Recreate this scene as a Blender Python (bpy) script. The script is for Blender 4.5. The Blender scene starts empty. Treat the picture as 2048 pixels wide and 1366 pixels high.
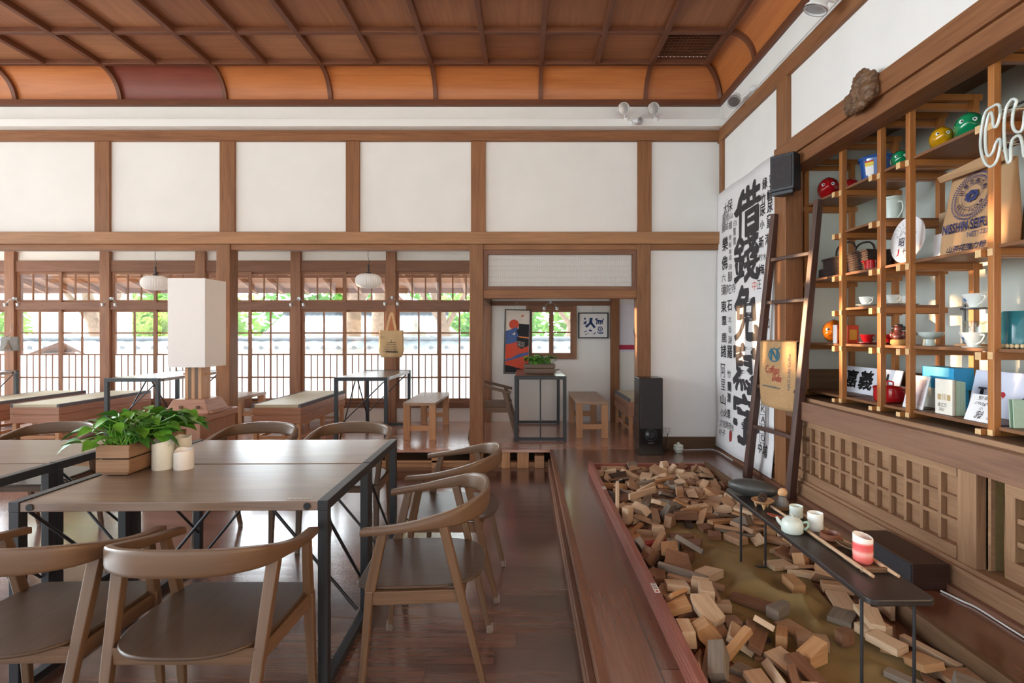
import bpy, math, random
from mathutils import Vector, Matrix, noise
random.seed(7)
SC = bpy.context.scene
COL = SC.collection
# ------------------------------------------------------------------ camera, sky, sun, exposure
F, CX, CY, H = 1060.0, 1050.0, 667.0, 1.4
cam = bpy.data.objects.new('camera', bpy.data.cameras.new('camera'))
COL.objects.link(cam)
cam.location = (0, 0, H)
cam.rotation_euler = (math.pi / 2, 0, 0)
cam.data.sensor_width = 36
cam.data.lens = F / 2048 * 36
cam.data.shift_x = -(CX - 1024) / 2048
cam.data.shift_y = (CY - 683) / 2048
cam.data.clip_start = 0.05
SC.camera = cam

wd = bpy.data.worlds.new('sky'); SC.world = wd
wd.use_nodes = True
wn = wd.node_tree.nodes
# hazy sky, brighter towards the low sun behind the windows
wt = wd.node_tree
wn['Background'].inputs[0].default_value = (0.85, 0.94, 1.0, 1)
_tc = wn.new('ShaderNodeTexCoord'); _vm = wn.new('ShaderNodeVectorMath'); _vm.operation = 'DOT_PRODUCT'
_vm.inputs[1].default_value = Vector((-.55, .80, .25)).normalized()
_mr = wn.new('ShaderNodeMapRange'); _mr.interpolation_type = 'SMOOTHSTEP'
_mr.inputs['From Min'].default_value = 0.0; _mr.inputs['From Max'].default_value = 1.0
_mr.inputs['To Min'].default_value = 0.9; _mr.inputs['To Max'].default_value = 11.0
wt.links.new(_tc.outputs['Generated'], _vm.inputs[0]); wt.links.new(_vm.outputs['Value'], _mr.inputs['Value']); wt.links.new(_mr.outputs[0], wn['Background'].inputs[1])

sun = bpy.data.objects.new('sun', bpy.data.lights.new('sun', 'SUN'))
COL.objects.link(sun)
sun.data.energy = 11.0
sun.data.angle = math.radians(0.6)
sun.data.color = (1.0, 0.62, 0.33)
SUNDIR = Vector((2.0, -1.0, -0.02)).normalized()
sun.rotation_euler = SUNDIR.to_track_quat('-Z', 'Y').to_euler()

# sampling portals in the room's openings (they give no light of their own)
for nm, ctr, w_, h_, d_ in (('open side behind', (-2.6, -3.0, 1.9), 10.9, 4.8, (0, 1, 0)), ('open side at the left', (-8.0, 2.2, 1.9), 10.3, 4.8, (1, 0, 0)),
                            ('window wall', (-4.2, 7.42, 1.36), 7.6, 1.8, (0, -1, 0)), ('casement', (.36, 7.42, 1.41), .7, .75, (0, -1, 0))):
    ld = bpy.data.lights.new('portal ' + nm, 'AREA'); ld.shape = 'RECTANGLE'; ld.size = w_; ld.size_y = h_; ld.cycles.is_portal = True
    lo = bpy.data.objects.new('portal ' + nm, ld); COL.objects.link(lo); lo.location = ctr; lo.rotation_euler = Vector(d_).to_track_quat('-Z', 'Z').to_euler()

SC.view_settings.view_transform = 'Standard'
SC.view_settings.look = 'None'
SC.view_settings.exposure = 1.17
SC.view_settings.gamma = 1.0
SC.view_settings.use_curve_mapping = False
SC.cycles.max_bounces = 10
SC.cycles.diffuse_bounces = 6
SC.cycles.glossy_bounces = 4
SC.cycles.transparent_max_bounces = 16
SC.cycles.caustics_reflective = False
SC.cycles.caustics_refractive = False
SC.cycles.sample_clamp_indirect = 6.0

# ------------------------------------------------------------------ helpers
def atY(px, py, Y): return Vector(((px - CX) * Y / F, Y, H + (CY - py) * Y / F))
def atX(px, py, X):
    Y = F * X / (px - CX); return Vector((X, Y, H + (CY - py) * Y / F))
def atZ(px, py, z):
    Y = F * (H - z) / (py - CY); return Vector(((px - CX) * Y / F, Y, z))

def rotz(a): return Matrix.Rotation(a, 4, 'Z')
def T(x, y, z): return Matrix.Translation((x, y, z))

class MB:
    """collects shapes into one mesh, with UVs in metres (u along the grain), material slots and a tint"""
    def __init__(s, M=None):
        s.v = []; s.f = []; s.uv = []; s.mi = []; s.tn = []; s.M = M
    def add(s, vs, fs, uvs, m=0, tint=0.0):
        b = len(s.v); M = s.M
        for p in vs:
            p = Vector(p)
            s.v.append(M @ p if M else p)
        for f, u in zip(fs, uvs):
            s.f.append([b + i for i in f]); s.uv.append(u); s.mi.append(m); s.tn.append(tint)
    def hexa(s, c, m=0, tint=0.0, mx=None):
        """eight corners c[ix+2*iy+4*iz]; mx = material index for the -x face"""
        c = [Vector(p) for p in c]
        d = [(c[1] - c[0]).length, (c[2] - c[0]).length, (c[4] - c[0]).length]
        L = d.index(max(d)); ou, ov = random.uniform(0, 40), random.uniform(0, 40)
        F6 = [(0, 4, 6, 2), (1, 3, 7, 5), (0, 1, 5, 4), (2, 6, 7, 3), (0, 2, 3, 1), (4, 5, 7, 6)]
        for k, f in enumerate(F6):
            ax = [a for a in range(3) if a != k // 2]
            if L in ax: ua = L; va = [a for a in ax if a != L][0]
            else: ua, va = ax
            us = []
            for i in f:
                q = [(i & 1) * d[0], (i >> 1 & 1) * d[1], (i >> 2 & 1) * d[2]]
                us.append((q[ua] + ou, q[va] + ov + k * 1.7))
            s.add([c[i] for i in f], [(0, 1, 2, 3)], [us], (mx if (k == 0 and mx is not None) else m), tint)
    def box(s, x0, x1, y0, y1, z0, z1, m=0, tint=0.0, R=None, mx=None):
        c = [Vector((x1 if i & 1 else x0, y1 if i & 2 else y0, z1 if i & 4 else z0)) for i in range(8)]
        if R: c = [R @ p for p in c]
        s.hexa(c, m, tint, mx)
    def bar(s, p, q, w, h, w2=None, h2=None, side=None, m=0, tint=0.0):
        p = Vector(p); q = Vector(q); w2 = w if w2 is None else w2; h2 = h if h2 is None else h2
        d = (q - p).normalized()
        if side is None:
            side = d.cross(Vector((0, 0, 1)))
            if side.length < 1e-3: side = Vector((1, 0, 0))
        sd = Vector(side).normalized(); up = sd.cross(d).normalized(); sd = d.cross(up)
        c = []
        for k in range(8):
            o = q if k & 4 else p
            ww, hh = (w2, h2) if k & 4 else (w, h)
            c.append(o + sd * ww * (.5 if k & 1 else -.5) + up * hh * (.5 if k & 2 else -.5))
        s.hexa(c, m, tint)
    def tube(s, pts, r, n=8, closed=False, m=0, caps=True, tint=0.0):
        pts = [Vector(p) for p in pts]; N = len(pts)
        rs = r if isinstance(r, (list, tuple)) else [r] * N
        rings = []; nrm = None; L = 0; us = []
        for i in range(N):
            a = pts[i - 1] if (i > 0 or closed) else pts[i]
            b = pts[(i + 1) % N] if (i < N - 1 or closed) else pts[i]
            d = (b - a).normalized()
            if nrm is None:
                nrm = d.cross(Vector((0, 0, 1)))
                if nrm.length < 1e-3: nrm = d.cross(Vector((1, 0, 0)))
            nrm = (nrm - d * nrm.dot(d))
            if nrm.length < 1e-6: nrm = d.orthogonal()
            nrm.normalize(); bi = d.cross(nrm)
            rings.append([pts[i] + (nrm * math.cos(2 * math.pi * k / n) + bi * math.sin(2 * math.pi * k / n)) * rs[i] for k in range(n)])
            if i: L += (pts[i] - pts[i - 1]).length
            us.append(L)
        s.loft(rings, us, closed, caps, m, tint)
    def loft(s, rings, us=None, closed=False, caps=True, m=0, tint=0.0):
        N = len(rings); n = len(rings[0]); o = random.uniform(0, 30)
        if us is None:
            us = [0]
            for i in range(1, N): us.append(us[-1] + (Vector(rings[i][0]) - Vector(rings[i - 1][0])).length)
        per = sum((Vector(rings[N // 2][k]) - Vector(rings[N // 2][k - 1])).length for k in range(n)) / n
        fs = []; uv = []
        for i in range(N if closed else N - 1):
            j = (i + 1) % N
            uj = us[j] if j else us[-1] + .05
            for k in range(n):
                k2 = (k + 1) % n
                fs.append((i * n + k, i * n + k2, j * n + k2, j * n + k))
                uv.append([(us[i] + o, k * per), (us[i] + o, (k + 1) * per), (uj + o, (k + 1) * per), (uj + o, k * per)])
        if caps and not closed:
            fs.append(tuple(range(n - 1, -1, -1))); uv.append([(rings[0][k][0], rings[0][k][1]) for k in range(n - 1, -1, -1)])
            fs.append(tuple((N - 1) * n + k for k in range(n))); uv.append([(rings[-1][k][0], rings[-1][k][1]) for k in range(n)])
        s.add([p for r in rings for p in r], fs, uv, m, tint)
    def lathe(s, prof, c=(0, 0, 0), n=24, m=0, R=None, caps=True):
        c = Vector(c)
        rings = []
        for r, z in prof:
            rg = []
            for k in range(n):
                p = Vector((r * math.cos(2 * math.pi * k / n), r * math.sin(2 * math.pi * k / n), z))
                rg.append(c + (R @ p if R else p))
            rings.append(rg)
        s.loft(rings, None, False, caps, m)
    def prism(s, poly, z0, z1, R=None, m=0, tint=0.0):
        n = len(poly)
        A = [Vector((p[0], p[1], z0)) for p in poly]; B = [Vector((p[0], p[1], z1)) for p in poly]
        if R: A = [R @ p for p in A]; B = [R @ p for p in B]
        o = random.uniform(0, 30)
        fs = [tuple(range(n - 1, -1, -1)), tuple(range(n, 2 * n))]
        uv = [[(poly[i][0] + o, poly[i][1]) for i in range(n - 1, -1, -1)], [(p[0] + o, p[1]) for p in poly]]
        u = 0
        for i in range(n):
            j = (i + 1) % n
            l = math.dist(poly[i], poly[j])
            fs.append((i, j, n + j, n + i)); uv.append([(u + o, 0), (u + l + o, 0), (u + l + o, z1 - z0), (u + o, z1 - z0)]); u += l
        s.add(A + B, fs, uv, m, tint)
    def ball(s, c, rx, ry, rz, n=16, k=10, m=0, fn=None, R=None):
        c = Vector(c); rings = []
        for i in range(k + 1):
            th = math.pi * i / k; th = min(max(th, .02), math.pi - .02)
            rg = []
            for j in range(n):
                ph = 2 * math.pi * j / n
                d = Vector((math.sin(th) * math.cos(ph), math.sin(th) * math.sin(ph), -math.cos(th)))
                g = fn(d) if fn else 1.0
                p = Vector((d.x * rx, d.y * ry, d.z * rz)) * g
                rg.append(c + (R @ p if R else p))
            rings.append(rg)
        s.loft(rings, None, False, True, m)
    def surf(s, nx, ny, fn, m=0, close=False):
        vs = [fn(i / nx, j / ny) for j in range(ny + 1) for i in range(nx + 1)]
        fs = []; uv = []
        for j in range(ny):
            for i in range(nx):
                a = j * (nx + 1) + i
                fs.append((a, a + 1, a + nx + 2, a + nx + 1))
                uv.append([(i / nx, j / ny), ((i + 1) / nx, j / ny), ((i + 1) / nx, (j + 1) / ny), (i / nx, (j + 1) / ny)])
        s.add(vs, fs, uv, m)
    def quad(s, a, b, c, d, m=0, tint=0.0):
        a, b, c, d = map(Vector, (a, b, c, d)); w = (b - a).length; h = (d - a).length
        s.add([a, b, c, d], [(0, 1, 2, 3)], [[(0, 0), (w, 0), (w, h), (0, h)]], m, tint)
    def text(s, body, o, u, v, w=None, h=None, bold=0.0, shear=0.0, m=0, center=True, jit=0.0, fn=None):
        vs, fs, (x0, x1, y0, y1) = glyphs(body, 0.0, shear)
        if not vs: return
        if bold:      # heavier strokes: the glyph laid down several times, slightly shifted
            n_ = len(vs); sh = [(0, 0)] + [(bold * math.cos(k * math.pi / 4), bold * math.sin(k * math.pi / 4)) for k in range(8)]
            vs = [(x + a, y + b_) for a, b_ in sh for x, y in vs]; fs = [tuple(i + k * n_ for i in f) for k in range(9) for f in fs]
            x0 -= bold; x1 += bold; y0 -= bold; y1 += bold
        u = Vector(u).normalized(); v = Vector(v).normalized(); o = Vector(o)
        W, Hh = x1 - x0, y1 - y0
        if w is None: w = W * h / Hh
        if h is None: h = Hh * w / W
        out = []
        for x, y in vs:
            a = (x - x0) / W; b = (y - y0) / Hh
            if jit:
                a += jit * noise.noise(Vector((a * 9, b * 9, 1.3))); b += jit * noise.noise(Vector((a * 9, b * 9, 7.7)))
            if center: a -= .5; b -= .5
            p = o + u * (a * w) + v * (b * h)
            out.append(fn(p) if fn else p)
        s.add(out, fs, [[(0, 0)] * len(f) for f in fs], m)
    def build(s, name, mat, parent=None, smooth=None, bevel=0.0, solid=0.0, sub=0, loc=None, **k):
        me = bpy.data.meshes.new(name)
        me.from_pydata(s.v, [], s.f)
        uvl = me.uv_layers.new(name='UVMap')
        uvl.data.foreach_set('uv', [c for f in s.uv for p in f for c in p])
        mats = mat if isinstance(mat, (list, tuple)) else [mat]
        for mm in mats: me.materials.append(mm)
        me.polygons.foreach_set('material_index', s.mi)
        if any(s.tn):
            at = me.attributes.new('tint', 'FLOAT', 'FACE'); at.data.foreach_set('value', s.tn)
        if smooth is not None:
            me.polygons.foreach_set('use_smooth', [True] * len(me.polygons))
        if s.merge_d:
            import bmesh
            bm = bmesh.new(); bm.from_mesh(me); bmesh.ops.remove_doubles(bm, verts=bm.verts, dist=s.merge_d)
            bmesh.ops.recalc_face_normals(bm, faces=bm.faces); bm.to_mesh(me); bm.free()
        if smooth is not None: me.set_sharp_from_angle(angle=math.radians(smooth))
        me.update()
        o = bpy.data.objects.new(name, me); COL.objects.link(o)
        if parent: o.parent = parent
        if loc: o.location = loc
        if solid:
            md = o.modifiers.new('s', 'SOLIDIFY'); md.thickness = solid; md.offset = 0
        if bevel:
            md = o.modifiers.new('b', 'BEVEL'); md.width = bevel; md.segments = 2; md.limit_method = 'ANGLE'; md.angle_limit = math.radians(40)
        if sub:
            md = o.modifiers.new('u', 'SUBSURF'); md.levels = sub; md.render_levels = sub
        if k: tag(o, **k)
        return o
    merge_d = 1e-5

_G = {}
def glyphs(body, bold, shear):
    key = (body, bold, shear)
    if key in _G: return _G[key]
    cu = bpy.data.curves.new('glyph', 'FONT'); cu.body = body; cu.offset = bold; cu.shear = shear; cu.resolution_u = 3
    cu.size = 1
    ob = bpy.data.objects.new('glyph', cu); COL.objects.link(ob)
    bpy.context.view_layer.update()
    me = ob.evaluated_get(bpy.context.evaluated_depsgraph_get()).to_mesh()
    vs = [(v.co.x, v.co.y) for v in me.vertices]; fs = [tuple(p.vertices) for p in me.polygons]
    bpy.data.objects.remove(ob); bpy.data.curves.remove(cu)
    if vs:
        xs = [v[0] for v in vs]; ys = [v[1] for v in vs]; bb = (min(xs), max(xs), min(ys), max(ys))
    else: bb = (0, 1, 0, 1)
    _G[key] = (vs, fs, bb)
    return _G[key]

def tag(o, label=None, cat=None, group=None, kind=None):
    if label: o['label'] = label
    if cat: o['category'] = cat
    if group: o['group'] = group
    if kind: o['kind'] = kind
    return o
def thing(name, label, cat, loc=(0, 0, 0), rz=0.0, group=None):
    o = bpy.data.objects.new(name, None); COL.objects.link(o)
    o.empty_display_size = .05
    o.location = loc; o.rotation_euler = (0, 0, rz)
    return tag(o, label, cat, group)
def dup(o, parent=None, loc=None, rz=None, label=None, group=None):
    c = o.copy(); COL.objects.link(c)
    if parent: c.parent = parent
    if loc is not None: c.location = loc
    if rz is not None: c.rotation_euler = (0, 0, rz)
    if label: c['label'] = label
    if group: c['group'] = group
    for ch in list(o.children): dup(ch, c)
    return c
def struct(name, mb, mat, label=None, parent=None, **k):
    o = mb.build(name, mat, parent, **k)
    if parent is None: tag(o, label, None, None, 'structure')
    return o

# ------------------------------------------------------------------ materials
def S(r, g, b, a=1):
    def l(c):
        c /= 255.0
        return c / 12.92 if c <= .04045 else ((c + .055) / 1.055) ** 2.4
    return (l(r), l(g), l(b), a)
def newmat(name):
    m = bpy.data.materials.new(name); m.use_nodes = True
    nt = m.node_tree; return m, nt, nt.nodes['Principled BSDF']
def N(nt, t, **k):
    n = nt.nodes.new(t)
    for a, b in k.items(): setattr(n, a, b)
    return n
def flat(name, c, rough=.5, metal=0.0, spec=.5, var=.06, scale=40, bump=0.0, coat=0.0, sss=0.0, trans=0.0, alpha=1.0):
    m, nt, b = newmat(name); L = nt.links
    tc = N(nt, 'ShaderNodeTexCoord'); no = N(nt, 'ShaderNodeTexNoise'); no.inputs['Scale'].default_value = scale; no.inputs['Detail'].default_value = 4
    L.new(tc.outputs['Object'], no.inputs['Vector'])
    rp = N(nt, 'ShaderNodeValToRGB'); c = S(*c)
    rp.color_ramp.elements[0].position = .3; rp.color_ramp.elements[1].position = .7
    rp.color_ramp.elements[0].color = tuple(x * (1 - var) for x in c[:3]) + (1,)
    rp.color_ramp.elements[1].color = tuple(min(1, x * (1 + var)) for x in c[:3]) + (1,)
    L.new(no.outputs['Fac'], rp.inputs['Fac']); L.new(rp.outputs['Color'], b.inputs['Base Color'])
    b.inputs['Roughness'].default_value = rough; b.inputs['Metallic'].default_value = metal
    b.inputs['Specular IOR Level'].default_value = spec; b.inputs['Coat Weight'].default_value = coat
    if trans: b.inputs['Transmission Weight'].default_value = trans
    if bump:
        bp = N(nt, 'ShaderNodeBump'); bp.inputs['Strength'].default_value = bump; bp.inputs['Distance'].default_value = .01
        L.new(no.outputs['Fac'], bp.inputs['Height']); L.new(bp.outputs['Normal'], b.inputs['Normal'])
    return m
def wood(name, c1, c2, rough=.5, spec=.4, tint=None, rand=0.0, grain=1.0, bump=.08, knots=0.0, randc=None):
    if name not in ('cove board', 'red painted offcut'):
        ds = lambda c, k=.17: tuple(x + (sum(c) / 3 - x) * k for x in c)
        c1, c2 = ds(c1), ds(c2); tint = ds(tint) if tint else None
    """grain along u; c1 dark line, c2 light; tint = colour reached at attribute tint 1; rand = per-object change"""
    m, nt, b = newmat(name); L = nt.links
    uv = N(nt, 'ShaderNodeUVMap'); uv.uv_map = 'UVMap'
    mp = N(nt, 'ShaderNodeMapping'); mp.inputs['Scale'].default_value = (1.6 * grain, 38 * grain, 1)
    L.new(uv.outputs['UV'], mp.inputs['Vector'])
    n1 = N(nt, 'ShaderNodeTexNoise'); n1.inputs['Scale'].default_value = 1.6; n1.inputs['Detail'].default_value = 7; n1.inputs['Distortion'].default_value = .8
    n1.inputs['Roughness'].default_value = .62
    L.new(mp.outputs['Vector'], n1.inputs['Vector'])
    mp2 = N(nt, 'ShaderNodeMapping'); mp2.inputs['Scale'].default_value = (.7 * grain, 5 * grain, 1)
    L.new(uv.outputs['UV'], mp2.inputs['Vector'])
    n2 = N(nt, 'ShaderNodeTexNoise'); n2.inputs['Scale'].default_value = 1.3; n2.inputs['Detail'].default_value = 3; n2.inputs['Distortion'].default_value = 1.5
    L.new(mp2.outputs['Vector'], n2.inputs['Vector'])
    av = N(nt, 'ShaderNodeMath', operation='MULTIPLY_ADD'); av.inputs[1].default_value = .55; L.new(n1.outputs['Fac'], av.inputs[0])
    av2 = N(nt, 'ShaderNodeMath', operation='MULTIPLY'); av2.inputs[1].default_value = .45; L.new(n2.outputs['Fac'], av2.inputs[0]); L.new(av2.outputs[0], av.inputs[2])
    rp = N(nt, 'ShaderNodeValToRGB'); e = rp.color_ramp.elements
    e[0].position = .32; e[1].position = .68; e[0].color = S(*c1); e[1].color = S(*c2)
    L.new(av.outputs[0], rp.inputs['Fac'])
    out = rp.outputs['Color']
    if tint:
        at = N(nt, 'ShaderNodeAttribute'); at.attribute_name = 'tint'
        mu = N(nt, 'ShaderNodeMix', data_type='RGBA', blend_type='MIX')
        sc = N(nt, 'ShaderNodeMix', data_type='RGBA', blend_type='MULTIPLY'); sc.inputs[0].default_value = 1
        rp2 = N(nt, 'ShaderNodeValToRGB'); rp2.color_ramp.elements[0].color = (.6, .6, .6, 1); rp2.color_ramp.elements[1].color = (1.1, 1.1, 1.1, 1)
        rp2.color_ramp.elements[0].position = .3; rp2.color_ramp.elements[1].position = .7
        L.new(av.outputs[0], rp2.inputs['Fac'])
        sc.inputs[6].default_value = S(*tint); L.new(rp2.outputs['Color'], sc.inputs[7])
        L.new(at.outputs['Fac'], mu.inputs[0]); L.new(out, mu.inputs[6]); L.new(sc.outputs[2], mu.inputs[7]); out = mu.outputs[2]
    if rand:
        oi = N(nt, 'ShaderNodeObjectInfo')
        if randc:
            rr = N(nt, 'ShaderNodeValToRGB'); el = rr.color_ramp.elements; rr.color_ramp.interpolation = 'CONSTANT'
            el[0].color = S(*randc[0]); el[0].position = 0
            el[1].color = S(*randc[1]); el[1].position = 1 / len(randc)
            for i in range(2, len(randc)):
                q = el.new(i / len(randc)); q.color = S(*randc[i])
            L.new(oi.outputs['Random'], rr.inputs['Fac'])
            mu = N(nt, 'ShaderNodeMix', data_type='RGBA', blend_type='MULTIPLY'); mu.inputs[0].default_value = 1
            L.new(out, mu.inputs[6]); L.new(rr.outputs['Color'], mu.inputs[7]); out = mu.outputs[2]
        else:
            hv = N(nt, 'ShaderNodeHueSaturation')
            ml = N(nt, 'ShaderNodeMath', operation='MULTIPLY_ADD'); ml.inputs[1].default_value = 2 * rand; ml.inputs[2].default_value = 1 - rand
            L.new(oi.outputs['Random'], ml.inputs[0]); L.new(ml.outputs[0], hv.inputs['Value']); L.new(out, hv.inputs['Color']); out = hv.outputs['Color']
    L.new(out, b.inputs['Base Color'])
    b.inputs['Roughness'].default_value = rough; b.inputs['Specular IOR Level'].default_value = spec
    if bump:
        bp = N(nt, 'ShaderNodeBump'); bp.inputs['Strength'].default_value = bump; bp.inputs['Distance'].default_value = .004
        L.new(n1.outputs['Fac'], bp.inputs['Height']); L.new(bp.outputs['Normal'], b.inputs['Normal'])
    return m
def planks(name, axis, width, c1, c2, rough=.2, cup=.35, length=2.4, spec=.5):
    """floor boards: axis = 'x' or 'y' is the boards' direction (object space)"""
    m, nt, b = newmat(name); L = nt.links
    tc = N(nt, 'ShaderNodeTexCoord'); sp = N(nt, 'ShaderNodeSeparateXYZ'); L.new(tc.outputs['Object'], sp.inputs[0])
    al, ac = (0, 1) if axis == 'x' else (1, 0)
    q = N(nt, 'ShaderNodeMath', operation='DIVIDE'); q.inputs[1].default_value = width; L.new(sp.outputs[ac], q.inputs[0])
    fl = N(nt, 'ShaderNodeMath', operation='FLOOR'); L.new(q.outputs[0], fl.inputs[0])
    fr = N(nt, 'ShaderNodeMath', operation='FRACT'); L.new(q.outputs[0], fr.inputs[0])
    wn_ = N(nt, 'ShaderNodeTexWhiteNoise', noise_dimensions='1D'); L.new(fl.outputs[0], wn_.inputs['W'])
    # end joints
    of = N(nt, 'ShaderNodeMath', operation='MULTIPLY_ADD'); of.inputs[1].default_value = 7.3; L.new(wn_.outputs['Value'], of.inputs[0])
    ln = N(nt, 'ShaderNodeMath', operation='DIVIDE'); ln.inputs[1].default_value = length; L.new(sp.outputs[al], ln.inputs[0]); L.new(ln.outputs[0], of.inputs[2])
    fe = N(nt, 'ShaderNodeMath', operation='FRACT'); L.new(of.outputs[0], fe.inputs[0])
    fle = N(nt, 'ShaderNodeMath', operation='FLOOR'); L.new(of.outputs[0], fle.inputs[0])
    cmb = N(nt, 'ShaderNodeCombineXYZ'); L.new(fl.outputs[0], cmb.inputs[0]); L.new(fle.outputs[0], cmb.inputs[1])
    wn2 = N(nt, 'ShaderNodeTexWhiteNoise', noise_dimensions='2D'); L.new(cmb.outputs[0], wn2.inputs['Vector'])
    # grain
    gv = N(nt, 'ShaderNodeCombineXYZ')
    a1 = N(nt, 'ShaderNodeMath', operation='MULTIPLY'); a1.inputs[1].default_value = 1.7; L.new(sp.outputs[al], a1.inputs[0])
    a2 = N(nt, 'ShaderNodeMath', operation='MULTIPLY'); a2.inputs[1].default_value = 32; L.new(sp.outputs[ac], a2.inputs[0])
    a3 = N(nt, 'ShaderNodeMath', operation='MULTIPLY'); a3.inputs[1].default_value = 31; L.new(wn2.outputs['Value'], a3.inputs[0])
    L.new(a1.outputs[0], gv.inputs[0]); L.new(a2.outputs[0], gv.inputs[1]); L.new(a3.outputs[0], gv.inputs[2])
    n1 = N(nt, 'ShaderNodeTexNoise'); n1.inputs['Scale'].default_value = 1.4; n1.inputs['Detail'].default_value = 7; n1.inputs['Distortion'].default_value = .9
    L.new(gv.outputs[0], n1.inputs['Vector'])
    mix = N(nt, 'ShaderNodeMath', operation='MULTIPLY_ADD'); mix.inputs[1].default_value = .35; L.new(wn2.outputs['Value'], mix.inputs[0])
    m7 = N(nt, 'ShaderNodeMath', operation='MULTIPLY'); m7.inputs[1].default_value = .75; L.new(n1.outputs['Fac'], m7.inputs[0]); L.new(m7.outputs[0], mix.inputs[2])
    rp = N(nt, 'ShaderNodeValToRGB'); e = rp.color_ramp.elements; e[0].position = .3; e[1].position = .8; e[0].color = S(*c1); e[1].color = S(*c2)
    L.new(mix.outputs[0], rp.inputs['Fac'])
    # seam mask
    d1 = N(nt, 'ShaderNodeMath', operation='SUBTRACT'); d1.inputs[1].default_value = .5; L.new(fr.outputs[0], d1.inputs[0])
    d2 = N(nt, 'ShaderNodeMath', operation='ABSOLUTE'); L.new(d1.outputs[0], d2.inputs[0])
    d3 = N(nt, 'ShaderNodeMath', operation='GREATER_THAN'); d3.inputs[1].default_value = .485; L.new(d2.outputs[0], d3.inputs[0])
    e3 = N(nt, 'ShaderNodeMath', operation='LESS_THAN'); e3.inputs[1].default_value = .0012; L.new(fe.outputs[0], e3.inputs[0])
    mx = N(nt, 'ShaderNodeMath', operation='MAXIMUM'); L.new(d3.outputs[0], mx.inputs[0]); L.new(e3.outputs[0], mx.inputs[1])
    cm = N(nt, 'ShaderNodeMix', data_type='RGBA'); L.new(mx.outputs[0], cm.inputs[0]); L.new(rp.outputs['Color'], cm.inputs[6]); cm.inputs[7].default_value = tuple(x * .5 for x in S(*c1)[:3]) + (1,)
    L.new(cm.outputs[2], b.inputs['Base Color'])
    # wear: roughness
    n3 = N(nt, 'ShaderNodeTexNoise'); n3.inputs['Scale'].default_value = 3.5; n3.inputs['Detail'].default_value = 5; L.new(tc.outputs['Object'], n3.inputs['Vector'])
    mr = N(nt, 'ShaderNodeMapRange'); mr.inputs['From Min'].default_value = .1; mr.inputs['From Max'].default_value = .9
    mr.inputs['To Min'].default_value = rough * .6; mr.inputs['To Max'].default_value = rough
    L.new(n3.outputs['Fac'], mr.inputs['Value']); L.new(mr.outputs[0], b.inputs['Roughness'])
    b.inputs['Specular IOR Level'].default_value = spec
    b.inputs['Coat Weight'].default_value = .8; b.inputs['Coat Roughness'].default_value = .2; b.inputs['Coat IOR'].default_value = 1.6
    # cupped, slightly uneven boards
    sq = N(nt, 'ShaderNodeMath', operation='POWER'); sq.inputs[1].default_value = 2.0; L.new(d2.outputs[0], sq.inputs[0])
    s4 = N(nt, 'ShaderNodeMath', operation='MULTIPLY'); s4.inputs[1].default_value = -cup; L.new(sq.outputs[0], s4.inputs[0])
    gv2 = N(nt, 'ShaderNodeCombineXYZ')
    b1 = N(nt, 'ShaderNodeMath', operation='MULTIPLY'); b1.inputs[1].default_value = 1.2; L.new(sp.outputs[al], b1.inputs[0])
    b2 = N(nt, 'ShaderNodeMath', operation='MULTIPLY'); b2.inputs[1].default_value = 14; L.new(sp.outputs[ac], b2.inputs[0])
    L.new(b1.outputs[0], gv2.inputs[0]); L.new(b2.outputs[0], gv2.inputs[1]); L.new(a3.outputs[0], gv2.inputs[2])
    n4 = N(nt, 'ShaderNodeTexNoise'); n4.inputs['Scale'].default_value = 1.0; n4.inputs['Detail'].default_value = 3; L.new(gv2.outputs[0], n4.inputs['Vector'])
    s5 = N(nt, 'ShaderNodeMath', operation='MULTIPLY_ADD'); s5.inputs[1].default_value = .14; L.new(n4.outputs['Fac'], s5.inputs[0]); L.new(s4.outputs[0], s5.inputs[2])
    bp = N(nt, 'ShaderNodeBump'); bp.inputs['Strength'].default_value = .5; bp.inputs['Distance'].default_value = .006
    L.new(s5.outputs[0], bp.inputs['Height']); L.new(bp.outputs['Normal'], b.inputs['Normal'])
    return m
def glassm(name, gloss=.06, tint=(1, 1, 1, 1)):
    m = bpy.data.materials.new(name); m.use_nodes = True; nt = m.node_tree; nt.nodes.clear()
    o = N(nt, 'ShaderNodeOutputMaterial'); mx = N(nt, 'ShaderNodeMixShader'); t = N(nt, 'ShaderNodeBsdfTransparent'); g = N(nt, 'ShaderNodeBsdfGlossy')
    g.inputs['Roughness'].default_value = .02; t.inputs[0].default_value = tint; mx.inputs[0].default_value = gloss
    nt.links.new(t.outputs[0], mx.inputs[1]); nt.links.new(g.outputs[0], mx.inputs[2]); nt.links.new(mx.outputs[0], o.inputs[0]); return m
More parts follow.
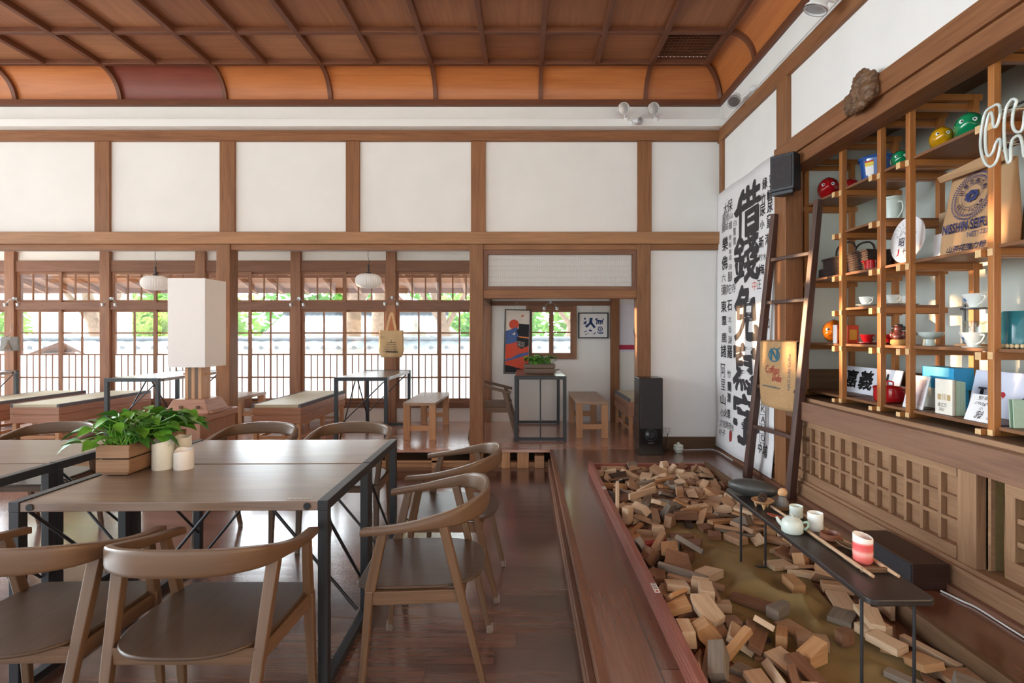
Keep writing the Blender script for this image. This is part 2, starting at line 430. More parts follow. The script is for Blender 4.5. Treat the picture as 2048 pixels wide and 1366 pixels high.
def translucent(name, c, f=.5, rough=.9, see=0.0):
    m = bpy.data.materials.new(name); m.use_nodes = True; nt = m.node_tree; nt.nodes.clear()
    o = N(nt, 'ShaderNodeOutputMaterial'); mx = N(nt, 'ShaderNodeMixShader'); t = N(nt, 'ShaderNodeBsdfTranslucent'); d = N(nt, 'ShaderNodeBsdfDiffuse')
    tc = N(nt, 'ShaderNodeTexCoord'); no = N(nt, 'ShaderNodeTexNoise'); no.inputs['Scale'].default_value = 120
    nt.links.new(tc.outputs['Object'], no.inputs['Vector'])
    rp = N(nt, 'ShaderNodeValToRGB'); cc = S(*c); rp.color_ramp.elements[0].color = tuple(x * .95 for x in cc[:3]) + (1,); rp.color_ramp.elements[1].color = cc
    nt.links.new(no.outputs['Fac'], rp.inputs['Fac'])
    for q in (t, d): nt.links.new(rp.outputs['Color'], q.inputs[0])
    mx.inputs[0].default_value = f
    nt.links.new(d.outputs[0], mx.inputs[1]); nt.links.new(t.outputs[0], mx.inputs[2])
    last = mx.outputs[0]
    if see:
        m2 = N(nt, 'ShaderNodeMixShader'); tr = N(nt, 'ShaderNodeBsdfTransparent'); m2.inputs[0].default_value = see
        nt.links.new(last, m2.inputs[1]); nt.links.new(tr.outputs[0], m2.inputs[2]); last = m2.outputs[0]
    nt.links.new(last, o.inputs[0]); return m

M = {}
M['plaster'] = flat('white plaster', (236, 235, 232), .85, var=.025, scale=3, bump=.02, spec=.2)
M['duct'] = flat('white painted duct', (238, 238, 236), .6, var=.01)
M['beam'] = wood('hinoki beam', (118, 68, 36), (162, 103, 60), .5, .35, tint=(190, 134, 86))
M['post'] = wood('old post', (118, 74, 46), (160, 108, 68), .55, .3)
M['ceil'] = wood('ceiling board', (132, 74, 40), (166, 98, 56), .5, .35, tint=(206, 140, 94), grain=.7)
M['rib'] = wood('ceiling rib', (96, 50, 30), (128, 72, 44), .5, .35)
M['cove'] = wood('cove board', (172, 100, 52), (200, 126, 70), .42, .4, tint=(128, 62, 46), grain=.7)
M['floor'] = planks('lacquered floor', 'x', .118, (76, 50, 42), (122, 84, 70), .265, .5, spec=1.0)
M['raised'] = planks('raised floor boards', 'y', .24, (92, 56, 38), (136, 86, 60), .265, .12, 3.5, spec=.9)
M['deck'] = planks('platform boards', 'x', .9, (176, 126, 104), (202, 154, 130), .265, .05, 1.8, spec=.8)
M['window'] = wood('window cedar', (128, 84, 60), (170, 118, 86), .55, .3)
M['sill'] = wood('dark rail', (112, 72, 52), (146, 98, 72), .5, .35)
M['glass'] = glassm('window glass', .05)
M['frost'] = translucent('frosted glass', (246, 248, 250), .75, see=.12)
M['alcove'] = wood('alcove board', (82, 56, 34), (118, 84, 54), .55, .3)
M['lattice'] = wood('lattice wood', (130, 90, 60), (174, 130, 92), .5, .35)
M['apron'] = wood('apron board', (116, 78, 58), (150, 106, 80), .38, .5)
M['shelf'] = wood('open shelf wood', (148, 82, 30), (190, 118, 52), .4, .45, rand=.08)
M['shelfend'] = flat('end grain', (214, 178, 128), .7, var=.1, scale=60)
M['board'] = wood('shelf board', (112, 68, 38), (146, 92, 54), .45, .4)
M['black'] = flat('black steel', (38, 40, 44), .42, .0, .5, var=.05)
M['blackgloss'] = flat('black lacquer', (22, 20, 22), .25, var=.1)
M['table'] = wood('table top', (102, 78, 60), (140, 113, 89), .3, 1.0, rand=.05)
M['chair'] = wood('chair ash', (88, 63, 42), (122, 90, 63), .38, .45, rand=.07)
M['seat'] = wood('seat veneer', (66, 48, 34), (90, 68, 50), .36, .45, rand=.07)
M['pine'] = wood('pale timber', (176, 122, 78), (214, 160, 112), .45, .4, rand=.05)
M['benchtop'] = wood('bench top', (150, 116, 88), (188, 152, 120), .4, .45)
M['daybed'] = wood('daybed cedar', (158, 104, 78), (192, 138, 106), .45, .4)
M['tatami'] = flat('tatami reed', (196, 188, 162), .55, var=.12, scale=160, bump=.2)
M['cloth_edge'] = flat('tatami border', (104, 104, 110), .9, var=.3, scale=90)
M['white'] = flat('white ceramic', (226, 230, 226), .25, var=.02)
M['paper'] = flat('white paper', (232, 230, 230), .85, var=.02)
M['ink'] = flat('black ink', (52, 48, 50), .8, var=.15)
M['shade'] = translucent('lampshade fabric', (250, 249, 248), .12)
M['metal'] = flat('bright metal', (176, 178, 180), .3, .9, var=.05)
M['whitemetal'] = flat('white lamp housing', (222, 222, 222), .4, var=.02)
M['leaf'] = flat('pothos leaf', (96, 156, 52), .4, var=.35, scale=22)
M['leaf2'] = flat('dark leaf', (66, 122, 48), .45, var=.35, scale=22)
# ================================================================== THE SETTING
PX = F / 5.48
XL, YB, XR = -8.0, -3.0, 2.03           # left extent, extent behind the camera, right wall
# --- floors
b = MB(); b.box(XL, .27, YB, 5.9, -.06, 0); struct('floor', b, M['floor'], 'dark lacquered plank floor of the hall')
b = MB(); b.box(.287, XR + .02, YB, 5.48, .1, .2); struct('floor_raised', b, M['raised'], 'raised lacquered board floor beside the right wall')
b = MB(); b.box(XL, .287, 5.47, 7.3, .172, .2); b.box(.287, XR + .02, 5.48, 7.3, .172, .2)
struct('floor_platform', b, M['deck'], 'raised board floor of the window bay')
# riser of the raised floor with its groove rail
b = MB(); b.box(.262, .287, YB, 5.47, 0, .205, tint=.4); b.box(.235, .262, 1.7, 5.4, .0, .06); b.box(.235, .262, 1.7, 5.4, .085, .12)
b.box(.255, .295, YB, 5.47, .19, .206, tint=.7)
struct('trim_1', b, M['sill'], 'step riser along the raised floor', bevel=.003)
# dark space under the platform
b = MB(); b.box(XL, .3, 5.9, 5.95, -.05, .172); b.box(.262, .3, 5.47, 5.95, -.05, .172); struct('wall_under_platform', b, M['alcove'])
for x, w, h in ((-5.2, .09, .17), (-4.3, .09, .17), (-3.4, .12, .17), (-2.5, .09, .17), (-1.62, .12, .17), (-.92, .1, .17), (-.2, .09, .17), (-.02, .12, .17), (.15, .1, .13)):
    q = MB(); q.box(-w / 2, w / 2, 0, .14, 0, h)
    o = q.build('support_block', M['pine'], None, bevel=.003, loc=(x, 5.5, 0))
    tag(o, 'pale wooden block holding up the front edge of the window platform', 'block', 'support blocks under the platform')
b = MB(); b.box(XL, .25, 5.56, 5.64, 0, .05); b.box(XL, -.3, 5.5, 5.53, .06, .08)
o = b.build('floor_batten', M['pine']); tag(o, 'long pale battens lying on the floor under the window platform', 'batten')

# --- back partition wall at Y = 5.48
b = MB()
b.box(XL, XR, 5.5, 5.58, 2.36, 3.8)
b.box(1.29, XR, 5.5, 5.58, .2, 2.36)
struct('wall_back', b, M['plaster'], 'white plaster partition wall')
b = MB(); b.box(XL, XR, 5.35, 5.5, 3.494, 3.57); struct('trim_2', b, M['duct'], 'white painted duct along the back wall', bevel=.004)
b = MB(); b.box(XL, XR, 5.45, 5.5, 3.385, 3.49); struct('trim_3', b, M['beam'], 'upper tie beam of the back wall', bevel=.003)
b = MB(); b.box(XL, XR, 5.42, 5.5, 2.318, 2.442, tint=.8); struct('trim_4', b, M['beam'], 'long pale beam across the back wall', bevel=.004)
b = MB(); b.box(XL, XR, 5.455, 5.56, 2.262, 2.318, tint=.2); struct('trim_5', b, M['beam'], 'grooved lintel under the long beam', bevel=.003)
n = 6
for x0, x1 in ((-7.03, -6.88), (-5.74, -5.59), (-4.446, -4.291), (-3.154, -2.999), (-1.851, -1.711), (-.558, -.408), (1.163, 1.308)):
    b = MB(); b.box(x0, x1, 5.47, 5.51, 2.442, 3.386, tint=.15); struct('trim_%d' % n, b, M['beam'], 'upright stud between two plaster panels of the back wall', bevel=.003); n += 1
for x0, x1, z in ((-5.75, -5.61, 0), (-3.17, -3.03, 0), (-.569, -.429, 0), (1.153, 1.292, .2)):
    b = MB(); b.box(x0, x1, 5.44, 5.6, z, 2.318); struct('trim_%d' % n, b, M['post'], 'square timber post standing at the platform edge', bevel=.005); n += 1
# transom with white lattice over the small room, lintel below it
b = MB(); b.box(-.429, 1.153, 5.46, 5.58, 1.762, 1.85, tint=.1); struct('trim_%d' % n, b, M['beam'], 'lintel over the small room', bevel=.004); n += 1
w = thing('window_transom', 'white lattice transom over the small room opening', None); w['kind'] = 'structure'
b = MB(); b.box(-.429, 1.153, 5.465, 5.54, 2.216, 2.262); b.box(-.429, 1.153, 5.465, 5.54, 1.85, 1.887); b.box(-.429, -.385, 5.465, 5.54, 1.887, 2.216); b.box(1.11, 1.153, 5.465, 5.54, 1.887, 2.216)
b.build('frame', M['sill'], w, bevel=.003)
b = MB(); b.box(-.385, 1.11, 5.515, 5.52, 1.887, 2.216); b.build('paper_screen', M['paper'], w)
b = MB()
for i in range(74): x = -.375 + i * .0202; b.box(x, x + .0035, 5.503, 5.514, 1.89, 2.214)
for z in (1.93, 1.985, 2.05, 2.10, 2.165): b.box(-.385, 1.11, 5.499, 5.508, z, z + .005)
b.build('lattice', flat('white lattice', (214, 214, 208), .7, var=.03), w)
b = MB(); b.box(1.292, XR - .01, 5.485, 5.5, .2, .33); struct('baseboard_back', b, M['alcove'], 'brown baseboard of the back wall')

# --- window bay behind the partition
YW = 7.25
b = MB(); b.box(XL, -.46, 5.58, 7.45, 2.515, 2.56); struct('ceiling_window_bay', b, M['plaster'])
b = MB(); b.box(-.46, XR, 5.6, 7.3, 1.87, 1.92); b.box(-.5, -.46, 5.6, 7.3, 1.87, 2.52); struct('ceiling_small_room', b, M['plaster'])
b = MB()
b.box(XL, -.46, YW - .01, YW + .06, 2.39, 2.52); b.box(XL, -.46, YW - .01, YW + .06, .17, .392)
# small room wall with its window hole
wx0, wx1, wz0, wz1 = .034, .684, 1.07, 1.76
b.box(-.46, wx0, YW, YW + .08, .2, 1.9); b.box(wx1, XR, YW, YW + .08, .2, 1.9); b.box(wx0, wx1, YW, YW + .08, .2, wz0); b.box(wx0, wx1, YW, YW + .08, wz1, 1.9)
struct('wall_window_side', b, M['plaster'], 'white plaster of the window side')
b = MB(); b.box(XR, XR + .08, 5.58, 7.33, .2, 1.9); struct('wall_small_room', b, M['plaster'])
b = MB(); b.box(XL, -.46, YW - .05, YW + .07, 2.24, 2.392); struct('trim_30', b, M['sill'], 'head rail over the windows', bevel=.003)
b = MB(); b.box(XL, -.46, YW - .055, YW + .07, 1.722, 1.828); struct('trim_31', b, M['sill'], 'rail between the transoms and the glazed doors', bevel=.003)
b = MB(); b.box(XL, -.46, YW - .055, YW + .07, .388, .472); struct('trim_32', b, M['sill'], 'sill rail under the glazed doors', bevel=.003)
n = 33
for k in range(7):
    x = -8.285 + k * 1.293
    b = MB(); b.box(x - .066, x + .066, YW - .07, YW + .07, .2, 2.515); struct('trim_%d' % n, b, M['window'], 'window post between two glazed bays', bevel=.004); n += 1
def sash(mb, x0, x1, z0, z1, y, st, rt, rb, d=.028):
    mb.box(x0, x0 + st, y, y + d, z0, z1); mb.box(x1 - st, x1, y, y + d, z0, z1)
    mb.box(x0 + st, x1 - st, y, y + d, z1 - rt, z1); mb.box(x0 + st, x1 - st, y, y + d, z0, z0 + rb)
for k in range(6):
    x = -8.285 + (k + .5) * 1.293
    w = thing('window_%d' % (k + 1), 'glazed bay with two transom sashes over two sliding glass doors', None, (x, YW, 0)); w['kind'] = 'structure'
    for i, (a, c, y) in enumerate(((-.58, .03, -.03), (-.03, .58, .002))):
        q = MB(); sash(q, a, c, 1.828, 2.24, y, .032, .034, .03)
        g = (c - a - .064) / 3
        for j in (1, 2): q.box(a + .032 + g * j - .009, a + .032 + g * j + .009, y + .004, y + .022, 1.858, 2.206)
        f = q.build('transom_sash', M['window'], w, bevel=.002)
        q = MB(); q.box(a + .03, c - .03, y + .011, y + .015, 1.855, 2.21); q.build('pane', M['glass'], f)
        q = MB(); sash(q, a, c, .472, 1.722, y, .042, .03, .04)
        g = (c - a - .084) / 6
        for zz in (1.407, 1.113, .80): q.box(a + .04, c - .04, y + .004, y + .024, zz - .01, zz + .01)
        q.box(a + .042 + 3 * g - .01, a + .042 + 3 * g + .01, y + .003, y + .025, .51, 1.695)
        for j in (1, 2, 4, 5): q.box(a + .042 + j * g - .006, a + .042 + j * g + .006, y + .006, y + .022, .51, 1.108)
        f = q.build('door_sash', M['window'], w, bevel=.002)
        q = MB(); q.box(a + .04, c - .04, y + .012, y + .016, 1.113, 1.694); q.build('pane', M['glass'], f)
        q = MB(); q.box(a + .04, c - .04, y + .012, y + .016, .512, 1.113); q.build('frosted_pane', M['frost'], f)
# small room: rail, posts, casement window
b = MB(); b.box(-.46, 1.17, YW - .05, YW, 1.78, 1.84); b.box(-.53, -.46, 5.6, YW, 1.775, 1.845); struct('trim_50', b, M['sill'], 'picture rail round the small room', bevel=.003)
b = MB(); b.box(1.163, 1.279, YW - .08, YW, .2, 1.87); struct('trim_51', b, M['beam'], 'post on the rear wall of the small room', bevel=.004)
w = thing('window_7', 'brown casement window with four panes in the small room', None, (0, YW, 0)); w['kind'] = 'structure'
q = MB(); sash(q, wx0 - .02, wx1 + .02, wz0 - .02, wz1 + .02, -.03, .055, .06, .055, .1); q.build('window_frame', M['window'], w, bevel=.003)
for a, c in ((wx0 + .03, .362), (.356, wx1 - .03)):
    q = MB(); sash(q, a, c, wz0 + .03, wz1 - .035, -.015, .034, .034, .034); q.box(a + .03, c - .03, -.012, .01, 1.405, 1.423)
    f = q.build('casement_sash', M['window'], w, bevel=.002)
    q = MB(); q.box(a + .03, c - .03, -.004, 0, wz0 + .06, wz1 - .06); q.build('pane', M['glass'], f)

# --- right wall X = 2.03 with the alcove Y < 4.06
b = MB()
b.box(XR, XR + .08, YB, 5.58, 2.8, 3.8)
b.box(XR, XR + .08, 4.1, 5.58, .2, 2.8)
struct('wall_right', b, M['plaster'], 'white plaster wall on the right')
b = MB(); b.box(1.995, XR, YB, 5.5, 3.37, 3.5, tint=.1); struct('trim_60', b, M['beam'], 'upper tie beam of the right wall', bevel=.003)
b = MB(); b.box(2.0, XR, 5.38, 5.46, 2.5, 3.37, tint=.1); struct('trim_61', b, M['beam'], 'slim corner post on the right wall', bevel=.003)
b = MB(); b.box(1.99, XR + .08, 4.04, 4.2, 2.85, 3.37, tint=.1); b.box(1.985, XR + .09, 4.04, 4.22, .2, 2.85, tint=.1)
struct('trim_62', b, M['beam'], 'post at the edge of the shelf alcove', bevel=.004)
b = MB(); b.box(1.979, 2.15, YB, 4.215, 2.73, 2.856); struct('trim_63', b, M['beam'], 'deep beam over the shelf alcove', bevel=.003)
b = MB(); b.box(2.0, 2.15, YB, 4.06, 2.635, 2.73); struct('trim_64', b, M['beam'], 'grooved lower half of the alcove beam', bevel=.003)
ALC = 2.75
greenish = flat('alcove plaster', (206, 212, 204), .85, var=.08, scale=2.2)
b = MB(); b.box(ALC, ALC + .06, YB, 4.3, .8, 2.95); b.box(2.11, ALC + .06, 4.12, 4.2, .8, 2.95)
struct('wall_alcove', b, greenish, 'pale green-white plaster behind the open shelf')
b = MB(); b.box(2.15, ALC + .05, YB, 4.2, 2.9, 2.95); struct('ceiling_alcove', b, M['alcove'])
b = MB(); b.box(2.06, ALC, YB, 4.12, .88, .93, tint=0); b.box(ALC - .02, ALC, YB, 4.12, .93, 1.125); b.box(2.11, ALC, 4.10, 4.12, .93, 1.125)
struct('trim_65', b, M['alcove'], 'dark counter board inside the alcove')
b = MB(); b.box(2.045, 2.062, YB, 4.06, .9, .932); struct('trim_66', b, M['lattice'], 'pale edge strip of the alcove counter')
b = MB(); b.box(1.99, 2.05, YB, 4.05, .777, .908); struct('trim_67', b, M['apron'], 'broad apron board under the alcove counter', bevel=.004)
# panelled front under the counter
b = MB(); b.box(2.075, 2.095, 2.36, 4.06, .34, .78); struct('wall_under_counter', b, M['lattice'])
b = MB()
b.box(2.035, 2.075, 2.5, 4.06, .725, .777); b.box(2.035, 2.075, 2.5, 4.06, .335, .395)
ys = [2.5 + i * .1183 for i in range(14)]
for y in ys: b.box(2.046, 2.075, y - .011, y + .011, .395, .725)
for z in (.505, .615): b.box(2.048, 2.075, 2.5, 4.06, z - .009, z + .009)
struct('trim_68', b, M['lattice'], 'panelled lattice of small square coffers under the counter', bevel=.002)
b = MB(); b.box(2.03, 2.075, 2.386, 2.49, .335, .777); struct('trim_69', b, M['lattice'], 'upright stile beside the coffered panel', bevel=.003)
b = MB(); b.box(2.16, 2.18, YB, 2.38, .3, .78); b.box(2.075, 2.18, 2.375, 2.385, .3, .78); struct('wall_cabinet', b, flat('olive cloth backing', (150, 132, 92), .9, var=.1))
b = MB(); b.box(2.09, 2.13, YB, 2.31, .7, .777); b.box(2.09, 2.13, YB, 2.31, .335, .42); b.box(2.09, 2.13, 2.26, 2.31, .42, .7)
for i in range(10):
    y = 2.26 - i * .165; b.box(2.1, 2.13, y - .165 - .012, y - .165 + .012, .42, .7)
for z in (.5, .6): b.box(2.1, 2.13, YB, 2.27, z - .012, z + .012)
struct('trim_70', b, M['lattice'], 'open lattice door beside the coffered panel', bevel=.002)
b = MB(); b.box(2.02, 2.18, YB, 4.06, .31, .336); b.box(2.0, 2.02, YB, 4.06, .296, .318); b.box(2.0, 2.16, YB, 4.06, .225, .3); struct('trim_71', b, M['lattice'], 'ground sill under the panelled front', bevel=.003)
b = MB(); b.box(1.97, 2.03, YB, 5.48, .2, .229); struct('baseboard_right', b, M['sill'])
b = MB(); b.box(1.995, XR, 4.22, 5.5, .2, .34); struct('trim_72', b, M['lattice'], 'low board at the foot of the right wall')
# thin cable rail over the upper beam on the right wall
b = MB(); b.tube([(2.0, y, 3.53) for y in (0, 2, 4, 5.3)], .006, 6); o = b.build('wall_cable', M['duct'], None, smooth=40); tag(o, 'thin white cable along the top of the right wall beam', 'cable')

# --- coved and coffered ceiling
ZC, YC, XC = 4.034, 5.205, 1.787
SP = .542
ribx = [XC - SP * i for i in range(19)]
bary = [YC - SP * i for i in range(16)]
rt = random.Random(3)
b = MB()
for i in range(18):
    for j in range(15):
        if i == 0 and j == 0: continue
        b.box(ribx[i + 1], ribx[i], bary[j + 1], bary[j], ZC + .05, ZC + .07, tint=max(0, rt.gauss(.28, .28)))
b.box(ribx[1], ribx[0], bary[1], bary[0], ZC + .16, ZC + .18)
struct('ceiling', b, M['ceil'], 'coffered wooden ceiling boards')
b = MB()
for i, x in enumerate(ribx): b.box(x - .024, x + .024, bary[-1], YC, ZC, ZC + .055)
struct('trim_80', b, M['rib'], 'ceiling ribs running away from the viewer', bevel=.004)
b = MB()
for y in bary: b.box(ribx[-1], XC, y - .024, y + .024, ZC + .004, ZC + .055)
struct('trim_81', b, M['rib'], 'ceiling ribs running across the room', bevel=.004)
DY, DZ, ZB = 5.49 - YC, ZC + .04 - 3.79, 3.79
def cov(t): return DY * math.sin(t * math.pi / 2), DZ * math.cos(t * math.pi / 2)
b = MB(); cx = [.161 + 1.084 * k for k in range(-8, 2)]
edges = cx + [XC]
for k in range(len(edges) - 1):
    x0, x1 = edges[k], edges[k + 1]
    tn = 1.0 if abs(x0 - (.161 - 1.084 * 4)) < .01 else max(0, rt.gauss(.05, .06))
    for j in range(10):
        (a0, h0), (a1, h1) = cov(j / 10), cov((j + 1) / 10)
        e0, e1 = (a0, a1) if x1 == XC else (0, 0)
        b.quad((x0, YC + a0, ZB + h0), (x1 + e0, YC + a0, ZB + h0), (x1 + e1, YC + a1, ZB + h1), (x0, YC + a1, ZB + h1), tint=tn)
        u = b.uv[-1]; b.uv[-1] = [(p[0] + k * 3.1, p[1] + j * .043) for p in u]
struct('trim_82', b, M['cove'], 'curved cove boards over the back wall', smooth=60)
b = MB(); ey = [YC] + [bary[1] - 1.084 * k for k in range(8)]
for k in range(len(ey) - 1):
    y1, y0 = ey[k], ey[k + 1]
    tn = max(0, rt.gauss(.08, .06))
    for j in range(10):
        (a0, h0), (a1, h1) = cov(j / 10), cov((j + 1) / 10); a0 *= .88; a1 *= .88
        e0, e1 = (a0 / .88, a1 / .88) if k == 0 else (0, 0)
        b.quad((XC + a0, y1 + e0, ZB + h0), (XC + a0, y0, ZB + h0), (XC + a1, y0, ZB + h1), (XC + a1, y1 + e1, ZB + h1), tint=tn)
        u = b.uv[-1]; b.uv[-1] = [(p[0] + k * 3.7, p[1] + j * .043) for p in u]
struct('trim_83', b, M['cove'], 'curved cove boards over the right wall', smooth=60)
b = MB()
def covrib(f):
    ring = []
    for j in range(13):
        a, h = cov(j / 12); nx, nz = -math.sin(j / 12 * math.pi / 2), -math.cos(j / 12 * math.pi / 2)
        ring.append([f(a, h, -.02), f(a, h, .02), f(a + nx * .035, h + nz * .035, .02), f(a + nx * .035, h + nz * .035, -.02)])
    b.loft(ring)
for x in cx: covrib(lambda a, h, s, x=x: Vector((x + s, YC + a, ZB + h)))
for y in ey[1:]: covrib(lambda a, h, s, y=y: Vector((XC + a * .88, y + s, ZB + h)))
covrib(lambda a, h, s: Vector((XC + a * .88 - s * .7, YC + a + s * .7, ZB + h)))
struct('trim_84', b, M['rib'], 'curved ribs of the cove', smooth=40)
b = MB(); b.box(XL, XR, 5.45, 5.5, 3.75, 3.81); struct('trim_85', b, M['rib'], 'dark picture moulding under the back cove', bevel=.004)
b = MB(); b.box(1.995, XR + .01, YB, 5.45, 3.75, 3.81); struct('trim_86', b, M['rib'], 'dark moulding under the right cove', bevel=.004)
# grille in the corner coffer
v = thing('ceiling_vent', 'dark wooden grille in the corner coffer of the ceiling', 'vent', ((ribx[0] + ribx[1]) / 2, (bary[0] + bary[1]) / 2, ZC + .05))
q = MB()
for i in range(14): x = -.245 + i * .0377; q.box(x - .005, x + .005, -.25, .25, .006, .02)
for i in range(11): y = -.235 + i * .047; q.box(-.25, .25, y - .006, y + .006, -.004, .01)
q.build('grille', M['rib'], v)
q = MB(); q.box(-.265, .265, -.265, .265, .03, .05); q.build('backing', M['ink'], v)
b = MB(); b.box(XL, 2.9, YB, 5.6, 4.3, 4.4); struct('roof', b, M['alcove'])  # unseen slab, added to stop sky light leaking in above the ceiling

# ================================================================== OUTSIDE
b = MB(); b.box(-45, 25, 7.5, 60, -.6, -.45); struct('ground', b, flat('pale gravel', (206, 200, 190), .95, var=.1, scale=8), 'pale gravel ground outside')
b = MB(); b.box(-45, 25, -40, 7.5, -.65, -.5); struct('ground_garden', b, flat('grey paving', (190, 186, 178), .95, var=.1, scale=8), 'ground on the open side')
# own eaves
b = MB()
b.hexa([(XL - 2, 7.3, 2.58), (3, 7.3, 2.58), (XL - 2, 8.75, 2.12), (3, 8.75, 2.12), (XL - 2, 7.3, 2.64), (3, 7.3, 2.64), (XL - 2, 8.75, 2.18), (3, 8.75, 2.18)])
for i in range(30): x = XL - 2 + i * .43; b.bar((x, 7.3, 2.53), (x, 8.72, 2.08), .05, .07)
b.box(XL - 2, 3, 8.68, 8.75, 2.06, 2.16); b.box(XL - 2, 3, 8.0, 8.06, 2.24, 2.30)
struct('trim_90', b, M['window'], 'brown eaves with rafters outside the windows')
# garden wall with tiled coping
wl = thing('garden_wall', 'long white garden wall with a grey tiled coping outside the windows', 'wall', (0, 12, -.45))
q = MB(); q.box(-24, 5, 0, .25, 0, 1.52); q.build('wall_body', flat('white limewash', (236, 236, 234), .9, var=.02), wl)
tile = flat('grey roof tile', (128, 136, 142), .5, var=.18, scale=12)
q = MB()
q.surf(580, 1, lambda u, w: Vector((-24 + 29 * u, -.3 + .42 * w, 1.52 + .17 * w + .022 * abs(math.sin(u * 29 / .34 * math.pi)))))
q.surf(116, 1, lambda u, w: Vector((5 - 29 * u, .55 - .43 * w, 1.52 + .17 * w)))
q.tube([(-24, .12, 1.72), (5, .12, 1.72)], .06, 10)
for i in range(85): x = -24 + .17 + i * .34; q.lathe([(.001, 0), (.045, 0), (.045, .03), (.001, .03)], (x, -.31, 1.54), 8, R=Matrix.Rotation(math.pi / 2, 3, 'X'))
q.build('tile_coping', tile, wl, smooth=40)
# small shrine roof in front of the wall
r = thing('gate_roof', 'small brown tiled roof standing before the white garden wall', 'roof', (-7.75, 9.2, -.45))
q = MB()
for sx in (-1, 1): q.hexa([(0, -.35, 1.68), (0, .35, 1.68), (sx * .62, -.45, 1.42), (sx * .62, .45, 1.42), (0, -.35, 1.72), (0, .35, 1.72), (sx * .62, -.45, 1.45), (sx * .62, .45, 1.45)])
q.build('roof', M['sill'], r)
q = MB()
for x in (-.35, .35): q.box(x - .04, x + .04, -.3, .3, 0, 1.5)
q.build('legs', M['sill'], r)
# arcade building
q = MB(); zb = -.45
def arch(cx_, wdt, hs, y0, y1, top, x0, x1):
    pts = [(x0, zb), (cx_ - wdt / 2, zb), (cx_ - wdt / 2, hs)] + [(cx_ - wdt / 2 * math.cos(a * math.pi / 12), hs + wdt / 2 * math.sin(a * math.pi / 12)) for a in range(1, 12)] + [(cx_ + wdt / 2, hs), (cx_ + wdt / 2, zb), (x1, zb), (x1, top), (x0, top)]
    q.prism(pts, 0, y1 - y0, Matrix(((1, 0, 0, 0), (0, 0, 1, y0), (0, 1, 0, 0), (0, 0, 0, 1))))
for cxx in (-17.9, -15.6, -13.3): arch(cxx, 1.5, 1.6, 16, 16.4, 3.6, cxx - 1.15, cxx + 1.15)
o = q.build('arcade_building', flat('white concrete', (232, 230, 226), .9, var=.03)); tag(o, 'white concrete arcade with round arches far behind the garden wall', 'building')
# tile-roofed hall and bamboo-like fence
hl = thing('tiled_hall', 'low hall with a dark grey tiled roof behind the garden wall', 'building', (-5.6, 17, -.45))
q = MB(); q.box(-1.4, 2.2, 0, 2, 0, 1.9); q.build('wall_body', flat('hall wall', (206, 196, 186), .9), hl)
q = MB(); q.surf(110, 1, lambda u, w: Vector((-2.6 + 5.6 * u, -.6 + 1.6 * w, 1.75 + .75 * w + .025 * abs(math.sin(u * 5.6 / .2 * math.pi))))); q.box(-2.6, 3, .95, 1.1, 2.48, 2.6); q.build('roof', flat('dark roof tile', (84, 92, 102), .45, var=.2, scale=9), hl, smooth=30)
hl = thing('red_gable_house', 'small house with a red-brown gable beyond the tiled hall', 'building', (-6.9, 26.5, -.45))
q = MB(); q.box(-1, 1, 0, 2, 0, 3.2); q.build('wall_body', flat('house wall', (214, 200, 190), .9), hl)
q = MB(); q.prism([(-1.3, 3.1), (1.3, 3.1), (0, 4.4)], 0, 2.6, Matrix(((1, 0, 0, 0), (0, 0, 1, -.3), (0, 1, 0, 0), (0, 0, 0, 1)))); q.build('roof', flat('red roof', (140, 88, 70), .7, var=.15), hl)
q = MB()
for i in range(36): x = -7.9 + i * .075; q.box(x, x + .05, 14, 14.03, -.45, 1.32 + .02 * (i % 3))
q.box(-7.95, -5.2, 14.03, 14.07, .9, 1.0); q.box(-7.95, -5.2, 14.03, 14.07, .2, .3)
o = q.build('picket_fence', flat('grey-brown picket', (164, 148, 120), .8, var=.2, scale=6)); tag(o, 'weathered upright picket fence behind the garden wall', 'fence')
# stone lanterns
def lantern():
    q = MB(); q.lathe([(.22, 0), (.22, .1), (.1, .14), (.09, .95), (.2, 1.05), (.22, 1.12), (.14, 1.14), (.14, 1.38), (.34, 1.42), (.3, 1.5), (.12, 1.66), (.05, 1.7), (.07, 1.78), (.01, 1.86)], n=12)
    return q.build('stone_lantern', flat('grey granite', (176, 172, 164), .9, var=.15, scale=14), smooth=50)
o = lantern(); o.location = (-2.9, 14, -.1); tag(o, 'grey stone lantern seen just right of the hanging tote bag', 'lantern')
o2 = dup(o, None, (-2.05, 14, -.1)); o2['label'] = 'grey stone lantern by the leaning trunk, near the middle post'
# trees
bark = flat('grey-brown bark', (150, 126, 106), .9, var=.25, scale=10, bump=.4)
def trunk(pts, r, name, label):
    q = MB(); q.tube(pts, r, 10); o = q.build(name, bark, None, smooth=60); tag(o, label, 'tree')
    return o
def crown(cx_, cy, cz, rx, ry, rz, nleaf, size, mat, sd):
    rr = random.Random(sd); q = MB()
    for _ in range(nleaf):
        d = Vector((rr.gauss(0, 1), rr.gauss(0, 1), rr.gauss(0, 1))).normalized() * (rr.random() ** .45)
        cl = 1 + .35 * noise.noise(Vector((d.x * 2.2 + sd, d.y * 2.2, d.z * 2.2)))
        c = Vector((cx_ + d.x * rx * cl, cy + d.y * ry * cl, cz + d.z * rz * cl))
        a = Vector((rr.gauss(0, 1), rr.gauss(0, 1), rr.gauss(0, .6))).normalized(); bb = a.orthogonal().normalized()
        s = size * rr.uniform(.6, 1.3)
        q.quad(c - a * s, c + bb * s * .45, c + a * s, c - bb * s * .45)
    return q
green = [translucent('leaf green %d' % i, c, .35) for i, c in enumerate(((128, 166, 84), (100, 146, 70), (160, 182, 100)))]
